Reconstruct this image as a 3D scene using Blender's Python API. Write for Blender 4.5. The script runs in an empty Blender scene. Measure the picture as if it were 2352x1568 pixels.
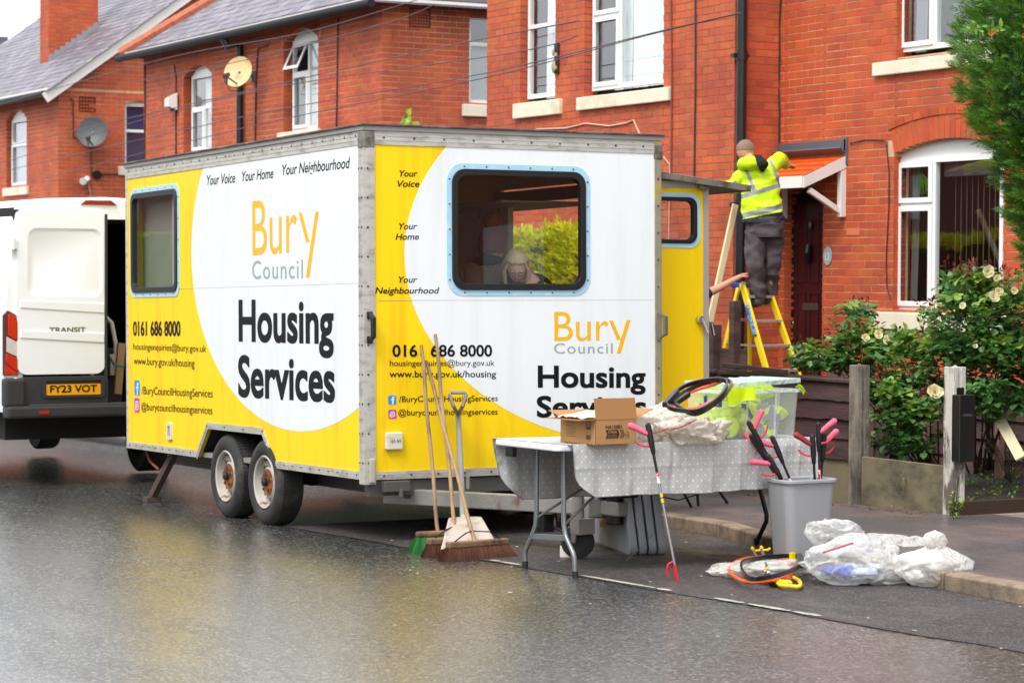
import bpy, bmesh, math, random
from mathutils import Vector, Matrix, noise as mnoise
random.seed(7)
R = random.random
def U(a, b): return a + (b - a) * R()
scene = bpy.context.scene
COL = scene.collection

# ------------------------------------------------------------------ camera
# world: X runs along the street (to the right), Y towards the houses, Z up
CAM = Vector((0, 0, 1.8471))
_yaw, _pit, _rol = math.radians(28.5), math.atan(159 / 5600), .0055
FW = Vector((-math.cos(_yaw) * math.cos(_pit), math.sin(_yaw) * math.cos(_pit), -math.sin(_pit)))
_r0 = Vector((math.sin(_yaw), math.cos(_yaw), 0)); _u0 = _r0.cross(FW)
RT = _r0 * math.cos(_rol) + _u0 * math.sin(_rol)
UP = RT.cross(FW)
camd = bpy.data.cameras.new('camera')
camo = bpy.data.objects.new('camera', camd); COL.objects.link(camo)
camo.matrix_world = Matrix(((RT.x, UP.x, -FW.x, CAM.x), (RT.y, UP.y, -FW.y, CAM.y), (RT.z, UP.z, -FW.z, CAM.z), (0, 0, 0, 1)))
camd.sensor_width = 36; camd.lens = 36 * 5600 / 2352
camd.clip_start = .1; camd.clip_end = 3000
camd.dof.use_dof = True; camd.dof.focus_distance = 16.3; camd.dof.aperture_fstop = 5.0
scene.camera = camo

# ------------------------------------------------------------------ light
SUN_EL, SUN_AZ = 52, 0
w = bpy.data.worlds.new('World'); scene.world = w; w.use_nodes = True
nt = w.node_tree; bg = nt.nodes['Background']
sky = nt.nodes.new('ShaderNodeTexSky'); sky.sky_type = 'NISHITA'; sky.sun_disc = False
# direction towards the sun: from the road side, a little towards the camera
SD = Vector((.35, -.62, .95)).normalized()
sky.sun_elevation = math.asin(SD.z); sky.sun_rotation = math.atan2(SD.x, SD.y)
sky.altitude = 80; sky.air_density = 1; sky.dust_density = 3
hs = nt.nodes.new('ShaderNodeHueSaturation'); hs.inputs['Saturation'].default_value = .25
mx = nt.nodes.new('ShaderNodeMix'); mx.data_type = 'RGBA'; mx.inputs[0].default_value = .78
mx.inputs[7].default_value = (8.6, 8.9, 9.3, 1)
nt.links.new(sky.outputs[0], hs.inputs['Color']); nt.links.new(hs.outputs[0], mx.inputs[6]); nt.links.new(mx.outputs[2], bg.inputs[0])
bg.inputs[1].default_value = .12
sl = bpy.data.lights.new('sun', 'SUN'); sl.energy = 1.5; sl.angle = math.radians(24); sl.color = (1, .97, .92)
so = bpy.data.objects.new('sun', sl); COL.objects.link(so); so.rotation_euler = (-SD).to_track_quat('-Z', 'Y').to_euler()
so.location = (0, 0, 20)
vs = scene.view_settings
scene.display_settings.display_device = 'sRGB'
vs.view_transform = 'Standard'; vs.look = 'None'; vs.gamma = 1; vs.use_curve_mapping = False
vs.exposure = .87
scene.cycles.max_bounces = 8; scene.cycles.transparent_max_bounces = 16
scene.cycles.caustics_reflective = False; scene.cycles.caustics_refractive = False
scene.cycles.use_denoising = True

# ------------------------------------------------------------------ geometry helpers
K, XT = .0194, -12.7778                     # the street falls gently to the left
def gz(x): return K * (x - XT)
def ray(x, y): return FW + RT * ((x - 1176) / 5600) - UP * ((y - 784) / 5600)
def aY(x, y, c): r = ray(x, y); return CAM + r * ((c - CAM.y) / r.y)     # a sight line meets a wall plane Y = c
def aX(x, y, c): r = ray(x, y); return CAM + r * ((c - CAM.x) / r.x)
def aG(x, y, dz=0): r = ray(x, y); return CAM + r * ((dz - K * XT - CAM.z) / (r.z - K * r.x))
def aD(x, y, d): return CAM + ray(x, y) * d
def proj(p):
    v = Vector(p) - CAM; d = v.dot(FW); return (1176 + 5600 * v.dot(RT) / d, 784 - 5600 * v.dot(UP) / d, d)
def lin(c):
    if isinstance(c, str):
        c = [int(c[i:i + 2], 16) / 255 for i in (0, 2, 4)]
    return tuple(((v / 12.92) if v <= .04045 else ((v + .055) / 1.055) ** 2.4) for v in c)

class MB:
    def __init__(s): s.v = []; s.f = []; s.uv = None
    def add(s, vs_, fs, M=None):
        n = len(s.v)
        s.v += [tuple(M @ Vector(v)) if M else tuple(v) for v in vs_]
        s.f += [tuple(i + n for i in f) for f in fs]
        return s
    def box(s, x0, x1, y0, y1, z0, z1, M=None):
        v = [(x0, y0, z0), (x1, y0, z0), (x1, y1, z0), (x0, y1, z0), (x0, y0, z1), (x1, y0, z1), (x1, y1, z1), (x0, y1, z1)]
        return s.add(v, [(0, 3, 2, 1), (4, 5, 6, 7), (0, 1, 5, 4), (1, 2, 6, 5), (2, 3, 7, 6), (3, 0, 4, 7)], M)
    def cbox(s, c, d, M=None):
        return s.box(c[0] - d[0] / 2, c[0] + d[0] / 2, c[1] - d[1] / 2, c[1] + d[1] / 2, c[2] - d[2] / 2, c[2] + d[2] / 2, M)
    def bar(s, a, b, w_, h_, up=(0, 0, 1)):
        a, b = Vector(a), Vector(b); d = (b - a).normalized(); up = Vector(up)
        if abs(d.dot(up)) > .98: up = Vector((1, 0, 0))
        x = d.cross(up).normalized(); z = x.cross(d)
        v = []
        for p in (a, b):
            for i, j in ((-1, -1), (1, -1), (1, 1), (-1, 1)): v.append(p + x * (i * w_ / 2) + z * (j * h_ / 2))
        return s.add(v, [(0, 1, 2, 3), (7, 6, 5, 4), (0, 4, 5, 1), (1, 5, 6, 2), (2, 6, 7, 3), (3, 7, 4, 0)])
    def tube(s, pts, r, n=8, cap=True, closed=False):
        pts = [Vector(p) for p in pts]; N = len(pts)
        if not isinstance(r, (list, tuple)): r = [r] * N
        rings = []; x = None
        for i, p in enumerate(pts):
            if closed: d = pts[(i + 1) % N] - pts[i - 1]
            else: d = pts[min(i + 1, N - 1)] - pts[max(i - 1, 0)]
            d = d.normalized() if d.length > 1e-9 else Vector((0, 0, 1))
            if x is None:
                x = d.cross(Vector((0, 0, 1)))
                if x.length < .05: x = d.cross(Vector((0, 1, 0)))
            x = (x - d * x.dot(d)).normalized(); y = d.cross(x)
            rings.append([p + x * (r[i] * math.cos(2 * math.pi * k / n)) + y * (r[i] * math.sin(2 * math.pi * k / n)) for k in range(n)])
        v = [q for rg in rings for q in rg]; f = []
        for i in range(N if closed else N - 1):
            a, b = i * n, ((i + 1) % N) * n
            for k in range(n): f.append((a + k, a + (k + 1) % n, b + (k + 1) % n, b + k))
        if cap and not closed:
            f.append(tuple(range(n - 1, -1, -1))); f.append(tuple((N - 1) * n + k for k in range(n)))
        return s.add(v, f)
    def lathe(s, prof, n=32, M=None, a0=0, a1=2 * math.pi):
        # profile (r, z) about local z
        full = abs(a1 - a0 - 2 * math.pi) < 1e-6; m = n if full else n + 1
        v = []; f = []; P = len(prof)
        for k in range(m):
            a = a0 + (a1 - a0) * k / n
            for r_, z in prof: v.append((r_ * math.cos(a), r_ * math.sin(a), z))
        for k in range(n):
            k2 = (k + 1) % m
            for i in range(P - 1): f.append((k * P + i, k2 * P + i, k2 * P + i + 1, k * P + i + 1))
        return s.add(v, f, M)
    def prism(s, poly, h0, h1, M=None):
        # polygon in local xy between z = h0 and h1
        n = len(poly)
        v = [(x, y, h0) for x, y in poly] + [(x, y, h1) for x, y in poly]
        f = [tuple(range(n - 1, -1, -1)), tuple(range(n, 2 * n))] + [(i, (i + 1) % n, n + (i + 1) % n, n + i) for i in range(n)]
        return s.add(v, f, M)
    def ring(s, outer, inner, h0, h1, M=None):
        # frame between two outlines with the same number of points
        n = len(outer)
        v = [(x, y, h0) for x, y in outer] + [(x, y, h0) for x, y in inner] + [(x, y, h1) for x, y in outer] + [(x, y, h1) for x, y in inner]
        f = []
        for i in range(n):
            j = (i + 1) % n
            f += [(i, n + i, n + j, j), (2 * n + i, 2 * n + j, 3 * n + j, 3 * n + i), (i, j, 2 * n + j, 2 * n + i), (n + j, n + i, 3 * n + i, 3 * n + j)]
        return s.add(v, f, M)
    def ball(s, c, r, n=10, M=None):
        if not isinstance(r, (tuple, list)): r = (r, r, r)
        v = [(c[0], c[1], c[2] - r[2])]; f = []; m = max(4, n // 2)
        for i in range(1, m):
            t = math.pi * i / m
            for k in range(n):
                a = 2 * math.pi * k / n
                v.append((c[0] + r[0] * math.sin(t) * math.cos(a), c[1] + r[1] * math.sin(t) * math.sin(a), c[2] - r[2] * math.cos(t)))
        v.append((c[0], c[1], c[2] + r[2])); L = len(v) - 1
        for k in range(n): f.append((0, 1 + (k + 1) % n, 1 + k)); f.append((L, L - n + k, L - n + (k + 1) % n))
        for i in range(m - 2):
            for k in range(n):
                a = 1 + i * n; f.append((a + k, a + (k + 1) % n, a + n + (k + 1) % n, a + n + k))
        return s.add(v, f, M)
    def grid(s, fn, nu, nv):
        v = [fn(i / nu, j / nv) for j in range(nv + 1) for i in range(nu + 1)]
        f = [(j * (nu + 1) + i, j * (nu + 1) + i + 1, (j + 1) * (nu + 1) + i + 1, (j + 1) * (nu + 1) + i) for j in range(nv) for i in range(nu)]
        return s.add(v, f)
    def build(s, name, mat, parent=None, smooth=False, bevel=0, **pr):
        me = bpy.data.meshes.new(name); me.from_pydata(s.v, [], s.f); me.update()
        if bevel:
            bm = bmesh.new(); bm.from_mesh(me)
            bmesh.ops.recalc_face_normals(bm, faces=bm.faces)
            es = [e for e in bm.edges if len(e.link_faces) == 2 and e.calc_face_angle(0) > .5]
            bmesh.ops.bevel(bm, geom=es, offset=bevel, segments=2, profile=.5, affect='EDGES', clamp_overlap=True)
            bm.to_mesh(me); bm.free()
        if smooth:
            me.polygons.foreach_set('use_smooth', [True] * len(me.polygons))
            try: me.set_sharp_from_angle(angle=math.radians(38 if smooth is True else smooth))
            except Exception: pass
        me.materials.append(mat)
        o = bpy.data.objects.new(name, me); COL.objects.link(o)
        if parent is not None: o.parent = parent
        for k, v in pr.items(): o[k] = v
        return o

def recalc(o):
    bm = bmesh.new(); bm.from_mesh(o.data); bmesh.ops.recalc_face_normals(bm, faces=bm.faces); bm.to_mesh(o.data); bm.free(); return o
def thing(name, label, cat, loc=(0, 0, 0), rot=(0, 0, 0), group=None):
    o = bpy.data.objects.new(name, None); COL.objects.link(o); o.empty_display_size = .1
    o.location = loc; o.rotation_euler = rot; o['label'] = label; o['category'] = cat
    if group: o['group'] = group
    return o
def tag(o, label, cat, group=None):
    o['label'] = label; o['category'] = cat
    if group: o['group'] = group
    return o
def copy_tree(o, parent=None):
    c = o.copy(); COL.objects.link(c); c.parent = parent
    for ch in list(o.children): copy_tree(ch, c)
    return c
def rrect(x0, x1, y0, y1, r, n=6):
    p = []
    for cx, cy, a in ((x1 - r, y1 - r, 0), (x0 + r, y1 - r, 90), (x0 + r, y0 + r, 180), (x1 - r, y0 + r, 270)):
        for k in range(n + 1):
            t = math.radians(a + 90 * k / n); p.append((cx + r * math.cos(t), cy + r * math.sin(t)))
    return p
# maps local (x, y, z) of a drawing to a wall that faces -Y  /  a wall that faces +X
def onS(o=(0, 0, 0)): return Matrix(((1, 0, 0, o[0]), (0, 0, -1, o[1]), (0, 1, 0, o[2]), (0, 0, 0, 1)))
def onF(o=(0, 0, 0)): return Matrix(((0, 0, 1, o[0]), (1, 0, 0, o[1]), (0, 1, 0, o[2]), (0, 0, 0, 1)))

# ------------------------------------------------------------------ materials
def M(name, col, rough=.5, metal=0, var=.12, vs_=6, bump=0, bs=60, isl=0, hue=0, spec=.5, coat=0, coatr=.1, second=None, s2=3, th=.55, tw=.08, sheen=0, trans=0, stretch=(1, 1, 1), world=False, alpha=1, sub=0):
    m = bpy.data.materials.new(name); m.use_nodes = True; t = m.node_tree; N = t.nodes; L = t.links
    b = N['Principled BSDF']; c = lin(col)
    b.inputs['Roughness'].default_value = rough; b.inputs['Metallic'].default_value = metal
    b.inputs['Specular IOR Level'].default_value = spec
    b.inputs['Coat Weight'].default_value = coat; b.inputs['Coat Roughness'].default_value = coatr
    if sheen: b.inputs['Sheen Weight'].default_value = sheen
    if trans: b.inputs['Transmission Weight'].default_value = trans
    if sub:
        b.inputs['Subsurface Weight'].default_value = sub; b.inputs['Subsurface Radius'].default_value = (.02, .01, .005); b.inputs['Subsurface Scale'].default_value = .5
    if alpha < 1: b.inputs['Alpha'].default_value = alpha
    if world: P = N.new('ShaderNodeNewGeometry').outputs['Position']
    else: P = N.new('ShaderNodeTexCoord').outputs['Object']
    mp = N.new('ShaderNodeMapping'); mp.inputs['Scale'].default_value = stretch; L.new(P, mp.inputs[0]); P = mp.outputs[0]
    rgb = N.new('ShaderNodeRGB'); rgb.outputs[0].default_value = (*c, 1); out = rgb.outputs[0]
    if second:
        n2 = N.new('ShaderNodeTexNoise'); n2.inputs['Scale'].default_value = s2; n2.inputs['Detail'].default_value = 6; n2.inputs['Roughness'].default_value = .65; L.new(P, n2.inputs['Vector'])
        mr = N.new('ShaderNodeMapRange'); mr.inputs[1].default_value = th - tw; mr.inputs[2].default_value = th + tw; L.new(n2.outputs[0], mr.inputs[0])
        mix = N.new('ShaderNodeMix'); mix.data_type = 'RGBA'; L.new(mr.outputs[0], mix.inputs[0]); L.new(out, mix.inputs[6]); mix.inputs[7].default_value = (*lin(second), 1); out = mix.outputs[2]
    hsv = N.new('ShaderNodeHueSaturation'); L.new(out, hsv.inputs['Color'])
    n1 = N.new('ShaderNodeTexNoise'); n1.inputs['Scale'].default_value = vs_; n1.inputs['Detail'].default_value = 8; n1.inputs['Roughness'].default_value = .6; L.new(P, n1.inputs['Vector'])
    ma = N.new('ShaderNodeMath'); ma.operation = 'MULTIPLY_ADD'; L.new(n1.outputs[0], ma.inputs[0]); ma.inputs[1].default_value = 2 * var; ma.inputs[2].default_value = 1 - var
    vout = ma.outputs[0]
    if isl or hue:
        g = N.new('ShaderNodeNewGeometry'); oi = N.new('ShaderNodeObjectInfo')
        ad = N.new('ShaderNodeMath'); ad.operation = 'ADD'; L.new(g.outputs['Random Per Island'], ad.inputs[0]); L.new(oi.outputs['Random'], ad.inputs[1])
        fr = N.new('ShaderNodeMath'); fr.operation = 'FRACT'; L.new(ad.outputs[0], fr.inputs[0])
        m2 = N.new('ShaderNodeMath'); m2.operation = 'MULTIPLY_ADD'; L.new(fr.outputs[0], m2.inputs[0]); m2.inputs[1].default_value = 2 * isl; m2.inputs[2].default_value = 1 - isl
        m3 = N.new('ShaderNodeMath'); m3.operation = 'MULTIPLY'; L.new(m2.outputs[0], m3.inputs[0]); L.new(vout, m3.inputs[1]); vout = m3.outputs[0]
        if hue:
            f2 = N.new('ShaderNodeMath'); f2.operation = 'MULTIPLY'; f2.inputs[1].default_value = 7.31; L.new(fr.outputs[0], f2.inputs[0])
            f3 = N.new('ShaderNodeMath'); f3.operation = 'FRACT'; L.new(f2.outputs[0], f3.inputs[0])
            f4 = N.new('ShaderNodeMath'); f4.operation = 'MULTIPLY_ADD'; L.new(f3.outputs[0], f4.inputs[0]); f4.inputs[1].default_value = 2 * hue; f4.inputs[2].default_value = .5 - hue
            L.new(f4.outputs[0], hsv.inputs['Hue'])
    L.new(vout, hsv.inputs['Value']); L.new(hsv.outputs[0], b.inputs['Base Color'])
    if bump:
        nb = N.new('ShaderNodeTexNoise'); nb.inputs['Scale'].default_value = bs; nb.inputs['Detail'].default_value = 5; L.new(P, nb.inputs['Vector'])
        bp = N.new('ShaderNodeBump'); bp.inputs['Strength'].default_value = min(1, bump); bp.inputs['Distance'].default_value = .01 * max(1, bump); L.new(nb.outputs[0], bp.inputs['Height']); L.new(bp.outputs[0], b.inputs['Normal'])
    return m
def glass(name, tint=(.9, .93, .92), base=.06, rough=.01):
    m = bpy.data.materials.new(name); m.use_nodes = True; t = m.node_tree; N = t.nodes; L = t.links; N.clear()
    o = N.new('ShaderNodeOutputMaterial'); tr = N.new('ShaderNodeBsdfTransparent'); tr.inputs[0].default_value = (*tint, 1)
    gl = N.new('ShaderNodeBsdfGlossy'); gl.inputs['Roughness'].default_value = rough; gl.inputs[0].default_value = (1, 1, 1, 1)
    # Schlick's curve on the angle of view: the same from both sides of the pane
    fr = N.new('ShaderNodeLayerWeight'); fr.inputs[0].default_value = .5
    pw = N.new('ShaderNodeMath'); pw.operation = 'POWER'; pw.inputs[1].default_value = 5; L.new(fr.outputs['Facing'], pw.inputs[0])
    ad = N.new('ShaderNodeMath'); ad.operation = 'MULTIPLY_ADD'; ad.use_clamp = True; ad.inputs[1].default_value = .96; ad.inputs[2].default_value = .04 + base; L.new(pw.outputs[0], ad.inputs[0])
    mi = N.new('ShaderNodeMixShader'); L.new(ad.outputs[0], mi.inputs[0]); L.new(tr.outputs[0], mi.inputs[1]); L.new(gl.outputs[0], mi.inputs[2]); L.new(mi.outputs[0], o.inputs[0])
    return m
def leafmat(name, c1, c2, rough=.45, tr=.35, hue=.02, isl=.35):
    m = M(name, c1, rough, var=.1, vs_=40, isl=isl, hue=hue, second=c2, s2=2.2, th=.5, tw=.15, world=True)
    t = m.node_tree; N = t.nodes; L = t.links; b = N['Principled BSDF']; o = N['Material Output']
    tl = N.new('ShaderNodeBsdfTranslucent'); src = b.inputs['Base Color'].links[0].from_socket; L.new(src, tl.inputs[0])
    mi = N.new('ShaderNodeMixShader'); mi.inputs[0].default_value = tr; L.new(b.outputs[0], mi.inputs[1]); L.new(tl.outputs[0], mi.inputs[2]); L.new(mi.outputs[0], o.inputs[0])
    return m
def plastic_film(name, col, alpha=.5, rough=.25, nzv=.3, fac=.7, cr=.03):
    m = bpy.data.materials.new(name); m.use_nodes = True; t = m.node_tree; N = t.nodes; L = t.links
    b = N['Principled BSDF']; b.inputs['Base Color'].default_value = (*lin(col), 1); b.inputs['Roughness'].default_value = rough
    tl = N.new('ShaderNodeBsdfTranslucent'); tl.inputs[0].default_value = (*lin(col), 1)
    m1 = N.new('ShaderNodeMixShader'); m1.inputs[0].default_value = .35; L.new(b.outputs[0], m1.inputs[1]); L.new(tl.outputs[0], m1.inputs[2])
    tr = N.new('ShaderNodeBsdfTransparent'); nz = N.new('ShaderNodeTexNoise'); nz.inputs['Scale'].default_value = 9; tc = N.new('ShaderNodeTexCoord'); L.new(tc.outputs['Object'], nz.inputs['Vector'])
    lw = N.new('ShaderNodeLayerWeight'); lw.inputs[0].default_value = .35
    a = N.new('ShaderNodeMath'); a.operation = 'MULTIPLY_ADD'; L.new(lw.outputs['Facing'], a.inputs[0]); a.inputs[1].default_value = fac; a.inputs[2].default_value = alpha - .15; a.use_clamp = True
    a2 = N.new('ShaderNodeMath'); a2.operation = 'MULTIPLY_ADD'; L.new(nz.outputs[0], a2.inputs[0]); a2.inputs[1].default_value = nzv; L.new(a.outputs[0], a2.inputs[2]); a2.use_clamp = True
    m2 = N.new('ShaderNodeMixShader'); L.new(a2.outputs[0], m2.inputs[0]); L.new(tr.outputs[0], m2.inputs[1]); L.new(m1.outputs[0], m2.inputs[2]); L.new(m2.outputs[0], N['Material Output'].inputs[0])
    nb = N.new('ShaderNodeTexNoise'); nb.inputs['Scale'].default_value = 9; nb.inputs['Detail'].default_value = 3; nb.inputs['Distortion'].default_value = 2.5; L.new(tc.outputs['Object'], nb.inputs['Vector'])
    bp = N.new('ShaderNodeBump'); bp.inputs['Strength'].default_value = 1; bp.inputs['Distance'].default_value = cr; L.new(nb.outputs[0], bp.inputs['Height']); L.new(bp.outputs[0], b.inputs['Normal'])
    return m

# ------------------------------------------------------------------ lettering (Blender's built-in face), always a flat print
def text_geo(s, bold=0, shear=0, space=1):
    c = bpy.data.curves.new('t', 'FONT'); c.body = s; c.size = 1; c.shear = shear; c.space_character = space; c.resolution_u = 5
    if bold: c.offset = min(bold, .014)
    o = bpy.data.objects.new('t', c); COL.objects.link(o)
    dg = bpy.context.evaluated_depsgraph_get(); me = bpy.data.meshes.new_from_object(o.evaluated_get(dg))
    v = [tuple(p.co) for p in me.vertices]; f = [tuple(p.vertices) for p in me.polygons]
    bpy.data.objects.remove(o); bpy.data.curves.remove(c); bpy.data.meshes.remove(me)
    return v, f
_caps = {}
def letters(s, p0, p1, cap, Mx, mat, parent, bold=0, shear=0, space=1, name='lettering', lift=.0015, curcap=None):
    """fit the words between two baseline points (x, z) of a wall; cap = height of a capital"""
    v, f = text_geo(s, bold, shear, space)
    ref, _ = text_geo('H', bold)
    ch = max(q[1] for q in ref) - min(q[1] for q in ref)
    x0 = min(q[0] for q in v); x1 = max(q[0] for q in v)
    sx = (p1[0] - p0[0]) / (x1 - x0); sz = cap / ch; sl_ = (p1[1] - p0[1]) / (p1[0] - p0[0])
    mb = MB(); shifts = [(0, 0)]
    if bold > .014:
        e = bold - .014; shifts = [(0, 0), (e, e), (-e, e), (e, -e), (-e, -e), (e, 0), (-e, 0)]
    for i, (dx, dy) in enumerate(shifts):
        vv = []
        for q in v:
            X = (q[0] - x0 + dx) * sx; vv.append((p0[0] + X, p0[1] + X * sl_ + (q[1] + dy) * sz, lift + .00015 * i))
        mb.add(vv, f, Mx)
    return mb.build(name, mat, parent)
# ------------------------------------------------------------------ ground
def sheet(name, pts, dz, mat, nx=1, **pr):
    mb = MB(); mb.add([(x, y, gz(x) + dz) for x, y in pts], [tuple(range(len(pts)))])
    return mb.build(name, mat, **pr)
def asphalt(name, base, chips, chipscale, rough_lo, rough_hi, wetscale, wet_th, bumpd, stretch=(1, 1, 1), second=None, spec=.5, s2=1.2, coatlo=.15, coatr=.24, coati=1.38):
    m = M(name, base, .5, var=.22, vs_=2.5, world=True, second=second, s2=s2, th=.52, tw=.12, spec=spec)
    t = m.node_tree; N = t.nodes; L = t.links; b = N['Principled BSDF']; g = N.new('ShaderNodeNewGeometry')
    # stone chips in the surface
    vo = N.new('ShaderNodeTexVoronoi'); vo.inputs['Scale'].default_value = chipscale; L.new(g.outputs['Position'], vo.inputs['Vector'])
    cr = N.new('ShaderNodeMapRange'); cr.inputs[1].default_value = .62; cr.inputs[2].default_value = 1; L.new(vo.outputs['Color'], cr.inputs[0])
    mi = N.new('ShaderNodeMix'); mi.data_type = 'RGBA'; src = b.inputs['Base Color'].links[0].from_socket
    ml = N.new('ShaderNodeMath'); ml.operation = 'MULTIPLY'; ml.inputs[1].default_value = .75; L.new(cr.outputs[0], ml.inputs[0])
    L.new(ml.outputs[0], mi.inputs[0]); L.new(src, mi.inputs[6]); mi.inputs[7].default_value = (*lin(chips), 1); L.new(mi.outputs[2], b.inputs['Base Color'])
    # water film: smooth where it stands, rough where the road is drier
    mp = N.new('ShaderNodeMapping'); mp.inputs['Scale'].default_value = stretch; mp.inputs['Rotation'].default_value = (0, 0, math.radians(-4)); L.new(g.outputs['Position'], mp.inputs[0])
    wn = N.new('ShaderNodeTexNoise'); wn.inputs['Scale'].default_value = wetscale; wn.inputs['Detail'].default_value = 8; wn.inputs['Roughness'].default_value = .68; L.new(mp.outputs[0], wn.inputs['Vector'])
    wr = N.new('ShaderNodeMapRange'); wr.inputs[1].default_value = wet_th - .1; wr.inputs[2].default_value = wet_th + .1; wr.inputs[3].default_value = rough_lo; wr.inputs[4].default_value = rough_hi
    L.new(wn.outputs[0], wr.inputs[0]); L.new(wr.outputs[0], b.inputs['Roughness'])
    cw = N.new('ShaderNodeMapRange'); cw.inputs[1].default_value = wet_th - .08; cw.inputs[2].default_value = wet_th + .12; cw.inputs[3].default_value = 1; cw.inputs[4].default_value = coatlo
    L.new(wn.outputs[0], cw.inputs[0]); L.new(cw.outputs[0], b.inputs['Coat Weight']); b.inputs['Coat Roughness'].default_value = coatr; b.inputs['Coat IOR'].default_value = coati
    bp = N.new('ShaderNodeBump'); bp.inputs['Strength'].default_value = .8; bp.inputs['Distance'].default_value = bumpd
    L.new(vo.outputs['Distance'], bp.inputs['Height']); L.new(bp.outputs[0], b.inputs['Normal'])
    b2_ = N.new('ShaderNodeBump'); b2_.inputs['Strength'].default_value = .6; b2_.inputs['Distance'].default_value = bumpd * .5; L.new(vo.outputs['Distance'], b2_.inputs['Height']); L.new(b2_.outputs[0], b.inputs['Coat Normal'])
    return m
ROAD = asphalt('wet_asphalt', '3b3c3e', 'c0bbb0', 72, .36, .62, .5, .6, .005, stretch=(.22, 1.3, 1), second='303133', coatlo=.3, coatr=.15, coati=1.9)
STRIP = asphalt('patched_asphalt', '3a3534', '8d8580', 110, .55, .75, .9, .38, .005, stretch=(.6, 1.2, 1), second='302b2a', coatlo=.0, coatr=.3)
PAVE = asphalt('pavement_asphalt', '413f42', '86807c', 120, .5, .72, .8, .45, .004, stretch=(.5, 1.6, 1), second='74615b', s2=.9)
e0, e1 = aG(1000, 1268), aG(2352, 1500)
dE = (e1 - e0); nE = Vector((-dE.y, dE.x, 0)).normalized()
def edgeY(x): return e0.y + (x - e0.x) * dE.y / dE.x
kerb_line = [(-4, 8.15), (-8.7, 8.62), (-12, 8.97), (-13.2, 9.2), (-14.6, 9.62), (-17, 9.78), (-22, 9.9), (-60, 10.1), (-140, 10.4)]
def kerbY(x):
    for (x0, y0), (x1, y1) in zip(kerb_line, kerb_line[1:]):
        if x <= x0 and x >= x1: return y0 + (y1 - y0) * (x - x0) / (x1 - x0)
    return kerb_line[0][1]
mb = MB(); n = 60
for i in range(n):
    xa, xb = 12 - 152 * i / n, 12 - 152 * (i + 1) / n
    mb.add([(xa, -14, gz(xa)), (xa, 11, gz(xa)), (xb, 11, gz(xb)), (xb, -14, gz(xb))], [(0, 1, 2, 3)])
mb.build('road', ROAD, kind='structure')
pts = []
N_ = 40
for i in range(N_ + 1):
    x = -4 - 13.0 * i / N_; pts.append((x, edgeY(x) + .05 * mnoise.noise(Vector((x * 1.7, 0, 0))) + .02 * mnoise.noise(Vector((x * 9, 3, 0)))))
top = [(x, kerbY(x) + .02) for x, _ in reversed(pts)]
sheet('parking_strip', pts + top, .004, STRIP, kind='structure')
# worn white edge line, broken into the bits that are left
WL = M('worn_white_paint', 'b9b3a4', .6, var=.25, vs_=30, second='6b665e', s2=22, th=.6, tw=.08, world=True)
mb = MB()
for (xa, xb) in ((1388, 1545), (1550, 1580), (1672, 1735), (1745, 1835), (1842, 1900), (1196, 1212), (1215, 1258)):
    A = []; B = []
    for i in range(13):
        px = xa + (xb - xa) * i / 12; X = aG(px, 1320 + (px - 1390) * .1875).x; y = edgeY(X)
        wd = .022 * math.sin(math.pi * (i + .35) / 12.7) ** .5 * U(.6, 1.2) + .004
        A.append((X, y - wd + .035, gz(X) + .008)); B.append((X, y + wd + .035, gz(X) + .008))
    nn = len(A); mb.add(A + B, [(i, i + 1, nn + i + 1, nn + i) for i in range(nn - 1)])
mb.build('worn_edge_line', WL, kind='structure')
# pavement and kerb stones
mb = MB()
P = [(x, y + .1) for x, y in kerb_line]; Q = [(x, 11.75 if x < -4.1 else 11.75) for x, y in kerb_line]
for i in range(len(P) - 1):
    mb.add([(P[i][0], P[i][1], gz(P[i][0]) + .1), (Q[i][0], Q[i][1], gz(Q[i][0]) + .1), (Q[i + 1][0], Q[i + 1][1], gz(Q[i + 1][0]) + .1), (P[i + 1][0], P[i + 1][1], gz(P[i + 1][0]) + .1)], [(0, 1, 2, 3)])
mb.build('pavement', PAVE, kind='structure')
KERB = M('kerb_stone', '8c7a66', .75, var=.25, vs_=8, bump=.6, bs=90, second='5b4f43', s2=5, th=.55, tw=.12, world=True, isl=.08)
kb = bpy.data.objects.new('kerb', None); COL.objects.link(kb); kb['kind'] = 'structure'
x = -7.6
while x > -20:
    L_ = .88; xb = x - L_
    ya, yb = kerbY(x), kerbY(xb)
    mb = MB(); q = [(0, -.06), (0, .088), (.018, .1), (.13, .102), (.13, -.06)]
    A = [(x - .006, ya + a, gz(x) + b_) for a, b_ in q]; B = [(xb + .006, yb + a, gz(xb) + b_) for a, b_ in q]
    mb.add(A + B, [(0, 1, 2, 3, 4), (9, 8, 7, 6, 5)] + [(i, 5 + i, 5 + (i + 1) % 5, (i + 1) % 5) for i in range(5)])
    o = mb.build('kerbstone', KERB, kb, bevel=.006); x = xb
SOIL = M('garden_soil', '2e2622', .95, var=.35, vs_=14, bump=1, bs=40, second='1f1a17', s2=6, world=True)
mb = MB()
def soilz(x, y): return gz(x) + .1 + .05 * (mnoise.noise(Vector((x * 3, y * 3, 0))) + .5 * mnoise.noise(Vector((x * 11, y * 11, 2)))) + .04
mb.grid(lambda u, v: (-14.25 - 34 * u, 11.6 + 4.2 * v, soilz(-14.25 - 34 * u, 11.6 + 4.2 * v)), 300, 60)
mb.build('garden_soil', SOIL, smooth=True, kind='structure')
CONC = M('concrete_path', '8a8176', .8, var=.2, vs_=5, bump=.4, bs=60, second='6b5f50', s2=2, world=True)
sheet('garden_path', [(-4, 11.75), (-4, 15.6), (-14.22, 15.6), (-14.22, 11.75)], .098, CONC, kind='structure')
mb = MB()
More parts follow.
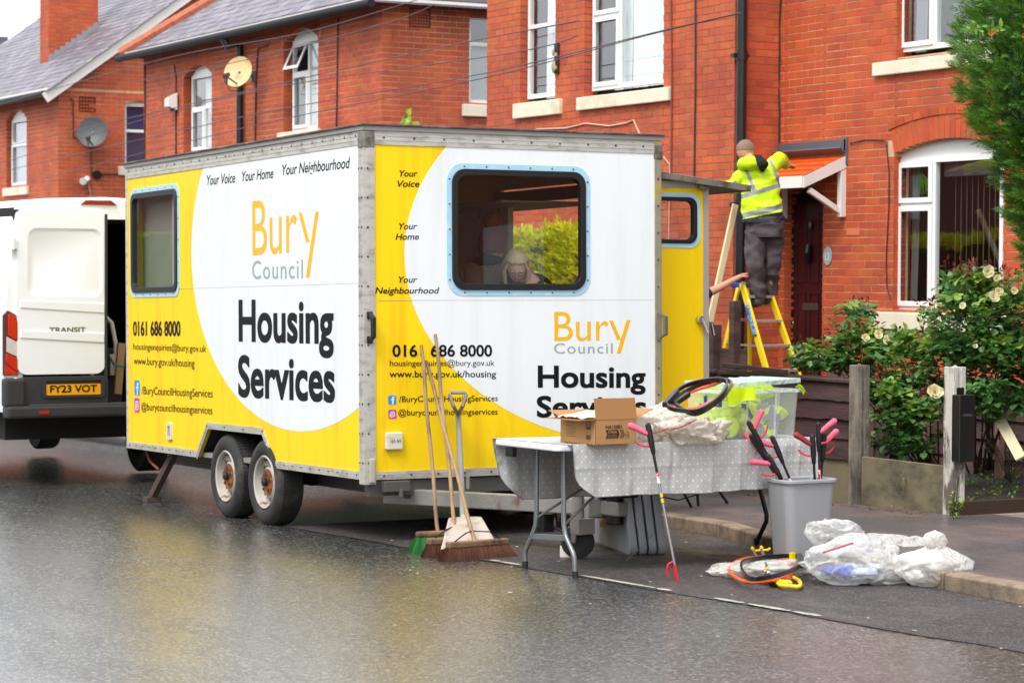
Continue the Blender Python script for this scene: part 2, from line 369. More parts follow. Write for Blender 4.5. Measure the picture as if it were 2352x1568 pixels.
mb.grid(lambda u, v: (60 - 800 * u, 15.5 + 400 * v, gz(60 - 800 * u) + .02 - 2 * v), 8, 2)
mb.grid(lambda u, v: (60 - 800 * u, -14 - 400 * v, gz(60 - 800 * u) - .1 - 2 * v), 8, 2)
mb.build('ground', M('far_ground', '4a4a3c', .9, world=True), kind='structure')
# path edging
tag(MB().bar((-14.22, 11.42, gz(-14.2) + .14), (-14.22, 15.5, gz(-14.2) + .14), .05, .12).build('path_edging', M('wet_timber', '3a2c22', .55, var=.3, vs_=10, bump=.4, stretch=(1, .2, 1), world=True), bevel=.004), 'low dark timber edging board between the flower bed and the path', 'edging')

# ------------------------------------------------------------------ pieces that can be picked apart
SIL = [[(296, 382), (842, 298), (1530, 328), (1530, 1000), (1170, 1100), (296, 1030)], [(1530, 420), (1632, 412), (1632, 868), (1530, 868)], [(0, 470), (100, 458), (296, 455), (296, 960), (0, 960)], [(2230, 0), (2352, 0), (2352, 520), (2290, 330)]]
def inpoly(x, y, P):
    c = False
    for i in range(len(P)):
        (x0, y0), (x1, y1) = P[i - 1], P[i]
        if (y0 > y) != (y1 > y) and x < (x1 - x0) * (y - y0) / (y1 - y0) + x0: c = not c
    return c
_unit = {}
def unit_mesh(mat, name):
    k = (mat.name, name)
    if k not in _unit:
        b = MB().box(-.5, .5, -.5, .5, -.5, .5); me = bpy.data.meshes.new(name); me.from_pydata(b.v, [], b.f); me.update(); me.materials.append(mat); _unit[k] = me
    return _unit[k]
class Pieces:
    def __init__(s): s.it = []
    def put(s, Mx, d): s.it.append((Mx, d))
    def flush(s, parent, name, mat, nmax=300, rest='brickwork', label=None):
        sc = []
        for k, (Mx, d) in enumerate(s.it):
            px, py, dep = proj(Mx.translation)
            vis = -5 < px < 2357 and -5 < py < 1100 and not any(inpoly(px, py, q) for q in SIL)
            sc.append(((d[0] * d[2] / dep ** 2) if vis else -dep, k))
        sc.sort(reverse=True); own = set(k for v, k in sc[:nmax] if v > 0)
        mb = MB(); u = MB().box(-.5, .5, -.5, .5, -.5, .5)
        for k, (Mx, d) in enumerate(s.it):
            if k in own:
                o = bpy.data.objects.new(name, unit_mesh(mat, name)); COL.objects.link(o); o.parent = parent
                o.matrix_local = Mx @ Matrix.Diagonal((d[0], d[1], d[2], 1))
            else: mb.add(u.v, u.f, Mx @ Matrix.Diagonal((d[0], d[1], d[2], 1)))
        if mb.v: mb.build(rest, mat, parent, kind='stuff')

CO, BL = .0835, .236          # height of a course, length of a brick with its joint
def arch_top(op, u):
    u0, u1, z0, z1, rise = op[:5]; m = (u0 + u1) / 2; h = (u1 - u0) / 2
    t = min(1, abs(u - m) / h)
    return z1 + rise * (1 - t ** (2 if rise < .125 else 2.6))
def brick_wall(pcs, shell, axis, c, u0, u1, z0, z1, ops, jit=.0011, phase=0):
    """axis 'x': faces -Y at Y=c; axis 'y': faces +X at X=c"""
    def MX(u, z, out, rot=0):
        j = U(-jit, jit)
        if axis == 'x': return Matrix.Translation((u, c + .08 - out + j, z)) @ Matrix.Rotation(rot, 4, 'Y')
        return Matrix.Translation((c - .08 + out + j, u, z)) @ Matrix.Rotation(math.radians(90), 4, 'Z') @ Matrix.Rotation(rot, 4, 'Y')
    nz = int((z1 - z0) / CO)
    for k in range(nz):
        zc = z0 + (k + .5) * CO; st = u0 - (BL / 2 if (k + phase) % 2 else 0)
        cuts = []
        for op in ops:
            a, b_, zz0, zz1, rise = op[:5]; th = op[5] if len(op) > 5 else 0
            if zz0 - .02 < zc < zz1: cuts.append((a, b_)); continue
            if zc >= zz1 and rise + th > 0:
                # inside the arch or its ring
                lim = None; m = (a + b_) / 2; h = (b_ - a) / 2 + th * .45
                top_ = zz1 + rise + th
                if zc < top_:
                    if th: t = math.sqrt(max(0, 1 - (zc - (zz1 + th * .6)) / (rise + th * .4))) if zc > zz1 + th * .6 else 1
                    else: t = math.sqrt(max(0, 1 - (zc - zz1) / rise))
                    cuts.append((m - h * t, m + h * t))
        x = st
        while x < u1:
            segs = [(max(x, u0) + .005, min(x + BL, u1) - .005)]
            for a, b_ in cuts:
                ns = []
                for p, q in segs:
                    if q <= a or p >= b_: ns.append((p, q)); continue
                    if p < a: ns.append((p, a))
                    if q > b_: ns.append((b_, q))
                segs = ns
            for p, q in segs:
                if q - p > .006: pcs.put(MX((p + q) / 2, zc + U(-.0012, .0012), 0, U(-.004, .004)), (q - p, .16, CO - .012))
            x += BL
    # radial bricks over the openings
    for op in ops:
        if len(op) > 5 and op[5]:
            a, b_, zz0, zz1, rise, th = op[:6]; m = (a + b_) / 2; h = (b_ - a) / 2
            nb = max(5, int(2 * h / .08))
            for i in range(nb):
                u = a + (i + .5) * 2 * h / nb; t = (u - m) / h; sl_ = -2 * rise * t / h
                an = math.atan(sl_) * 1.0
                # normal to the arch
                nx_, nz_ = -sl_ / math.hypot(1, sl_), 1 / math.hypot(1, sl_)
                zc = zz1 + rise * (1 - t * t)
                wdt = 2 * h / nb * math.hypot(1, sl_) - .008
                s_ = 1 if axis == 'x' else 1
                pcs.put(MX(u + nx_ * th / 2, zc + nz_ * th / 2, .002, -an if axis == 'x' else -an), (wdt, .16, th - .004))
    # mortar behind the bricks, 7 mm back, with the openings cut out
    ed = [u0, u1] + [v for op in ops for v in (op[0], op[1])]
    def ins(v): return .008 if any(abs(v - e) < 1e-6 for e in ed) else 0
    def slab(a, b_, p, q):
        if b_ - a < 1e-4 or q - p < 1e-4: return
        if axis == 'x': shell.box(a + ins(a), b_ - ins(b_), c + .0045, c + .2, p, q)
        else: shell.box(c - .2, c - .0045, a + ins(a), b_ - ins(b_), p, q)
    us = sorted(set([u0, u1] + [v for op in ops for v in (op[0], op[1])] + [op[0] + (op[1] - op[0]) * i / 16 for op in ops if op[4] > 0 for i in range(17)]))
    us = [v for v in us if u0 <= v <= u1]
    for a, b_ in zip(us, us[1:]):
        m = (a + b_) / 2; zs = [(z0, z1)]
        for op in ops:
            if op[0] < m < op[1]:
                t_ = arch_top(op, m); ns = []
                for p, q in zs:
                    if q <= op[2] or p >= t_: ns.append((p, q)); continue
                    if p < op[2]: ns.append((p, op[2]))
                    if q > t_: ns.append((t_, q))
                zs = ns
        for p, q in zs: slab(a, b_, p, q)

BRICK = M('red_brick', 'bf5327', .72, var=.3, vs_=1.6, bump=.35, bs=120, isl=.12, hue=.004, second='ad4a2b', s2=2.3, th=.55, tw=.1, world=True)
BRICK2 = M('pale_red_brick', 'c1592f', .75, var=.3, vs_=1.4, bump=.35, bs=120, isl=.12, hue=.004, second='ab4a2e', s2=1.7, th=.52, tw=.1, world=True)
MORT = M('pale_mortar', 'cfa78a', .9, var=.2, vs_=5, second='8d6b58', s2=.9, th=.56, tw=.12, world=True)
MORT2 = M('dark_mortar', '8d7060', .9, var=.3, vs_=6, second='c9a88e', s2=2.2, th=.6, tw=.08, world=True)
SILL = M('cream_painted_stone', 'e6dcc4', .6, var=.12, vs_=5, bump=.25, bs=40, second='cfc2a4', s2=3, th=.62, tw=.1, world=True)
UPVC = M('white_plastic', 'eceeec', .3, var=.04, vs_=3)
BLACKP = M('black_plastic_pipe', '17191c', .35, var=.2, vs_=8)
PANE = glass('window_glass', (.95, .97, .97), .05, .005)
NET = M('white_curtain', 'f2f6f8', .9, var=.1, vs_=10)
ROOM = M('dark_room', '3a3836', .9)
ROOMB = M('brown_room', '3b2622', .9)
SLATE = M('roof_slate', '6d6872', .5, var=.3, vs_=4, bump=.3, bs=40, isl=.25, hue=.015, second='8d8a90', s2=3, th=.6, tw=.12, world=True)
TERRA = M('terracotta_ridge', 'b5674a', .75, var=.3, vs_=9, second='6d4a3c', s2=6, th=.62, tw=.1, world=True)
WHITEW = M('white_painted_wood', 'e2e0da', .5, var=.08, vs_=3)
LEAD = M('lead_flashing', '5a6068', .5, var=.2, vs_=8)

def window(house, Mx, u0, u1, z0, z1, lights, rise=0, head=0, recess=.085, room=ROOM, curtains=(), blind=None, sill=None, fw_=.055, label=None):
    """lights: (a, b, c, d, opens) in wall coordinates; head: height of the solid panel under an arch"""
    W = MB(); zf = -recess
    outer = [(u0, z0), (u1, z0), (u1, z1), (u0, z1)]
    f = fw_
    W.box(u0, u0 + f, z0, z1, zf - .06, zf, Mx); W.box(u1 - f, u1, z0, z1, zf - .06, zf, Mx)
    W.box(u0 + f, u1 - f, z0, z0 + f, zf - .06, zf, Mx); W.box(u0 + f, u1 - f, z1 - f, z1, zf - .06, zf, Mx)
    xs = sorted(set(round(v, 4) for l in lights for v in (l[0], l[1])))
    # members between the lights
    for l in lights:
        if l[0] > u0 + .03: W.box(l[0] - f / 2, l[0] + f / 2, l[2] + f * .5, l[3] - f * .5, zf - .058, zf - .002, Mx)
        if l[2] > z0 + .03: W.box(l[0] + f * .5, l[1] - f * .5, l[2] - f / 2, l[2] + f / 2, zf - .057, zf - .003, Mx)
    if rise or head:
        n = 14; pts = [(u1, z1)] ; m = (u0 + u1) / 2; h = (u1 - u0) / 2
        for i in range(n + 1):
            u = u1 - 2 * h * i / n; t = (u - m) / h; pts.append((u, z1 + head + rise * (1 - abs(t) ** (2 if rise < .125 else 2.6)) + .001))
        pts.append((u0, z1)); W.prism(pts, zf - .05, zf - .012, Mx)
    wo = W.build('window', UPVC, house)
    if label: wo['label'] = label
    for l in lights:
        a, b_, c, d, op = l; g = f * .5 if a > u0 + .03 else f; g2 = f * .5 if b_ < u1 - .03 else f; g3 = f * .5 if c > z0 + .03 else f; g4 = f * .5 if d < z1 - .03 else f
        a, b_, c, d = a + g, b_ - g2, c + g3, d - g4
        Mo = Mx
        if op == 'ajar': Mo = Mx @ Matrix.Translation((0, d, zf)) @ Matrix.Rotation(math.radians(-24), 4, 'X') @ Matrix.Translation((0, -d, -zf))
        if op:
            e = .042
            o_ = [(a - .012, c - .012), (b_ + .012, c - .012), (b_ + .012, d + .012), (a - .012, d + .012)]; i_ = [(a + e, c + e), (b_ - e, c + e), (b_ - e, d - e), (a + e, d - e)]
            MB().ring(o_, i_, zf + .002, zf + .02, Mo).build('casement', UPVC, wo, bevel=.004)
            a, b_, c, d = a + e, b_ - e, c + e, d - e
        MB().box(a, b_, c, d, zf - .03, zf - .024, Mo).build('pane', PANE, wo)
    for (a, b_, c, d, mt) in curtains:
        G = MB(); nn = max(6, int((b_ - a) / .03))
        G.grid(lambda u, v: tuple(Mx @ Vector((a + (b_ - a) * u + .02 * math.sin(v * 4 + a) * (1 - v), c + (d - c) * v, -recess - .16 + .022 * math.sin(u * nn * 1.3 + 2 * math.sin(u * 9))))), nn * 2, 6)
        G.build('curtain', mt, wo, smooth=True)
    if blind: MB().box(blind[0], blind[1], blind[2], blind[3], -recess - .14, -recess - .11, Mx).build('blind', blind[4], wo)
    # the room behind: five faces
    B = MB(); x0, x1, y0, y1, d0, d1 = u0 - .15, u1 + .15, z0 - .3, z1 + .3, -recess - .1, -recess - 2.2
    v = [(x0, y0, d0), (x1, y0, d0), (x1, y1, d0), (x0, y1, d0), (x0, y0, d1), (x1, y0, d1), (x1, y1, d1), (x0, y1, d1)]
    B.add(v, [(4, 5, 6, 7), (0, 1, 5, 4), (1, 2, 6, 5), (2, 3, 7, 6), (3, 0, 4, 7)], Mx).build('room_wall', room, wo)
    if sill:
        a, b_, c, d = sill
        MB().box(a, b_, c, d, -recess - .02, .055, Mx).build('sill', SILL, wo, bevel=.012)
    return wo

# ================================================================== house with the porch canopy
Y1, Y2 = 15.6, 15.0
XC = aY(1790, 300, Y1).x                     # inner corner between the two fronts
h1 = thing('brick_house', 'red brick house with the orange tiled porch canopy and arched ground floor window', 'house', (0, 0, 0))
pc = Pieces(); shell = MB()
wx0 = aY(2052, 500, Y1).x; wx1 = aY(2304, 500, Y1).x; sp = 3.1
ux0 = aY(2060, 60, Y1).x; ux1 = ux0 + 1.75
dx0, dx1 = aY(1801, 600, Y1).x, aY(1889, 600, Y1).x
low = (wx0, wx1, 1.48, sp, .12, .235); upw = (ux0, ux1, 4.09, 5.7, 0); door = (dx0, dx1, -.6, 2.72, .1)
zb = -.6
brick_wall(pc, shell, 'x', Y1, XC - .17, -15.2, zb, 6.6, [low, upw, door], phase=1)
# thin course that follows the arch
m_, h_ = (wx0 + wx1) / 2, (wx1 - wx0) / 2 + .1
for i in range(14):
    t = -1 + 2 * (i + .5) / 14; u = m_ + h_ * t; z = sp + .235 + .12 * (1 - t * t) + .045; s_ = -2 * .12 * t / h_
    pc.put(Matrix.Translation((u, Y1 + .05 - .012, z)) @ Matrix.Rotation(-math.atan(s_), 4, 'Y'), (2 * h_ / 14 - .008, .1, .07))
pb = Matrix.Translation(aY(1960, 532, Y1) + Vector((0, .0485, 0)))
pc.flush(h1, 'brick', BRICK)
o = MB().cbox((0, 0, 0), (.226, .106, .074), pb).build('brick', M('orange_brick', 'd4764c', .8), h1); o['label'] = 'single paler orange replacement brick beside the door'
shell.build('wall', MORT, h1)
f1 = Y1 + .085
lx = [aY(px, 500, f1).x for px in (2058, 2144, 2304)]
lz = [aY(2058, 712, f1).z, aY(2100, 470, f1).z, aY(2058, 366, f1).z]
S = onS((0, Y1, 0))
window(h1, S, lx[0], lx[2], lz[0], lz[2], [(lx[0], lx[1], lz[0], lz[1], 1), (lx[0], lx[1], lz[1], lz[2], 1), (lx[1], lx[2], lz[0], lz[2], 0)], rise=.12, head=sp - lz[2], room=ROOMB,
       curtains=[(lx[0] + .08, lx[0] + .2, lz[0], lz[2], M('grey_drape', '77706c', .9))], blind=(lx[1] + .03, lx[2] - .04, lz[2] - .2, lz[2] - .06, M('grey_blind_box', '55525a', .5)),
       sill=(lx[0] - .25, lx[2] + .28, lz[0] - .2, lz[0] - .02), label='arched ground floor window with a green plant behind its top light')
# plant leaves behind the small top light and dark slats behind the big pane
G = MB()
for i in range(14):
    a = Vector((lx[0] + .18 + .05 * i / 14, f1 + .14, lz[2] - .13)); b_ = Vector((lx[0] + .1 + .02 * i + U(-.02, .02), f1 + .16, lz[1] + U(.06, .12)))
    m3 = (a + b_) / 2 + Vector((U(-.03, .06), 0, .04)); G.add([a, m3 + Vector((-.012, 0, 0)), b_, m3 + Vector((.014, 0, 0))], [(0, 1, 2, 3)])
G.build('plant_leaves', leafmat('bright_leaf', '6fd020', '4da812'), h1, kind='stuff')
G = MB()
for i in range(11):
    u = lx[1] + .1 + (lx[2] - lx[1] - .2) * i / 10; G.box(u, u + .008, f1 + .2, f1 + .204, lz[0], lz[2] - .2)
G.build('blind_cord', M('dull_slats', '6a5a56', .8), h1, kind='stuff')
uz = aY(2065, 122, f1).z; ul = [aY(2065, 60, f1).x, aY(2147, 60, f1).x]
window(h1, S, ul[0], ul[0] + 1.66, uz, 5.65, [(ul[0], ul[1], uz, 5.65, 1), (ul[1], ul[0] + 1.66, uz, 5.65, 0)], curtains=[(ul[0] + .1, ul[0] + .3, uz, 5.6, M('grey_net', '8d9096', .9)), (ul[1] + .1, ul[0] + 1.6, uz, 5.6, M('grey_blind', '5d6069', .8))],
       sill=(ul[0] - .28, ul[0] + 1.9, aY(2024, 174, Y1 - .055).z, aY(2024, 143, Y1 - .055).z), label='upstairs window with a cream sill beside the conifer')
# door
D = Y1 + .13
dr = [aY(1823, 600, D).x, aY(1889, 600, D).x]
DOOR = M('maroon_door_paint', '3c1218', .35, var=.2, vs_=4, coat=.3)
mb = MB().box(dr[0], dr[1], D, D + .045, -.3, 2.62)
do = mb.build('door', DOOR, h1)
MB().box(dx0, dr[0] - .035, D - .03, D + .06, -.3, 2.8).box(dx0, dx1, D + .05, D + .4, 2.6, 2.9).build('door_frame', M('black_door_frame', '1d1a1a', .4), h1)
MB().box(dr[0] - .033, dr[0] - .012, D - .01, D + .03, -.3, 2.66).build('door_seal', M('brass_strip', '8a5a22', .4), do)
for (a, b_, c, d) in ((.1, .44, 1.75, 2.45), (.56, .9, 1.75, 2.45), (.1, .44, 1.02, 1.64), (.56, .9, 1.02, 1.64), (.1, .44, .1, .85), (.56, .9, .1, .85)):
    wd = dr[1] - dr[0]; x0, x1 = dr[0] + a * wd, dr[0] + b_ * wd
    MB().ring([(x0, c), (x1, c), (x1, d), (x0, d)], [(x0 + .02, c + .02), (x1 - .02, c + .02), (x1 - .02, d - .02), (x0 + .02, d - .02)], 0, .012, onS((0, D, 0))).build('door_panel', DOOR, do, bevel=.003)
p = aY(1863, 704, D); MB().prism(rrect(p.x - .15, p.x + .15, p.z - .04, p.z + .04, .035), 0, .015, onS((0, D, 0))).build('letterbox', M('grey_letterbox', '5f6259', .35, metal=.6), do, bevel=.003)
p = aY(1862, 580, D); MB().tube([p + Vector((0, -.03, .09)), p + Vector((0, -.045, 0)), p + Vector((0, -.03, -.12))], [.03, .04, .022], 10).build('door_knocker', M('black_iron', '151419', .35), do)
p = aY(1864, 518, D); MB().ball((p.x, D - .02, p.z), (.03, .02, .05)).build('spyhole', M('dull_brass', '6b6149', .4, metal=.5), do)
p = aY(1902, 588, Y1); mb = MB().prism([(p.x + .075 * math.cos(a), p.z + .1 * math.sin(a)) for a in [math.pi * 2 * k / 24 for k in range(24)]], 0, .012, S)
npl = mb.build('number_plaque', M('grey_plaque', 'aab1b4', .4), h1, bevel=.003)
# drawn figures of the house number
letters('13', (p.x - .035, p.z - .045), (p.x + .035, p.z - .045), .085, onS((0, Y1 - .0125, 0)), M('white_figures', 'e6e8ea', .4), npl, bold=.02)
# porch canopy
Xr = aY(1944, 340, Y1).x; pf = aX(1844, 403, Xr); zt = aY(1948, 322, Y1).z; ztl = zt - .16
Xl = XC + .02
can = bpy.data.objects.new('porch_canopy', None); COL.objects.link(can); can.parent = h1
TILE = M('orange_roof_tile', 'e25a1c', .5, var=.18, vs_=5, isl=.08, bump=.2, bs=60, world=True)
sd = Vector((0, pf.y - Y1, pf.z - ztl)); sl_len = sd.length; sdn = sd.normalized(); an = math.atan2(sd.z, sd.y)
nr = 4; ncol = 6; ex = sl_len / nr
for r in range(nr):
    for c in range(ncol):
        wd = (Xr - Xl) / ncol; cx = Xl + wd * (c + .5)
        cen = Vector((cx, Y1, ztl)) + sdn * (ex * (r + .5)) + Vector((0, 0, .012))
        mx_ = Matrix.Translation(cen) @ Matrix.Rotation(math.atan2(sd.z, sd.y) , 4, 'X') @ Matrix.Rotation(.012, 4, 'X')
        b = MB(); hl = ex * .54; n = 6
        b.grid(lambda u, v: tuple(mx_ @ Vector(((u - .5) * (wd + .004), (v - .5) * 2 * hl, .003 * abs(math.sin(u * math.pi)) ** .6 + .012))), n, 1)
        b.grid(lambda u, v: tuple(mx_ @ Vector(((u - .5) * (wd + .004), hl, -.006 + (.018 + .003 * abs(math.sin(u * math.pi)) ** .6) * v))), n, 1)
        b.build('roof_tile', TILE, can)
MB().box(Xl, Xr + .01, Y1 - .02, Y1 - .001, zt - .14, zt + .012).bar((Xl, Y1 - .05, ztl + .05), (Xr + .02, Y1 - .05, ztl + .05), .12, .015, up=(0, .6, 1)).box(Xr - .02, Xr + .03, Y1 - .02, Y1, ztl - .1, zt + .03).build('flashing', LEAD, can)
FS = pf.y
MB().box(Xl, Xr, FS - .015, FS + .015, pf.z - .13, pf.z - .005).build('fascia', WHITEW, can, bevel=.003)
mb = MB(); mb.prism([(FS + .01, pf.z - .13), (Y1, pf.z - .13 + (ztl - pf.z) * 1.0 ), (Y1, ztl - .005), (FS + .01, pf.z - .01)], Xr - .03, Xr + .012, Matrix(((0, 0, 1, 0), (1, 0, 0, 0), (0, 1, 0, 0), (0, 0, 0, 1))))
recalc(mb.build('bargeboard', WHITEW, can))
MB().add([(Xl, FS, pf.z - .12), (Xr - .03, FS, pf.z - .12), (Xr - .03, Y1, ztl - .12), (Xl, Y1, ztl - .12)], [(0, 1, 2, 3)]).build('soffit', WHITEW, can)
bz = aX(1914, 498, Xr).z
for xb in (Xr - .03, Xl + .12):
    MB().box(xb - .035, xb + .035, Y1 - .07, Y1, bz, ztl - .14).bar((xb, Y1 - .06, bz + .06), (xb, FS + .1, pf.z - .15), .05, .06).build('bracket', WHITEW, can, bevel=.004)
# cables on the wall of the porch house
WIRE = M('black_cable', '2a2322', .5)
def wall_cable(h, pxs, Y, r=.006, mat=None, lab=None):
    o = MB().tube([aY(x, y, Y - .012) for x, y in pxs], r, 5).build('cable', mat or WIRE, h)
    if lab: o['label'] = lab
wall_cable(h1, [(1952, 330), (1985, 322), (2030, 322), (2036, 335), (2042, 400), (2041, 480), (2035, 600), (2037, 660), (2046, 690)], Y1, .007)
wall_cable(h1, [(1794, 0), (1790, 60), (1791, 130), (1788, 200), (1791, 260), (1790, 330)], Y1, .009)

# ================================================================== house with the projecting front
XL2 = aY(1118, 150, Y2).x
h2 = thing('brick_house', 'red brick house front standing forward above the trailer with a black drainpipe at its corner', 'house')
pc = Pieces(); shell = MB(); f2 = Y2 + .1
a1, a2 = aY(1212, 150, f2).x, aY(1275, 150, Y2).x; a1w = aY(1209, 150, Y2 + .06).x
c1, c2 = aY(1360, 150, f2).x, aY(1523, 150, Y2).x
zs1 = aY(1240, 225, f2).z; zs2 = aY(1440, 200, f2).z
opsA = [(a1 - .02, a2, 3.95, 6.0, 0), (c1 - .02, c2, 3.95, 6.0, 0)]
brick_wall(pc, shell, 'x', Y2, XL2, XC, zb, 6.6, opsA)
brick_wall(pc, shell, 'y', XC, Y2 + .16, Y1, zb, 6.6, [], phase=1)
pc.flush(h2, 'brick', BRICK2)
shell.build('wall', MORT2, h2)
S2 = onS((0, Y2, 0)); zt1 = aY(1240, 60, f2).z
cm = aY(1424, 150, f2).x; zt2 = aY(1390, 36, f2).z
window(h2, S2, a1, a2, zs1, 5.9, [(a1, a2, zs1, zt1, 0), (a1, a2, zt1, 5.9, 0)], recess=.1, curtains=[(a1 + .25, a2, zs1, 5.8, NET)], sill=(aY(1177, 250, Y2 - .05).x, aY(1284, 250, Y2 - .05).x, aY(1230, 268, Y2 - .055).z, aY(1230, 233, Y2 - .055).z), label='narrow upstairs window with a white curtain')
window(h2, S2, c1, c2, zs2, 5.9, [(c1, cm, zs2, zt2, 1), (c1, cm, zt2, 5.9, 1), (cm, c2, zs2, 5.9, 0)], recess=.1, curtains=[(c1 + .3, cm, zs2, 5.8, NET), (cm + .05, cm + .75, zs2, 5.8, NET)],
       sill=(aY(1323, 250, Y2 - .05).x, aY(1534, 230, Y2 - .05).x, aY(1430, 243, Y2 - .055).z, aY(1430, 212, Y2 - .055).z), label='wide upstairs window with drawn back white curtains')
px_ = aX(1701, 300, XC + .06).y
pipe = MB().tube([(XC + .07, px_, -.3), (XC + .07, px_, 6.5)], .055, 14)
for z in (aX(1701, 128, XC + .06).z, aX(1701, 470 * .0 + 272 * 1.74 * 0 + 470, XC + .06).z - 0):
    pipe.tube([(XC + .07, px_, z - .05), (XC + .07, px_, z + .05)], .068, 14).box(XC + .0, XC + .07, px_ - .1, px_ + .1, z - .022, z + .022)
pipe.build('drainpipe', BLACKP, h2, smooth=True)
wall_cable(h2, [(1597, 0), (1597, 200), (1594, 420), (1592, 480)], Y2, .011)
wall_cable(h2, [(1541, 0), (1543, 200), (1541, 420)], Y2, .012, M('red_brown_cable', '7d3a2c', .6))
wall_cable(h2, [(1195, 312), (1235, 297), (1300, 295), (1345, 284), (1400, 290), (1440, 283), (1455, 276), (1475, 320), (1505, 345)], Y2, .011, M('pink_white_cable', 'd8a99a', .6), 'pale cable looped loosely across the wall above the trailer roof')
wall_cable(h2, [(1524, 360), (1538, 378), (1540, 420), (1537, 480), (1536, 560)], Y2, .01, M('pink_cable', 'd09a8c', .6))
# little dark ornament between the two windows
p = aY(1281, 135, Y2); og = MB().box(-.045, .045, -.03, 0, -.19, .19, Matrix.Translation(p))
orn = thing('wall_ornament', 'narrow black wall ornament with a small figure between the two upstairs windows', 'ornament', p)
MB().box(-.05, .05, -.03, 0, -.19, .19).build('backboard', M('ornament_black', '1c1a1c', .5), orn, bevel=.01)
og = MB(); og.ball((-.02, -.045, -.1), (.04, .025, .085)).ball((-.03, -.045, .08), (.02, .02, .045)).ball((.02, -.04, -.12), (.02, .02, .03)); og.build('figure', M('ornament_cream', 'a59c74', .6, var=.4, vs_=40), orn, smooth=True)
MB().box(-.035, .035, -.04, -.02, .03, .07).build('pink_band', M('ornament_pink', 'd99a96', .6), orn)

# ================================================================== house with the slate roof and the cream dish
Y3 = 15.3
h3 = thing('brick_house', 'brick house with two narrow arched windows, a hipped slate roof and a black downpipe', 'house')
pc = Pieces(); shell = MB()
X3R = aY(877, 200, Y3).x; X3L = aY(330, 200, Y3).x; ez = aY(672, 62, Y3).z
ez = 5.62 + (aY(280, 130, Y3).z - 5.793) ; ez = aY(500, 84, Y3).z
f3 = Y3 + .1
def win3(x0, x1, yt, yb, xm=None):
    return aY(x0, (yt + yb) / 2, f3).x, aY(x1, (yt + yb) / 2, Y3).x, aY((x0 + x1) / 2, yb, f3).z, aY((x0 + x1) / 2, yt, f3).z
wa = win3(440, 486, 172, 350); wb_ = win3(672, 730, 90, 300)
ops3 = [(w_[0] - .13, w_[1], w_[2], w_[3] - .03, .19, .22) for w_ in (wa, wb_)]
brick_wall(pc, shell, 'x', Y3, X3L, X3R, -.9, ez, ops3)
yq0 = aX(1078, 100, X3R).y
sw = (yq0, yq0 + .85, aX(1100, 238, X3R).z, aX(1100, 36, X3R).z, 0)
brick_wall(pc, shell, 'y', X3R, Y3 + .16, Y3 + 4.2, -.9, ez, [sw], phase=1)
pc.flush(h3, 'brick', BRICK2)
shell.box(X3L - .2 + .2, X3L + .007, Y3 + .2, Y3 + 8, 1, ez).build('wall', MORT, h3)
S3 = onS((0, Y3, 0))
for w_, ja in ((wa, 0), (wb_, 1)):
    mid = w_[0] + (w_[1] - w_[0]) * .52; tr = w_[3] - .52
    if ja: L3 = [(w_[0], mid, w_[2], tr, 1), (w_[0], mid, tr, w_[3] - .02, 'ajar'), (mid, w_[1], w_[2], w_[3] - .02, 0)]
    else: L3 = [(w_[0], mid, w_[2], tr - .05, 1), (mid, w_[1], w_[2], tr - .05, 0), (w_[0], w_[1], tr - .05, w_[3] - .02, 0)]
    window(h3, S3, w_[0], w_[1], w_[2], w_[3], L3, rise=.17, head=.0, recess=.1, curtains=[(w_[0] + .3, w_[1], w_[2], w_[3], NET)], sill=(w_[0] - .28, w_[1] + .1, w_[2] - .15, w_[2] - .01), label='narrow arched window with its top light ajar' if ja else 'narrow arched window with a net curtain')
F3 = onF((X3R, 0, 0))
zt3 = sw[3] - .42
window(h3, F3, sw[0], sw[1], sw[2], sw[3], [(sw[0], sw[1], sw[2], zt3, 0), (sw[0], sw[1], zt3, sw[3], 0)], recess=.06, blind=(sw[0] + .05, sw[1] - .05, sw[2], zt3 - .02, M('grey_white_blind', '9a9a9c', .8)), sill=(sw[0] - .12, sw[1] + .12, sw[2] - .2, sw[2] - .02), label='side window with a pale blind')
# perforated vent brick
p = aX(964, 42, X3R); v_ = MB()
for i in range(7):
    for j in range(6): v_.box(X3R - .005, X3R + .004, p.y - .15 + i * .045, p.y - .15 + i * .045 + .03, p.z - .12 + j * .042, p.z - .12 + j * .042 + .028)
v_.build('air_vent', BRICK, h3, kind='stuff')
MB().box(X3R - .006, X3R + .001, p.y - .17, p.y + .18, p.z - .14, p.z + .14).build('vent_backing', M('vent_dark', '4c3428', .9), h3)
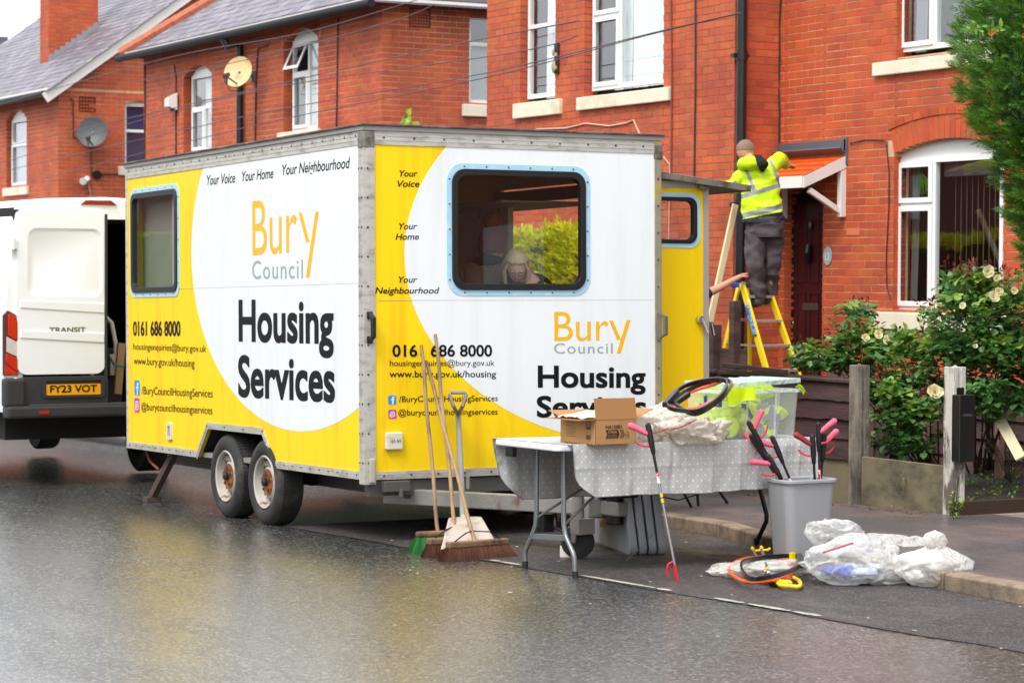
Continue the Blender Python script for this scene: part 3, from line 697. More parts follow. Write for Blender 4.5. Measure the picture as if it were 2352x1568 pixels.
# roof: front slope, left hip, right hip
def slates(parent, o, u, up, nrm, nu, nv, inside, w_=.3, e=.2):
    pc = Pieces()
    for j in range(nv):
        for i in range(-1, nu):
            c = o + u * ((i + (.5 if j % 2 else 0)) * w_ + w_ / 2) + up * (j * e + .16)
            if not inside(c): continue
            r = Matrix((u, up, nrm)).transposed().to_4x4()
            pc.put(Matrix.Translation(c + nrm * (.014 + U(-.002, .003))) @ r @ Matrix.Rotation(-.032, 4, 'X') @ Matrix.Rotation(U(-.012, .012), 4, 'Z'), (w_ - .006, .4, .011))
    return pc
pit = math.radians(36); oh = .3
def roof(h, xl, xr, yf, ze, hipL, hipR, depth=8.0, nmax=300):
    up = Vector((0, math.cos(pit), math.sin(pit))); nr_ = Vector((0, -math.sin(pit), math.cos(pit))); u = Vector((1, 0, 0))
    o = Vector((xl, yf, ze)); L_ = depth / 2 / math.cos(pit)
    def ins(c):
        t = (c.y - yf)
        return (not hipL or c.x - xl > t) and (not hipR or xr - c.x > t) and c.x < xr and c.x > xl - .01 and t < depth / 2
    pc = slates(h, o, u, up, nr_, int((xr - xl) / .3) + 1, int(L_ / .2), ins)
    pc.flush(h, 'slate', SLATE, nmax, rest='slate_roof')
    rz = ze + depth / 2 * math.tan(pit)
    a = xl + (depth / 2 if hipL else 0); b_ = xr - (depth / 2 if hipR else 0)
    mb = MB(); mb.add([(xl, yf, ze - .02), (xr, yf, ze - .02), (b_, yf + depth / 2, rz - .02), (a, yf + depth / 2, rz - .02), (xl, yf + depth, ze - .02), (xr, yf + depth, ze - .02)], [(0, 1, 2, 3), (3, 2, 5, 4)] + ([(1, 5, 2)] if hipR else []) + ([(0, 3, 4)] if hipL else []))
    mb.build('roof', M('roof_felt', '4a464c', .8), h)
    return a, b_, rz
gx0 = aY(280, 130, Y3 - oh).x; gzz = aY(280, 128, Y3 - oh).z
ra, rb, rz3 = roof(h3, gx0, X3R + .35, Y3 - oh, gzz - .02, True, True)
# hip tiles
n = 16; A = Vector((gx0, Y3 - oh, gzz)); B = Vector((ra, Y3 - oh + 4, rz3)); d = (B - A)
for i in range(n):
    a = A + d * (i / n); b_ = A + d * ((i + 1.04) / n)
    MB().tube([a + Vector((0, 0, .03)), b_ + Vector((0, 0, .05))], [.13, .11], 8).build('ridge_tile', TERRA, h3, smooth=True)
GUT = M('black_gutter', '15161a', .6, spec=.3)
def gutter(h, a, b_, z):
    MB().tube([(a, Y3 - oh - .06, z), (b_, Y3 - oh - .06, z)], .065, 10).build('gutter', GUT, h, smooth=True)
gutter(h3, gx0 - .05, X3R + .4, gzz - .06)
MB().box(gx0 + .1, X3R + .3, Y3 - oh, Y3 - oh + .03, ez, gzz - .05).box(X3R + .27, X3R + .3, Y3 - oh + .031, Y3 + 6, ez, gzz - .03).build('fascia', WHITEW, h3)
MB().box(gx0 + .15, X3R + .268, Y3 - oh + .031, Y3 + .01, ez + .002, ez + .02).box(X3R - .002, X3R + .268, Y3 + .011, Y3 + 6, ez + .002, ez + .02).build('soffit', M('dark_red_soffit', '4a2a26', .8), h3)
pp = aY(551, 200, Y3 - .08)
MB().tube([(aY(520, 80, Y3 - oh).x, Y3 - oh - .06, gzz - .1), (aY(520, 80, Y3 - oh).x + .05, Y3 - oh, gzz - .25), (pp.x, Y3 - .08, ez - .25), (pp.x, Y3 - .08, 1.5)], .058, 10).build('downpipe', BLACKP, h3, smooth=True)
wall_cable(h3, [(400, 150), (404, 180), (404, 230), (404, 360)], Y3, .014)
wall_cable(h3, [(616, 105), (594, 110), (591, 130), (588, 200), (586, 330)], Y3, .016)
wall_cable(h3, [(332, 150), (333, 250), (331, 380)], Y3, .018)
wall_cable(h3, [(776, 40), (774, 200), (772, 305)], Y3, .014)

def dish(name, lab, p, r, facing, mat, wallp, arm=.45):
    t = thing(name, lab, 'satellite dish', p, group='satellite dishes on the house walls')
    f = Vector(facing).normalized(); q = f.to_track_quat('Z', 'Y').to_matrix().to_4x4()
    mb = MB(); mb.lathe([(0, -.075 * r / .35)] + [(r * i / 8, -.075 * r / .35 + .075 * r / .35 * (i / 8) ** 2) for i in range(1, 9)] + [(r * 1.015, -.004), (r * .5, -.07 * r / .35)], 30, q)
    mb.build('dish', mat, t, smooth=True)
    dn = q @ Vector((0, -1, 0)); dn = Vector((0, 0, -1))
    tip = f * arm * .8 + dn * r * .75; root = dn * r * .8
    MB().tube([root, tip], .014, 8).build('arm', M('dish_arm', '55554f', .5), t)
    MB().tube([tip - f * .07 + Vector((0, 0, .05)), tip + f * .04 - Vector((0, 0, .02))], [.035, .045], 10).tube([tip + Vector((0, 0, -.02)), tip + Vector((0, 0, -.12))], .03, 8).build('receiver', M('receiver_grey', '4b463f', .5), t, smooth=True)
    MB().tube([-f * .04, Vector(wallp) - Vector(p) ], .022, 8).cbox(Vector(wallp) - Vector(p), (.12, .12, .16)).build('bracket', M('bracket_grey', '6a6a68', .5), t)
    MB().tube([tip + Vector((0, 0, -.1)), tip * .8 + Vector((.02, 0, -.24)), root + Vector((0, .05, -.12)), root], .006, 5).build('cable', WIRE, t)
    return t
pd = aY(546, 165, Y3 - .45)
dish('satellite_dish', 'large cream rust-stained satellite dish beside the black downpipe', pd, .255, (.55, -.75, .25), M('cream_dish', 'd8c08a', .5, var=.15, vs_=6, second='a9825a', s2=4, th=.6), aY(583, 176, Y3 - .03))
# alarm box
p = aY(402, 232, Y3 - .03)
t = thing('alarm_box', 'white burglar alarm box with a blue lamp under it on the brick wall', 'alarm box', p)
recalc(MB().add([(-.13, 0, -.13), (.13, 0, -.17), (.13, 0, .14), (-.13, 0, .1), (-.11, -.16, -.11), (.09, -.16, -.11), (.09, -.16, .06), (-.11, -.16, .03)], [(0, 1, 2, 3), (4, 5, 6, 7), (0, 1, 5, 4), (1, 2, 6, 5), (2, 3, 7, 6), (3, 0, 4, 7)]).build('housing', M('alarm_white', 'e4e2dc', .4), t, bevel=.01))
MB().ball((.03, -.07, -.16), (.045, .045, .04)).build('lamp', M('alarm_blue', '20285a', .2), t, smooth=True)

# ================================================================== far left house with the chimney
h4 = thing('brick_house', 'farthest brick house with a tall chimney, white bargeboards and a slate roof', 'house')
Y4 = 15.3; pc = Pieces(); shell = MB()
X4 = aY(134, 300, Y4).x; ez4 = aY(120, 205, Y4).z; f4 = Y4 + .08
w4 = (aY(27, 410, f4).x, aY(61, 400, Y4).x, aY(43, 430, f4).z, aY(43, 275, f4).z)
brick_wall(pc, shell, 'x', Y4, X4 - 9, X4, -1, ez4, [(w4[0] - .12, w4[1], w4[2], w4[3], .19, .0)])
ys0 = aX(287, 300, X4).y
s4 = (ys0, ys0 + 1.0, aX(305, 381, X4).z, aX(305, 238, X4).z, .06, .0)
brick_wall(pc, shell, 'y', X4, Y4 + .16, Y4 + 8, -1, ez4, [s4], phase=1)
# gable bricks
gd = 8.0; nz = int((gd / 2 * math.tan(pit)) / CO)
for k in range(nz):
    zc = ez4 + (k + .5) * CO - .0; ins_ = (zc - ez4) / math.tan(pit); y = Y4 + ins_
    shell.box(X4 - .2, X4 - .007, Y4 + ins_, Y4 + gd - ins_, zc - CO / 2, zc + CO / 2)
    x = Y4 + (BL / 2 if k % 2 else 0) + ins_
    while x < Y4 + gd - ins_ - BL and x < Y4 + 4.5:
        pc.put(Matrix.Translation((X4 - .08, x + BL / 2, zc)) @ Matrix.Rotation(math.radians(90), 4, 'Z'), (BL - .01, .16, CO - .012)); x += BL
pc.flush(h4, 'brick', BRICK2)
shell.build('wall', MORT, h4)
window(h4, onS((0, Y4, 0)), w4[0], w4[1], w4[2], w4[3], [(w4[0], w4[1], w4[2], w4[3] - .5, 1), (w4[0], w4[1], w4[3] - .5, w4[3] - .02, 0)], rise=.19, head=.0, recess=.08, blind=(w4[0] + .1, w4[1] - .05, w4[2], w4[3] - .1, M('pale_blue_blind', '9aa6b4', .8)), sill=(w4[0] - .25, w4[1] + .15, w4[2] - .18, w4[2] - .01), label='narrow arched window on the front of the farthest house')
window(h4, onF((X4, 0, 0)), s4[0], s4[1], s4[2], s4[3], [(s4[0], s4[1], s4[2], s4[3] - .55, 0), (s4[0], s4[1], s4[3] - .55, s4[3] - .02, 0)], rise=.05, recess=.07, blind=(s4[0] + .02, s4[1], s4[2], s4[3] - .05, M('deep_blue_blind', '1d2a70', .8)), sill=(s4[0] - .15, s4[1] + .1, s4[2] - .2, s4[2] - .02), label='side window with a deep blue blind')
e4 = aY(118, 208, Y4 - oh)
ra4, rb4, rz4 = roof(h4, X4 - 12, X4 + .25, Y4 - oh, e4.z, False, False, depth=gd + 2 * oh)
MB().tube([(X4 - 12, Y4 - oh - .06, e4.z - .05), (X4 + .2, Y4 - oh - .06, e4.z - .05)], .065, 10).build('gutter', GUT, h4, smooth=True)
MB().box(X4 - 12, X4 + .2, Y4 - oh, Y4 - oh + .03, ez4 - .02, e4.z - .03).build('fascia', WHITEW, h4)
up4 = Vector((0, math.cos(pit), math.sin(pit)))
MB().bar(Vector((X4 + .22, Y4 - oh - .05, e4.z - .14)), Vector((X4 + .22, Y4 - oh, e4.z - .1)) + up4 * 5.3, .04, .2).build('bargeboard', WHITEW, h4)
n = 26
for i in range(n):
    x = X4 + .25 - 12 * i / n
    MB().tube([(x, Y4 - oh + gd / 2 + oh, rz4 + .02), (x - .47, Y4 - oh + gd / 2 + oh, rz4 + .03)], [.13, .115], 8).build('ridge_tile', TERRA, h4, smooth=True)
# chimney: corner edge meets the roof at pixel (112, 137)
def roofpt(px, py):
    r = ray(px, py); nrm = Vector((0, -math.sin(pit), math.cos(pit))); o = Vector((0, Y4 - oh, e4.z)); t = (o - CAM).dot(nrm) / r.dot(nrm); return CAM + r * t
cb = roofpt(112, 146); cy2 = aX(226, 80, cb.x).y
chim = bpy.data.objects.new('chimney', None); COL.objects.link(chim); chim.parent = h4
pcC = Pieces(); shC = MB()
brick_wall(pcC, shC, 'x', cb.y, cb.x - .62, cb.x, cb.z - .6, cb.z + 4, [])
brick_wall(pcC, shC, 'y', cb.x, cb.y + .16, cy2, cb.z - .6, cb.z + 4, [], phase=1)
pcC.flush(chim, 'brick', BRICK, 200)
shC.box(cb.x - .61, cb.x - .21, cb.y + .21, cy2 - .01, cb.z - .6, cb.z + 3.9)
shC.build('chimney_core', MORT2, chim)
mb = MB()
for i in range(9):
    y = cb.y + (cy2 - cb.y) * i / 9; z = cb.z + (y - cb.y) * math.tan(pit)
    mb.box(cb.x, cb.x + .02, y, y + (cy2 - cb.y) / 9, z - .1, z + .2)
mb.build('flashing', M('grey_lead', '8b8f92', .6), h4)
p = aX(212, 303, X4 + .35)
dish('satellite_dish', 'dark grey satellite dish on the side wall of the farthest house', p, .31, (.85, -.55, .25), M('grey_dish', '4e5054', .5, var=.1), aX(218, 322, X4 + .03), arm=.4)
p = aX(200, 241, X4); v_ = MB()
for i in range(5):
    for j in range(4): v_.box(X4 - .005, X4 + .006, p.y - .15 + i * .062, p.y - .15 + i * .062 + .042, p.z - .13 + j * .07, p.z - .13 + j * .07 + .045)
v_.build('air_vent', BRICK, h4, kind='stuff')
MB().box(X4 - .006, X4 + .001, p.y - .17, p.y + .18, p.z - .15, p.z + .16).build('vent_backing', M('vent_dark_far', '4c2418', .9), h4)
p = aX(197, 412, X4)
t = thing('security_light', 'small white security lamp on a wire beside the far house wall', 'wall lamp', p)
MB().tube([(.0, 0, 0), (.1, 0, .02)], .05, 10).tube([(.02, -.08, -.02), (.14, -.1, -.05)], [.05, .075], 10).build('lamp_head', UPVC, t, smooth=True)
MB().tube([(.02, .02, 0), (.03, .1, -.3), (.02, .08, -.6), (.02, .12, -.75)], .012, 6).build('wire', M('pale_wire', 'c9a59a', .6), t)
tag(MB().tube([tuple(aX(221, 402, X4)), tuple(aX(221, 402, X4) + Vector((.08, 0, 0)))], .09, 12).build('round_vent', BLACKP), 'small round black vent on the far house wall', 'vent')
wall = [aX(161, 225, X4 + .02), aX(168, 232, X4 + .02), aX(168, 315, X4 + .02), aX(190, 322, X4 + .02)]
MB().tube(wall, .014, 5).tube([aX(209, 330, X4 + .02), aX(209, 400, X4 + .02), aX(290, 400, X4 + .02)], .014, 5).build('cable', WIRE, h4)
# a far roof peeping at the left edge
tag(MB().box(-98, -86, 18, 26, 2, 10.2).add([(-99, 17.5, 10.2), (-85, 17.5, 10.2), (-85, 22, 12.2), (-99, 22, 12.2)], [(0, 1, 2, 3)]).build('distant_house', SLATE), 'distant roof just showing at the left edge behind the farthest house', 'house')

# overhead telephone wires
tw = [((0, 375), (560, 215), (1176, 122), (1330, 82)), ((0, 340), (500, 225), (1000, 112), (1330, 48)), ((0, 395), (600, 260), (1118, 168), (1500, 76), (1700, 30)), ((60, 420), (600, 285), (1118, 178), (1500, 78), (1702, 31)), ((0, 240), (400, 130), (700, 75), (960, 0)), ((300, 190), (600, 130), (900, 50), (1000, 10))]
for i, q in enumerate(tw):
    pts = []
    d0, d1 = 40, 26
    for j in range(25):
        t = j / 24 * (len(q) - 1); k = min(int(t), len(q) - 2); f = t - k
        # smooth sag through the listed points
        P0 = q[max(k - 1, 0)]; P1 = q[k]; P2 = q[k + 1]; P3 = q[min(k + 2, len(q) - 1)]
        def cr(a, b_, c, d): return .5 * (2 * b_ + (c - a) * f + (2 * a - 5 * b_ + 4 * c - d) * f * f + (3 * b_ - a - 3 * c + d) * f ** 3)
        pts.append(aY(cr(P0[0], P1[0], P2[0], P3[0]), cr(P0[1], P1[1], P2[1], P3[1]), 13.6 + .05 * i))
    tag(MB().tube(pts, .0065, 4).build('telephone_wire', M('grey_wire', '5a4a50', .6) if i == 0 else bpy.data.materials['grey_wire']),
        ['telephone wire running from the left edge below the cream dish up past the wall ornament', 'telephone wire ending above the narrow upstairs window of the projecting front',
         'lower of two wires meeting before the wide upstairs window beside the drainpipe', 'lowest telephone wire, crossing just above the trailer roof at the house gap',
         'telephone wire crossing just under the gutter of the slate roofed house', 'short highest wire from the hipped roof corner past the perforated air vent'][i], 'wire', 'telephone wires in front of the houses')

# ------------------------------------------------------------------ the other side of the road (seen in the window glass)
oh_ = thing('brick_house', 'row of brick houses across the road, seen only as a reflection in the window glass', 'house')
MB().box(-120, 10, -24, -17, -2, 6.4).build('wall', M('plain_red_brick', '6a3324', .8, var=.3, vs_=3, world=True), oh_)
MB().add([(-121, -16.6, 6.4), (11, -16.6, 6.4), (11, -20.5, 9), (-121, -20.5, 9)], [(0, 1, 2, 3)]).build('roof', SLATE, oh_)
nh = thing('brick_house', 'next brick houses along the street beyond the right edge, mirrored faintly in the trailer window', 'house')
MB().box(-15.19, 60, Y1 + .01, 24, -1, 6.6).build('wall', M('plain_brick_next', '5e3020', .8, var=.3, vs_=3, world=True), nh)
MB().add([(-15, Y1 - .3, 6.6), (60, Y1 - .3, 6.6), (60, 19.5, 9.6), (-15, 19.5, 9.6)], [(0, 1, 2, 3)]).build('roof', SLATE, nh)
nw = MB()
for i in range(14): nw.box(-13 + i * 5, -11.3 + i * 5, Y1 - .02, Y1 + .02, 1.4, 3).box(-13 + i * 5, -11.3 + i * 5, Y1 - .02, Y1 + .02, 4.2, 5.6)
nw.build('window_row', M('next_window', '8a9096', .2), nh, kind='stuff')
mb = MB()
for i in range(30): mb.box(-118 + i * 4.2, -116.6 + i * 4.2, -17.0, -16.95, 1 + 2.6 * (i % 2), 2.4 + 2.6 * (i % 2))
mb.build('window_row', M('far_window', '8a9096', .2), oh_, kind='stuff')
# ================================================================== the box trailer
XF, YS = -15.36, 7.19
TL, TW, TB, TT = 4.88, 2.42, .445, 2.88
def SP(x, y): p = aY(x, y, YS); return (p.x - XF, p.z - gz(p.x))          # a point of the long side, trailer coordinates
def FP(x, y): p = aX(x, y, XF); return (p.y - YS, p.z - gz(XF))
tr = thing('box_trailer', 'yellow and white council box trailer with large windows and twin wheels, parked at the kerb', 'trailer', (XF, YS, gz(XF)), (0, -math.atan(K), 0))
YEL = M('yellow_vinyl', 'ffd600', .45, var=.03, vs_=2, coat=.12, coatr=.2, second='f0bc08', s2=1.1, th=.62, tw=.1, spec=.35, stretch=(5, 5, .5))
WHT = M('white_vinyl', 'edf1f3', .36, var=.025, vs_=2, coat=.2, coatr=.15, second='e4e8e8', s2=1.1, th=.6, tw=.1, stretch=(5, 5, .5))
BLK = M('black_vinyl', '101114', .6, var=.05, spec=.2)
GRYV = M('grey_vinyl', '9aa8a8', .4, var=.05)
YEL2 = M('amber_vinyl', 'f3b80a', .4, var=.04)
ALU = M('weathered_aluminium', 'cdc9c1', .45, metal=.35, var=.22, vs_=14, bump=.25, bs=60, second='938d82', s2=7, th=.6, tw=.12, stretch=(1, 1, 3))
ALUD = M('dirty_aluminium', '8b857b', .5, metal=.45, var=.3, vs_=20, second='5f574c', s2=9, th=.55)
RIV = M('rivet_steel', '55504c', .45, metal=.6, var=.4, vs_=50, isl=.3)
RUST = M('rusty_iron', '6b3b22', .85, var=.4, vs_=25, second='a8642f', s2=14)
LBLUE = M('pale_blue_trim', 'a8d4ea', .4, var=.06, vs_=10, second='c6dfe9', s2=12, th=.6)
RUB = M('black_rubber', '141315', .45, var=.15, vs_=20)
TGLASS = glass('trailer_window_glass', (.95, .95, .93), .0, .01)
INW = M('inner_wall', 'b8b5af', .7, var=.08)
INWHT = M('inner_white_board', 'c9c4bd', .6, var=.05)
OPX0, OPX1 = aY(1172, 550, YS + TW).x - XF - .05, -.30       # doorway in the far side
# arch outline over the wheels (trailer coordinates)
ar = [SP(453, 1046), SP(478, 984), SP(606, 995), SP(634, 1069)]
az = TB + .03
ARX = [ar[0][0], ar[1][0], ar[2][0], ar[3][0]]; ARZ = (ar[1][1] + ar[2][1]) / 2
S0 = onS((0, 0, 0)); F0 = onF((0, 0, 0))
# windows: outer rounded rectangles
sw_ = (SP(304, 428)[0], SP(417, 440)[0], SP(410, 681)[1], SP(410, 421)[1])
fw2 = (FP(1032, 500)[0], FP(1362, 500)[0], FP(1100, 679)[1], FP(1200, 378)[1])
def panel_with_hole(outer, hole, z0, z1, Mx):
    """flat sheet, outline polygon with a rounded hole, triangulated by Blender"""
    c = bpy.data.curves.new('p', 'CURVE'); c.dimensions = '2D'; c.fill_mode = 'BOTH'
    for P in ([outer] + ([hole] if hole else [])):
        sp_ = c.splines.new('POLY'); sp_.points.add(len(P) - 1)
        for q, p in zip(sp_.points, P): q.co = (p[0], p[1], 0, 1)
        sp_.use_cyclic_u = True
    c.extrude = abs(z1 - z0) / 2
    o = bpy.data.objects.new('p', c); COL.objects.link(o)
    dg = bpy.context.evaluated_depsgraph_get(); me = bpy.data.meshes.new_from_object(o.evaluated_get(dg))
    mb = MB(); mb.add([(v.co.x, v.co.y, v.co.z + (z0 + z1) / 2) for v in me.vertices], [tuple(p.vertices) for p in me.polygons], Mx)
    bpy.data.objects.remove(o); bpy.data.curves.remove(c); bpy.data.meshes.remove(me)
    return mb
def ringpts(w_, g, r): return rrect(w_[0] + g, w_[1] - g, w_[2] + g, w_[3] - g, r)
side_out = [(-TL, TB), (ARX[0], TB), (ARX[1], ARZ), (ARX[2], ARZ), (ARX[3], TB), (0, TB), (0, TT), (-TL, TT)]
o = panel_with_hole(side_out, ringpts(sw_, .07, .09), -.035, 0, S0).build('side_panel', YEL, tr)
o = panel_with_hole([(0, TB), (TW, TB), (TW, TT), (0, TT)], ringpts(fw2, .07, .1), -.035, 0, F0).build('front_panel', YEL, tr)
# white discs printed on the panels, cut to the panel and to the window
def clip_disc(cx, cz, rx, rz, x0, x1, z0, z1, n=96):
    P = [(cx + rx * math.cos(2 * math.pi * k / n), cz + rz * math.sin(2 * math.pi * k / n)) for k in range(n)]
    def clip(P, f, inter):
        out = []
        for i in range(len(P)):
            a, b = P[i - 1], P[i]
            if f(a) != f(b): out.append(inter(a, b))
            if f(b): out.append(b)
        return out
    for (ax, v, sg) in ((0, x0, 1), (0, x1, -1), (1, z0, 1), (1, z1, -1)):
        P = clip(P, lambda p: sg * p[ax] >= sg * v, lambda a, b: tuple(v if i == ax else a[i] + (b[i] - a[i]) * (v - a[ax]) / (b[ax] - a[ax]) for i in range(2)))
    return P
panel_with_hole(clip_disc(-1.221, 2.109, 2.104, 1.371, -TL, -.07, TB, TT - .08), None, -.001, .0015, S0).build('white_disc', WHT, tr)
panel_with_hole(clip_disc(2.324, 2.018, 2.015, 1.384, .08, TW - .05, TB, TT - .08), ringpts(fw2, .07, .1), -.001, .0015, F0).build('white_disc', WHT, tr)
# the other walls, roof and floor
MB().box(-TL + .002, -TL + .04, .036, TW - .036, TB + .002, TT - .002).build('rear_panel', YEL, tr)
mb = MB(); mb.box(-TL + .041, OPX0, TW - .035, TW, TB + .001, TT - .03).box(OPX0, OPX1, TW - .035, TW, 2.62, TT - .03).box(OPX1, -.036, TW - .035, TW, TB + .001, TT - .03)
mb.build('kerbside_panel', YEL, tr)
MB().box(-TL - .02, .02, -.02, TW + .02, TT - .002, TT + .028).build('roof', M('roof_sheet', '8e8a84', .5, var=.2, vs_=3), tr)
MB().box(-TL - .03, .03, -.03, TW + .03, TT + .0285, TT + .044).build('roof_lip', M('dark_roof_edge', '4b3f3b', .6, var=.3, vs_=10, second='7a6a62', s2=8), tr, bevel=.004)
MB().box(-TL + .042, -.037, .037, TW - .037, TB + .003, TB + .04).build('floor', M('trailer_floor', '8f8a84', .7), tr)
# inside: lining, ceiling and cupboards
MB().box(-TL + .05, ARX[0] - .02, .037, .05, TB + .05, ARZ + .03).box(ARX[3] + .02, -.04, .037, .05, TB + .05, ARZ + .03).box(-TL + .05, -.04, .037, .05, ARZ + .03, sw_[2] + .02).box(-TL + .05, sw_[0] + .05, .037, .05, sw_[2] + .02, TT - .03).box(sw_[1] - .05, -.04, .037, .05, sw_[2] + .02, TT - .03).build('lining', INW, tr)
MB().box(-TL + .05, -.04, .05, TW - .05, TT - .05, TT - .03).build('ceiling', M('ceiling_board', '8f8b85', .7), tr)
MB().box(-3.9, -3.87, .05, TW - .05, TB + .05, TT - .06).build('partition', INWHT, tr)
cbx = aY(1080, 500, YS + 1.9).x - XF
MB().box(cbx - .05, aY(1178, 500, YS + 1.9).x - XF, 1.88, 1.93, 1.1, aY(1130, 464, YS + 1.9).z - gz(XF) + .02).build('notice_board', INWHT, tr, bevel=.005)
for px in (1108, 1152):
    q = aY(px, 484, YS + 1.87); MB().box(q.x - XF - .012, q.x - XF + .012, 1.865, 1.88, 2.36, 2.47).build('hinge', ALUD, tr)
MB().box(-2.6, -.6, 1.4, 2.3, 2.43, 2.445).build('shelf', M('grey_locker', '7c766e', .6), tr)
MB().box(OPX1 - .02, OPX1 + .06, TW - .14, TW - .04, TB + .05, TT - .06).build('door_post', M('dark_frame', '3a3835', .5, metal=.3), tr)
MB().box(-1.1, -.25, .3, 1.9, 1.18, 1.215).build('worktop', M('worktop', '8f8b84', .5), tr)
# aluminium edging
def trim(a, b, w_, d, nrm, name='edge_trim', mat=ALU, ribs=2):
    """flat bar on the face with raised ribs; nrm is the face normal"""
    a, b, n = Vector(a), Vector(b), Vector(nrm); dd = (b - a).normalized(); sv = dd.cross(n).normalized()
    mb = MB()
    def plate(off, ww, h0, h1):
        v = []
        for p in (a, b):
            for s_ in (-1, 1):
                for h in (h0, h1): v.append(p + sv * (off + s_ * ww / 2) + n * h)
        mb.add(v, [(0, 1, 3, 2), (4, 6, 7, 5), (0, 4, 5, 1), (2, 3, 7, 6), (1, 5, 7, 3), (0, 2, 6, 4)])
    plate(0, w_, 0, d)
    for i in range(ribs): plate((-1 + 2 * (i + .5) / ribs) * w_ * .3, w_ * .1, d - .0005, d + .0025)
    o = mb.build(name, mat, tr); recalc(o); return o
nS, nF = (0, -1, 0), (1, 0, 0)
z_ = TT - .05
trim((-TL, -.0005, z_), (-.075, -.0005, z_), .1, .006, nS); trim((.0005, .075, z_), (.0005, TW - .05, z_), .1, .006, nF)
zb_ = TB + .028
trim((-TL, -.0005, zb_), (ARX[0] - .01, -.0005, zb_), .056, .006, nS); trim((ARX[3] + .01, -.0005, zb_), (-.075, -.0005, zb_), .056, .006, nS)
trim((.0005, .075, zb_), (.0005, TW - .05, zb_), .056, .006, nF)
trim((ARX[0], -.0005, TB), (ARX[1], -.0005, ARZ + .01), .045, .0055, nS); trim((ARX[1] - .01, -.0005, ARZ + .02), (ARX[2] + .01, -.0005, ARZ + .02), .05, .0065, nS); trim((ARX[2], -.0005, ARZ + .01), (ARX[3], -.0005, TB), .045, .0055, nS)
MB().box(-TL - .012, -TL + .02, -.012, .03, TB - .005, TT).build('corner_post', ALU, tr, bevel=.008)
mb = MB(); mb.box(-.075, .0, -.012, .0, TB - .03, TT - .09).box(0, .012, -.012, .075, TB - .03, TT - .09)
for q in (-.06, -.04): mb.box(q, q + .008, -.015, -.0119, TB - .03, TT - .09)
for q in (.03, .05): mb.box(.0119, .015, q, q + .008, TB - .03, TT - .09)
mb.build('corner_post', ALU, tr)
MB().box(-.08, .016, -.018, .08, TT - .13, TT + .002).build('corner_cap', ALUD, tr, bevel=.015)
MB().box(.0, .012, TW - .05, TW, TB - .03, TT - .11).box(-.05, 0, TW, TW + .012, TB - .03, TT - .11).build('corner_post', M('yellowed_aluminium', 'a39c88', .45, metal=.4, var=.25, vs_=12, second='c9b04a', s2=3, th=.6), tr)
MB().box(-.06, .016, TW - .055, TW + .018, TT - .15, TT - .02).build('corner_cap', ALUD, tr, bevel=.015)
# wheel well
mb = MB(); mb.add([(ARX[0], .04, TB), (ARX[1], .04, ARZ), (ARX[1], .5, ARZ), (ARX[0], .5, TB)], [(0, 1, 2, 3)]); mb.add([(ARX[1], .04, ARZ), (ARX[2], .04, ARZ), (ARX[2], .5, ARZ), (ARX[1], .5, ARZ)], [(0, 1, 2, 3)]); mb.add([(ARX[2], .04, ARZ), (ARX[3], .04, TB), (ARX[3], .5, TB), (ARX[2], .5, ARZ)], [(0, 1, 2, 3)])
mb.box(ARX[0], ARX[3], .3, .5, .3, ARZ + .02); mb.build('wheel_well', M('black_underside', '141312', .9), tr)
# rivets
def rivets(name, pts, n, r=.0085):
    mb = MB(); q = Vector(n).to_track_quat('Z', 'Y').to_matrix().to_4x4()
    for p in pts: mb.lathe([(r, 0), (r * .8, r * .5), (r * .3, r * .75), (0, r * .8)], 8, Matrix.Translation(p) @ q)
    return mb.build(name, RIV, tr, kind='stuff')
P = []
for i in range(26): P.append((-TL + .08 + i * (TL - .2) / 25, -.007, TT - .035))
for i in range(30):
    x = -TL + .07 + i * (TL - .2) / 29
    if x < ARX[0] - .05 or x > ARX[3] + .05: P.append((x, -.007, zb_ + .004))
for k in range(4): P.append((ARX[1] + (ARX[2] - ARX[1]) * k / 3, -.008, ARZ + .02))
for k in range(1, 4): P.append((ARX[2] + (ARX[3] - ARX[2]) * k / 4, -.007, ARZ + (TB - ARZ) * k / 4))
for i in range(11): P += [(-.06, -.013, TB + .12 + i * .205), (-.015, -.013, TB + .12 + i * .205)]
rivets('rivet', P, nS)
P = []
for i in range(10): P.append((.0075, .15 + i * (TW - .3) / 9, TT - .05))
for i in range(11): P.append((.0075, .14 + i * (TW - .3) / 10, zb_))
for i in range(11): P += [(.013, .02, TB + .12 + i * .205), (.013, TW - .025, TB + .15 + i * .2)]
rivets('rivet', P, nF)
# windows with blue trim, rubber seal, glass
def twin(Mx, w_, r, nm, n):
    wo = MB().ring(ringpts(w_, 0, r), ringpts(w_, .045, r * .75), -.002, .006, Mx).build('window_surround', LBLUE, tr)
    MB().ring(ringpts(w_, .04, r * .78), ringpts(w_, .085, r * .6), -.03, .018, Mx).build('rubber_seal', RUB, wo, bevel=.004)
    MB().prism(ringpts(w_, .08, r * .6), -.012, -.006, Mx).build('pane', TGLASS, wo)
    pts = []
    for i in range(6):
        x = w_[0] + (w_[1] - w_[0]) * (.12 + .76 * i / 5); pts += [(x, w_[3] - .022), (x, w_[2] + .022)]
    for i in range(5):
        z = w_[2] + (w_[3] - w_[2]) * (.12 + .76 * i / 4); pts += [(w_[0] + .022, z), (w_[1] - .022, z)]
    return wo, [Mx @ Vector((a, b, .006)) for a, b in pts]
wo, pts = twin(F0, fw2, .13, 'front', nF); rivets('rivet', pts, nF, .007)
wo2, pts = twin(S0, sw_, .1, 'side', nS); rivets('rivet', pts, nS, .006)
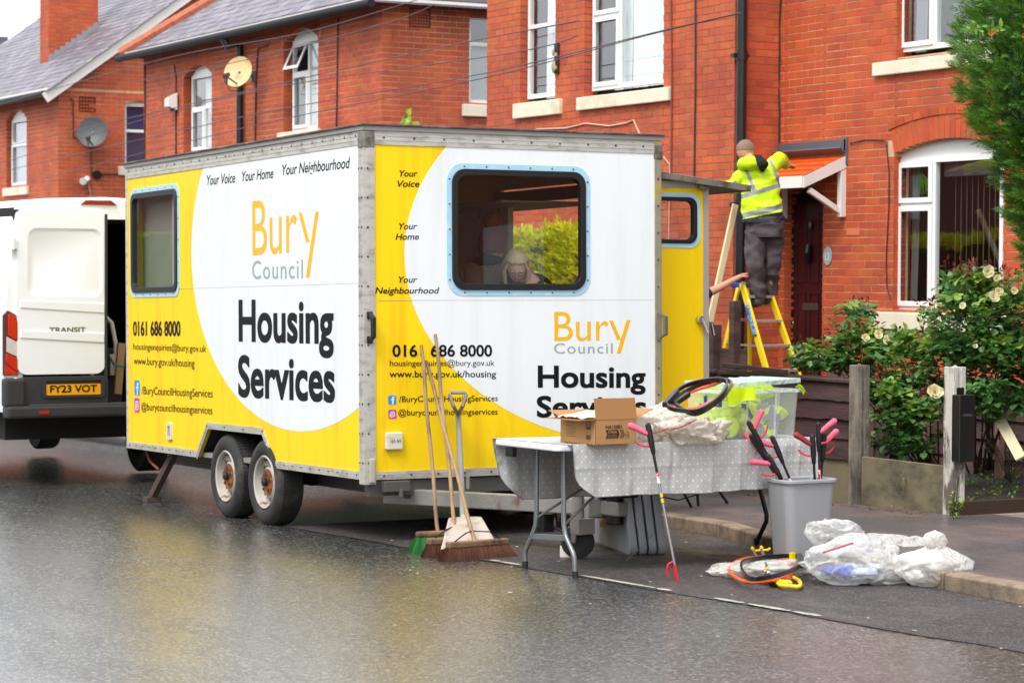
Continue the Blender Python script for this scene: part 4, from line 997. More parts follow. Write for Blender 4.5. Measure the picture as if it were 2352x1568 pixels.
# something pale and flat standing behind the side window, as the photo shows a grey panel and a small table edge
MB().box(sw_[0] - .02, sw_[1] + .12, .12, .14, 1.3, TT - .06).build('grey_screen', M('grey_screen', '8f938b', .7, var=.06), tr)
MB().box(sw_[1] - .35, sw_[1] + .02, .06, .115, sw_[2] + .12, sw_[2] + .15).bar((sw_[1] - .2, .09, sw_[2] + .12), (sw_[1] - .1, .09, sw_[2] - .05), .03, .03).build('folding_shelf', M('shelf_grey', '9aa0a0', .5), tr)

# ---- lettering
def LS(s, a, b, cap, **k): letters(s, SP(*a), SP(*b), cap, S0, k.pop('mat', BLK), tr, lift=k.pop('lift', .0025), **k)
def LF(s, a, b, cap, **k): letters(s, FP(*a), FP(*b), cap, F0, k.pop('mat', BLK), tr, lift=k.pop('lift', .0025), **k)
def capS(x, y0, y1): return abs(SP(x, y0)[1] - SP(x, y1)[1])
def capF(x, y0, y1): return abs(FP(x, y0)[1] - FP(x, y1)[1])
cs = capS(481, 402, 424.5)
LS('Your Voice', (481, 424.8), (546.4, 418.6), cs, bold=.012, shear=.22); LS('Your Home', (562, 416.4), (634.6, 408.3), cs, bold=.012, shear=.22); LS('Your Neighbourhood', (654.8, 401.7), (811.9, 385.2), cs * 1.0, bold=.012, shear=.22)
LS('Housing', (552.8, 781), (770, 787), capS(560, 687.6, 781), bold=.026)
LS('Services', (550.6, 908), (772, 921), capS(560, 815, 908), bold=.026)
LS('0161 686 8000', (309, 769.8), (417.5, 770.6), capS(320, 737.5, 769.8), bold=.024)
LS('housingenquiries@bury.gov.uk', (309, 802.7), (476.8, 808.4), capS(320, 788, 802.7), bold=.004)
LS('www.bury.gov.uk/housing', (309.8, 836.5), (449.6, 843), capS(320, 820, 837), bold=.004)
LS('/BuryCouncilHousingServices', (327.4, 904.7), (490.9, 912.6), capS(335, 888, 905.5), bold=.004)
LS('@burycouncilhousingservices', (326.5, 941), (490, 951), capS(335, 925, 941.5), bold=.004)
LF('0161 686 8000', (905, 818.3), (1133.6, 818), capF(1000, 791.5, 818), bold=.022)
LF('housingenquiries@bury.gov.uk', (898.4, 840.5), (1139.3, 839.8), capF(1000, 827, 840.3), bold=.004)
LF('www.bury.gov.uk/housing', (897, 866), (1142.4, 866), capF(1000, 851, 866), bold=.014)
LF('/BuryCouncilHousingServices', (919, 923), (1145.9, 920.7), capF(1000, 909, 922.5), bold=.006)
LF('@burycouncilhousingservices', (917.3, 954), (1145.4, 951.5), capF(1000, 940, 953.5), bold=.006)
LF('Housing', (1239, 888.5), (1485, 889), capF(1245, 839, 888.5), bold=.026)
LF('Services', (1236, 957), (1486, 955), capF(1245, 909, 957), bold=.026)
ci = capF(925, 390, 404.7)
for s, a, b in (('Your', (924, 404.7), (966, 404.9)), ('Voice', (919.3, 428.5), (970, 428.7)), ('Your', (921.8, 526.2), (964.3, 526)), ('Home', (913.8, 550.4), (968, 550.2)), ('Your', (920, 649), (963, 649)), ('Neighbourhood', (866, 674), (1014, 674))): LF(s, a, b, ci, bold=.014, shear=.22)
def bury(fn, Mx, B0, ytop, r_end, ybase_end, yl, yr, xht, ytipL, ytipR, Cl, Cr, ccap):
    """Bury with the long tail of the y running down beside Council"""
    letters('Bur', fn(*B0), fn(*r_end), abs(fn(B0[0], ytop)[1] - fn(*B0)[1]), Mx, YEL2, tr, lift=.0025, bold=.0)
    a = fn(*yl); b = fn(*yr); c = fn(*xht); d = fn(*ytipL); wd = (fn(*ytipR)[0] - d[0])
    mb = MB(); t = .0025
    def quad(p, q, w_):
        mb.prism([(p[0], p[1]), (p[0] + w_, p[1]), (q[0] + w_, q[1]), (q[0], q[1])], t - .001, t + .0005, Mx)
    quad(a, c, wd); mb2 = MB(); mb2.prism([(b[0] - wd, b[1]), (b[0], b[1]), (d[0] + wd, d[1]), (d[0], d[1])], t - .001, t + .0009, Mx)
    mb.build('lettering', YEL2, tr); mb2.build('lettering', YEL2, tr)
    letters('Council', fn(*Cl), fn(*Cr), abs(fn(Cl[0], ccap)[1] - fn(*Cl)[1]), Mx, GRYV, tr, lift=.0025, space=1.14, bold=.006)
bury(SP, S0, (585, 586.5), 462, (688, 579), 0, (692, 488), (739, 485), (709, 556), (708, 637), (716, 637), (584, 640.5), (701, 639), 599)
bury(FP, F0, (1277.3, 783.2), 716, (1402, 782), 0, (1403, 736), (1452.5, 735), (1421.5, 780), (1420, 811), (1429, 811), (1276.4, 811.8), (1411, 811.5), 788)
SEAM = M('panel_seam', 'a9a99a', .6)
for Mx_, x0_, x1_, z_s in ((S0, -3.9, -.08, SP(640, 657)[1]), (F0, .1, TW - .06, FP(1200, 690)[1])): MB().box(x0_, x1_, z_s, z_s + .003, .0005, .002, Mx_).build('panel_joint', SEAM, tr)
# social marks
FBM = M('mark_blue', '2b8fd8', .4, var=.1, vs_=8); IGM = M('mark_magenta', 'c8389a', .4); IGO = M('mark_orange', 'e8824a', .4); IGV = M('mark_violet', '5b52c8', .4)
def marks(fn, Mx, fb, ig):
    for (x0, y0, x1, y1), isfb in ((fb, 1), (ig, 0)):
        a = fn(x0, (y0 + y1) / 2); b = fn(x1, (y0 + y1) / 2); t = fn((x0 + x1) / 2, y0)[1]; z = fn((x0 + x1) / 2, y1)[1]; W_ = b[0] - a[0]; H_ = t - z; r = min(W_, H_) * .2
        if isfb:
            mk = MB().prism(rrect(a[0], b[0], z, t, r), 0, .0022, Mx).build('social_mark', FBM, tr)
            f = MB(); cx = a[0] + W_ * .55
            f.prism([(cx - W_ * .07, z + .001), (cx + W_ * .1, z + .001), (cx + W_ * .1, z + H_ * .72), (cx + W_ * .25, z + H_ * .72), (cx + W_ * .25, z + H_ * .86), (cx + W_ * .02, z + H_ * .86), (cx - W_ * .07, z + H_ * .78)], .0023, .003, Mx)
            f.prism([(cx - W_ * .22, z + H_ * .46), (cx - W_ * .075, z + H_ * .46), (cx - W_ * .075, z + H_ * .58), (cx - W_ * .22, z + H_ * .58)], .0023, .0031, Mx)
            f.prism([(cx + W_ * .105, z + H_ * .46), (cx + W_ * .2, z + H_ * .46), (cx + W_ * .22, z + H_ * .58), (cx + W_ * .105, z + H_ * .58)], .0023, .0031, Mx)
            f.build('letter_shape', WHT, mk)
        else:
            mk = MB().prism(rrect(a[0], b[0], z, t, r), 0, .0022, Mx).build('social_mark', IGM, tr)
            MB().prism([(a[0] + r * .5, z + r * .3), (a[0] + W_ * .6, z + r * .3), (a[0] + r * .3, z + H_ * .6)], .0022, .0025, Mx).build('orange_corner', IGO, mk)
            MB().prism([(a[0] + r * .5, t - r * .3), (a[0] + W_ * .7, t - r * .3), (a[0] + r * .3, t - H_ * .5)], .0022, .0025, Mx).build('violet_corner', IGV, mk)
            cx, cz = (a[0] + b[0]) / 2, (z + t) / 2; R_ = .31
            f = MB().ring(rrect(cx - W_ * R_, cx + W_ * R_, cz - H_ * R_, cz + H_ * R_, r), rrect(cx - W_ * .23, cx + W_ * .23, cz - H_ * .23, cz + H_ * .23, r * .6), .0026, .0032, Mx)
            A = [(cx + W_ * .15 * math.cos(k * math.pi / 8), cz + H_ * .15 * math.sin(k * math.pi / 8)) for k in range(16)]; B_ = [(cx + W_ * .08 * math.cos(k * math.pi / 8), cz + H_ * .08 * math.sin(k * math.pi / 8)) for k in range(16)]
            f.ring(A, B_, .0026, .0033, Mx); f.build('camera_shape', WHT, mk)
marks(SP, S0, (310.7, 873, 323.2, 908), (310.3, 914, 322.3, 947.5)); marks(FP, F0, (894, 907.7, 912.9, 928.5), (894, 940.6, 912.9, 961.5))

# ---- wheels
TYRE = M('worn_tyre', '2b2a29', .78, var=.3, vs_=18, bump=.4, bs=80, second='47423e', s2=6, th=.58)
RIM = M('weathered_white_rim', 'b3aea5', .5, var=.2, vs_=12, second='6e4a30', s2=9, th=.63, tw=.05)
def wheel(cx, cy, r=.325, w_=.2):
    o = bpy.data.objects.new('wheel', None); COL.objects.link(o); o.parent = tr; o.location = (cx, cy, r)
    Q = Matrix.Rotation(math.radians(90), 4, 'X')        # local z -> -Y (outwards)
    mb = MB(); mb.lathe([(.205, -.01), (.215, .0), (.25, .012), (.29, .008), (.315, -.012), (r, -.04), (r, -w_ + .02), (.3, -w_), (.2, -w_)], 48, Q)
    # tread blocks
    for k in range(64):
        a = 2 * math.pi * k / 64
        for (z0_, z1_) in ((-.05, -.025), (-.1, -.06), (-.15, -.11)):
            mm = Q @ Matrix.Rotation(a, 4, 'Z'); mb.box(r - .001, r + .004, -.011, .011, z0_, z1_, mm)
    mb.build('tyre', TYRE, o, smooth=True)
    rm = MB().lathe([(.205, -.005), (.198, .004), (.186, -.004), (.182, -.06), (.165, -.085), (.15, -.075), (.13, -.05), (.1, -.032), (.075, -.038), (.045, -.04), (.0, -.04)], 40, Q).build('rim', RIM, o, smooth=True)
    MB().lathe([(.1, -.04), (.1, -.026), (.066, -.016), (.05, -.022), (0, -.022)], 24, Q).build('rusty_centre', RUST, rm, smooth=True)
    MB().lathe([(.03, -.03), (.03, .006), (.022, .014), (.01, .018), (0, .018)], 20, Q).build('hub', M('dark_hub', '33343a', .5, metal=.5) if 'dark_hub' not in bpy.data.materials else bpy.data.materials['dark_hub'], rm, smooth=True)
    nb = MB()
    for k in range(5):
        a = 2 * math.pi * k / 5 + .3; nb.lathe([(.012, -.03), (.012, -.008), (0, -.006)], 6, Q @ Matrix.Translation((.068 * math.cos(a), .068 * math.sin(a), 0)))
    for k in range(8):
        a = 2 * math.pi * k / 8; nb.lathe([(.013, -.05), (.0, -.052)], 8, Q @ Matrix.Translation((.14 * math.cos(a), .14 * math.sin(a), .0)))
    nb.build('wheel_nut', M('nut_rust', '5a3420', .8, var=.4, vs_=40) if 'nut_rust' not in bpy.data.materials else bpy.data.materials['nut_rust'], rm)
wf = aY(604, 1104, YS - .01).x - XF; wr = aY(515, 1085, YS - .01).x - XF
for x in (wf, wr):
    wheel(x, .0); 
for x in (wf, wr):
    o = bpy.data.objects.new('wheel', None); COL.objects.link(o); o.parent = tr; o.location = (x, TW, .325)
    MB().lathe([(.2, 0), (.325, .02), (.325, .18), (.2, .2), (0, .15)], 32, Matrix.Rotation(math.radians(90), 4, 'X')).build('tyre', TYRE, o, smooth=True)
    MB().tube([(x, .15, .33), (x, TW - .15, .33)], .035, 8).build('axle', M('axle_black', '191715', .8) if 'axle_black' not in bpy.data.materials else bpy.data.materials['axle_black'], tr)
# chassis, drawbar, coupling
GALV = M('galvanised_steel', '9d9a95', .5, metal=.5, var=.3, vs_=10, bump=.3, bs=50, second='7a5a44', s2=5, th=.66, tw=.06)
CH = M('chassis_grey', '5d5853', .6, metal=.3, var=.3, vs_=8)
MB().box(-TL + .1, -.05, .35, .41, .3, TB - .01).box(-TL + .1, -.05, TW - .41, TW - .35, .3, TB - .01).box(-.1, -.02, .04, TW - .05, .33, TB - .01).build('chassis_rail', CH, tr)
tip = Vector((1.32, TW / 2 - .1, .31))
for y in (.3, TW - .5):
    MB().bar((-.3, y, .31), (tip.x, tip.y + (.08 if y > 1 else -.08), .31), .07, .11, up=(0, 0, 1)).build('drawbar', GALV, tr, bevel=.008)
cp = MB(); cp.box(tip.x - .35, tip.x + .12, tip.y - .16, tip.y + .16, .24, .38).box(tip.x + .1, tip.x + .33, tip.y - .06, tip.y + .06, .26, .36); cp.build('coupling_plate', GALV, tr, bevel=.012)
MB().box(tip.x - .1, tip.x + .36, tip.y - .09, tip.y + .09, .385, .45).tube([(tip.x + .2, tip.y, .2), (tip.x + .2, tip.y, .4)], .06, 12).tube([(tip.x - .1, tip.y + .1, .5), (tip.x + .15, tip.y + .12, .42)], .03, 8).build('coupling', M('oily_black', '1f1a18', .5, var=.4, vs_=15, second='4a2a1c', s2=8), tr, bevel=.01)
jx, jy = aG(1322, 1282).x - XF + .05, aG(1322, 1282).y - YS
MB().tube([(jx, jy, .2), (jx, jy, .75)], .033, 12).tube([(jx, jy, .16), (jx, jy, .26)], .042, 12).box(jx - .02, jx + .1, jy - .06, jy + .06, .17, .27).build('jockey_post', GALV, tr)
jw = MB().lathe([(.1, -.035), (.11, -.03), (.11, .03), (.1, .035), (.05, .03), (0, .03)], 24, Matrix.Translation((jx - .02, jy + .0, .115)) @ Matrix.Rotation(math.radians(60), 4, 'Z') @ Matrix.Rotation(math.radians(90), 4, 'X')); jw.build('jockey_wheel', TYRE, tr, smooth=True)
mb = MB(); mb.bar((jx - .02, jy - .05, .12), (jx, jy - .05, .2), .01, .1).bar((jx - .02, jy + .05, .12), (jx, jy + .05, .2), .01, .1); mb.build('wheel_fork', GALV, tr)
for k in range(4):
    q = (tip.x - .25 + .15 * k, tip.y - .1, .24); MB().tube([q, (q[0], q[1], q[2] - .05)], .014, 6).build('bolt', RUST, tr)
MB().tube([(tip.x - .3, tip.y - .17, .3), (tip.x - .25, tip.y - .2, .16), (tip.x - .12, tip.y - .2, .13), (tip.x - .08, tip.y - .18, .22)], .012, 6).box(tip.x - .42, tip.x - .33, tip.y - .24, tip.y - .16, .12, .24).build('cable_plug', RUB, tr)
# bolt with bracket under the front corner, rust stain on the bar
MB().box(.0, .06, .12, .32, .36, TB - .01).tube([(.05, .25, .38), (.05, .25, .32)], .02, 8).build('corner_bracket', CH, tr, bevel=.004)
MB().tube([(.16, .72, .37), (.16, .72, .46)], .016, 8).build('bolt', GALV, tr)
# rear prop stand
js = SP(335, 1125); jt = SP(372, 1040)
MB().bar((jt[0], .12, TB), (js[0], .05, .03), .06, .055).box(js[0] - .06, js[0] + .06, -.01, .12, 0, .045).build('prop_stand', M('rusty_prop', '4a3f38', .8, var=.3, vs_=12, second='6b4630', s2=8), tr, bevel=.004)
MB().tube([(SP(308, 1035)[0], .1, TB), (SP(325, 1060)[0], .08, .34), (SP(345, 1075)[0], .08, .28)], .012, 6).build('stay_rod', RUST, tr)
# small square inlet on the side, socket on the front, grab handles
q = SP(393, 990); MB().ring(rrect(q[0] - .05, q[0] + .05, q[1] - .07, q[1] + .07, .01), rrect(q[0] - .025, q[0] + .025, q[1] - .045, q[1] + .045, .006), 0, .02, S0).build('water_inlet', M('offwhite_plastic', 'd6d2c4', .5, var=.1), tr)
MB().prism(rrect(q[0] - .024, q[0] + .024, q[1] - .044, q[1] + .044, .005), 0, .006, S0).build('inlet_keyhole', M('inlet_dark', '45423e', .5), tr)
a = FP(884.8, 1033); b = FP(923.5, 992)
so_ = MB().prism(rrect(a[0], b[0], a[1], b[1], .012), 0, .035, F0).build('power_socket', M('aged_white_plastic', 'dcd6c4', .5, var=.12, vs_=20, second='9d968a', s2=18, th=.66), tr, bevel=.008)
letters('16A 6H', (a[0] + .03, a[1] + .05), (b[0] - .02, a[1] + .05), .025, onF((.0355, 0, 0)), M('faded_grey_print', '6d6a66', .6), so_, bold=.01)
def grab(Mx, u, z0, z1):
    mb = MB(); mb.bar(Mx @ Vector((u, z0, .02)), Mx @ Vector((u, z0 + .03, .075)), .03, .03).bar(Mx @ Vector((u, z1, .02)), Mx @ Vector((u, z1 - .03, .075)), .03, .03).bar(Mx @ Vector((u, z0 + .02, .075)), Mx @ Vector((u, z1 - .02, .075)), .034, .028)
    mb.bar(Mx @ Vector((u, z0 - .02, .018)), Mx @ Vector((u, z0 + .03, .018)), .045, .012).bar(Mx @ Vector((u, z1 - .03, .018)), Mx @ Vector((u, z1 + .02, .018)), .045, .012)
    mb.build('grab_handle', M('black_handle', '1e1f21', .35) if 'black_handle' not in bpy.data.materials else bpy.data.materials['black_handle'], tr, bevel=.005)
g0 = FP(850, 782)[1]; g1 = FP(850, 722)[1]
grab(F0, .03, g0, g1)
MB().bar((.03, TW - .03, g0), (.085, TW - .01, g0 + .03), .025, .025).bar((.03, TW - .03, g1), (.085, TW - .01, g1 - .03), .025, .025).bar((.085, TW - .01, g0 + .02), (.085, TW - .01, g1 - .02), .03, .03).build('grab_handle', M('grey_handle', '6d6a66', .4, metal=.4), tr, bevel=.005)
# rubber bumper at the corner foot
MB().box(.012, .03, .02, .065, TB - .02, TB + .15).build('corner_block', M('aged_rubber_block', 'b5ad9c', .6, var=.2), tr, bevel=.008)
# ---- open kerbside door, hinged at the front edge of the doorway
DXp = -.32                                    # its plane (trailer x)
def DP(x, y): p = aX(x, y, XF + DXp); return (p.y - YS, p.z - gz(XF))
d1 = DP(1632, 640)[0]; dtop = DP(1600, 415)[1]; d0 = TW + .04; dbot = .47
d1o = d1
DM = onF((DXp, 0, 0))
wd = (DP(1530, 500)[0] - .35, DP(1615, 500)[0], DP(1580, 567)[1], DP(1580, 441)[1]); wd = (d0 + .06, wd[1], wd[2], wd[3])
dr_ = panel_with_hole([(d0, dbot), (d1, dbot), (d1, dtop), (d0, dtop)], ringpts(wd, .05, .07), -.03, 0, DM).build('door', YEL, tr)
MB().box(DXp, DXp + .012, d0, d1 - .046, dtop - .05, dtop).box(DXp, DXp + .012, d1 - .045, d1, dbot, dtop).box(DXp, DXp + .012, d0, d1 - .046, dbot, dbot + .045).box(DXp - .042, DXp - .03, d0, d1, dbot, dtop).build('door_frame', M('pale_aluminium', 'b9b9b6', .4, metal=.4, var=.08), dr_) if False else MB().box(DXp, DXp + .012, d0, d1 - .046, dtop - .05, dtop).box(DXp - .035, DXp + .013, d1 - .045, d1, dbot, dtop).box(DXp, DXp + .012, d0, d1 - .046, dbot, dbot + .045).build('door_frame', M('pale_aluminium', 'b9b9b6', .4, metal=.4, var=.08), dr_)
ws = MB().ring(ringpts(wd, 0, .09), ringpts(wd, .035, .07), -.002, .006, DM).build('window_surround', LBLUE, dr_)
MB().ring(ringpts(wd, .032, .07), ringpts(wd, .062, .055), -.04, .016, DM).build('rubber_seal', RUB, ws, bevel=.004)
MB().prism(ringpts(wd, .06, .055), -.02, -.014, DM).build('pane', TGLASS, ws)
q = DP(1612, 750)
MB().bar((DXp + .03, q[0], q[1] + .07), (DXp + .06, q[0] + .035, q[1] - .05), .02, .02).tube([(DXp, q[0] - .01, q[1] + .06), (DXp + .04, q[0] - .01, q[1] + .06)], .03, 10).build('door_handle', M('chrome', 'c9c9c9', .15, metal=1, var=.05), dr_, bevel=.004)
MB().tube([(DXp - .04, d1 + .0, q[1] + .04), (DXp - .04, d1 + .06, q[1] + .03), (DXp - .04, d1 + .08, q[1] - .06)], .014, 8).build('door_handle', bpy.data.materials['chrome'], dr_)
# raised awning flap over the doorway
fz = DP(1660, 420)[1] + .02; fe = aX(1718, 438, XF - .32).y - YS
fl = MB(); fl.bar((-.75, TW + .01, fz + .04), (-.75, fe, fz - .06), 1.0, .03); fl.build('awning_flap', M('flap_grey', '8b8882', .5, metal=.3, var=.15), tr, bevel=.004)
MB().bar((-.24, TW + .01, fz + .045), (-.24, fe, fz - .055), .035, .05).bar((-1.25, fe - .01, fz - .055), (-.24, fe - .01, fz - .055), .035, .045).bar((-1.2, TW + .02, fz + .01), (-.3, TW + .02, fz + .01), .03, .04).tube([(-.27, fe - .45, fz - .04), (-.27, fe - .38, fz - .06)], .02, 8).build('flap_frame', ALUD, tr, bevel=.003)
# frame parts of the opening lid seen through the front window
MB().box(OPX0 - .05, OPX1 + .02, TW - .08, TW - .036, 2.5, 2.6).build('lintel', M('dark_lintel', '2f2c29', .6), tr)
# ================================================================== white van
XV = -22.1
def VP(x, y): p = aX(x, y, XV); return (p.y, p.z)
vy0 = VP(3, 700)[0]; vy1 = vy0 + 2.08; vc = (vy0 + vy1) / 2; vg = gz(XV); vt = VP(240, 455)[1] - vg
van = thing('delivery_van', 'white high roofed delivery van with its right rear door open behind the trailer', 'van', (XV, vc, vg))
VW = M('white_van_paint', 'f0f4f6', .3, var=.03, vs_=2, coat=.6, coatr=.05); VD = M('dark_van_plastic', '2c2d2f', .6, var=.15, vs_=14, bump=.2, bs=200); VDK = M('van_inside', '161514', .9)
def vsec(w_, top, bot=.7, tw=.1, r=.2):
    # half outline of the body from the sill up to the roof, mirrored
    P = [(w_ - .02, bot), (w_, bot + .25), (w_, 1.35), (w_ - tw * .45, 1.9), (w_ - tw, top - .32), (w_ - tw - .05, top - .14), (w_ - tw - .16, top - .05), (w_ - .45, top - .01), (0, top + .012)]
    return [(-x, z) for x, z in P[:-1]] + [P[-1]] + [(x, z) for x, z in reversed(P[:-1])]
mb = MB(); secs = [(0, 1.02, vt - .03), (-.12, 1.04, vt), (-2, 1.04, vt), (-3.9, 1.04, vt - .03), (-4.5, 1.03, vt - .32), (-5.05, 1.0, 1.75), (-5.5, .97, 1.35), (-5.85, .9, 1.12)]
rings = []
for x, w_, t in secs: rings.append([(x, y, z) for y, z in vsec(w_, t, tw=.1 if t > 1.8 else .06, r=.1)] if t > 2 else [(x, y * 1.0, .7 + (z - .7) * (t - .7) / (vt - .7)) for y, z in vsec(w_, vt)])
n = len(rings[0]); v = [p for r_ in rings for p in r_]; f = [(i * n + k, i * n + k + 1, (i + 1) * n + k + 1, (i + 1) * n + k) for i in range(len(rings) - 1) for k in range(n - 1)]
f.append(tuple((len(rings) - 1) * n + k for k in range(n)))
recalc(mb.add(v, f).build('body', VW, van, smooth=True))
# rear frame around the door openings
out_ = vsec(1.02, vt - .03); iy = .84
inn_ = []
for y, z in out_:
    inn_.append((max(-iy, min(iy, y * .86)), min(max(z, .72), vt - .2)))
m_ = MB(); Fv = onF((0, 0, 0)); m_.ring(out_ , inn_, -.06, .012, Fv); recalc(m_.build('rear_frame', VW, van, smooth=True))
MB().add([(-.06, -.9, .7), (-.06, .9, .7), (-3, .9, .7), (-3, -.9, .7)], [(0, 1, 2, 3)]).add([(-3, -.9, .7), (-3, .9, .7), (-3, .9, vt - .1), (-3, -.9, vt - .1)], [(0, 1, 2, 3)]).add([(-.06, .95, .7), (-3, .95, .7), (-3, .9, vt - .1), (-.06, .9, vt - .1)], [(0, 1, 2, 3)]).add([(-.06, -.9, vt - .12), (-.06, .9, vt - .12), (-3, .9, vt - .12), (-3, -.9, vt - .12)], [(0, 1, 2, 3)]).add([(-.06, -.95, .7), (-3, -.95, .7), (-3, -.9, vt - .1), (-.06, -.9, vt - .1)], [(0, 1, 2, 3)]).build('load_space', VDK, van)
def V2(x, y): a, b = VP(x, y); return (a - vc, b - vg)
# left rear door with its pressed panel
a = V2(36, 860); b = V2(238, 487)
D0, D1, DZ0, DZ1 = a[0], b[0], a[1], b[1]
out_ = rrect(D0, D1, DZ0, DZ1, .09, 5)
pd = rrect(D0 + .1, D1 - .03, DZ0 + .72, DZ1 - .16, .09, 5)
mb = MB(); mb.ring(out_, pd, .0, .045, Fv)
pd2 = rrect(D0 + .125, D1 - .05, DZ0 + .745, DZ1 - .185, .075, 5)
n = len(pd); mb.add([(x, z, .045) for x, z in pd] + [(x, z, .03) for x, z in pd2], [(i, (i + 1) % n, n + (i + 1) % n, n + i) for i in range(n)] + [tuple(range(n, 2 * n))], Fv)
rd = recalc(mb.build('rear_door', VW, van, smooth=30))
for zz, h_ in ((DZ0 + .62, .02), (DZ0 + .34, .022)):
    MB().prism([(D0 + .03, zz), (D1 - .01, zz - .05), (D1 - .01, zz - .05 + .09), (D0 + .03, zz + .07)], .044, .044 + h_ * .5, Fv).build('door_crease', VW, rd, bevel=.006)
MB().box(.046, .052, D1 - .006, D1 + .02, DZ0 - .2, DZ1 - .02, Matrix.Identity(4)).build('door_seal', VD, rd)
c0 = V2(110, 763); c1 = V2(193, 762)
letters('TRANSIT', c0, c1, .048, onF((.046, 0, 0)), M('badge_chrome', '8c8f92', .25, metal=.8), rd, bold=.02)
# lower dark cladding, plate, step bumper
k0 = V2(42, 952); k1 = V2(245, 862)
MB().prism(rrect(k0[0], k1[0], k0[1], k1[1], .05), .0, .05, Fv).build('door_cladding', VD, van, bevel=.008)
q0 = V2(92, 913); q1 = V2(236, 872); MB().ring(rrect(q0[0], q1[0], q0[1], q1[1] + .02, .03), rrect(q0[0] + .04, q1[0] - .04, q0[1] + .025, q1[1], .01), .05, .065, Fv).build('plate_surround', VD, van)
q0 = V2(101, 909); q1 = V2(227, 880)
pl = MB().prism(rrect(q0[0], q1[0], q0[1] , q1[1], .008), .051, .058, Fv).build('number_plate', M('plate_yellow', 'f0a810', .35, var=.03), van)
letters('FY23 VOT', (q0[0] + .04, q0[1] + .035), (q1[0] - .04, q0[1] + .035), (q1[1] - q0[1]) * .6, onF((.059, 0, 0)), BLK, pl, bold=.022)
z0_ = V2(100, 958)[1]; z1_ = V2(100, 920)[1]
MB().box(-.05, .14, -1.02, 1.02, z0_, z1_ - .04).box(-.05, .1, -1.03, -.84, z1_ - .05, V2(10, 868)[1]).build('bumper', VD, van, bevel=.025)
MB().box(-.02, .12, -.8, .98, z1_ - .039, z1_ - .03).build('tread_plate', M('worn_step', '5a5a5a', .5, metal=.4, var=.3, vs_=20), van)
q0 = V2(80, 949); q1 = V2(103, 941); MB().box(.14, .147, q0[0], q1[0], q0[1], q1[1]).build('reflector', M('red_reflector', 'b01218', .15, coat=1), van, bevel=.002)
# tail lamp in red and clear sections
t0 = V2(5, 862); t1 = V2(40, 712); w_ = t1[0] - t0[0]; h_ = t1[1] - t0[1]
def T(u, v): return (t0[0] + w_ * u, t0[1] + h_ * v)
REDL = M('red_lens', 'c80f16', .12, var=.2, vs_=30, coat=1, coatr=.03); CLRL = M('clear_lens', 'cfc6c4', .12, var=.25, vs_=40, coat=1); DRKL = M('smoked_lens', '4e0f14', .15, coat=1)
lamp = MB().prism([T(.0, 0), T(1, 0), T(1, .8), T(.85, .93), T(.3, 1), T(.0, .93)], .0, .035, Fv).build('tail_lamp', DRKL, van, bevel=.01)
MB().prism([T(.28, .62), T(.95, .52), T(.95, .82), T(.8, .9), T(.38, .95), T(.28, .9)], .035, .045, Fv).build('stop_lens', REDL, lamp, bevel=.004)
MB().prism([T(.12, .2), T(.95, .05), T(.95, .26), T(.15, .34)], .035, .045, Fv).build('tail_lens', REDL, lamp, bevel=.004); MB().prism([T(.1, .02), T(.95, .02), T(.95, .04), T(.1, .18)], .035, .044, Fv).build('tail_lens', REDL, lamp)
MB().prism([T(.2, .36), T(.95, .28), T(.95, .5), T(.2, .6)], .035, .043, Fv).build('clear_lens', CLRL, lamp, bevel=.004)
q0 = V2(184, 470); q1 = V2(267, 461); MB().prism([(q0[0], q0[1]), (q1[0], q0[1]), (q1[0] - .06, q1[1]), (q0[0] + .05, q1[1])], -.05, .03, Fv).build('high_brake_lamp', M('dark_red_lens', '8c1420', .15, coat=1), van, bevel=.004)
for (xa, ya, xb, yb) in ((14, 572, 36, 549), (16, 893, 46, 869)):
    q0 = V2(xa, ya); q1 = V2(xb, yb); MB().box(.02, .06, q0[0], q1[0], q0[1], q1[1]).tube([(.06, (q0[0] + q1[0]) / 2, q0[1] - .01), (.06, (q0[0] + q1[0]) / 2, q1[1] + .01)], .022, 8).build('hinge', VW, van, bevel=.006)
# right rear door swung right open, wheels
MB().box(-.02, .86, 1.05, 1.1, DZ0, DZ1).build('rear_door', VW, van, bevel=.02)
VT = M('van_tyre', '1b1a19', .8)
for x in (-1.35, -4.75):
    for s_ in (-1, 1):
        o = bpy.data.objects.new('wheel', None); COL.objects.link(o); o.parent = van; o.location = (x, s_ * .98, .34); o.rotation_euler = (math.radians(90 if s_ < 0 else -90), 0, 0)
        MB().lathe([(.2, 0), (.33, .01), (.345, -.03), (.345, -.2), (.32, -.22), (.2, -.2)], 28).build('tyre', VT, o, smooth=True); MB().lathe([(.2, -.02), (.17, -.05), (.08, -.01), (0, -.01)], 24).build('rim', ALU, o, smooth=True)
MB().box(-5.2, -.35, -.9, .9, .42, .72).build('underbody_shadow', VDK, van)  # near-black slab: van underside plus the shadow below the bumper, put into colour
MB().add([(-4.56, -.9, vt - .42), (-4.56, .9, vt - .42), (-5.08, .88, 1.85), (-5.08, -.88, 1.85)], [(0, 1, 2, 3)]).add([(-3.5, -1.045, 1.5), (-4.6, -1.045, 1.5), (-4.4, -1.0, 2.15), (-3.5, -1.0, 2.15)], [(0, 1, 2, 3)]).build('cab_glass', M('cab_glass', '15181a', .05, coat=1), van)
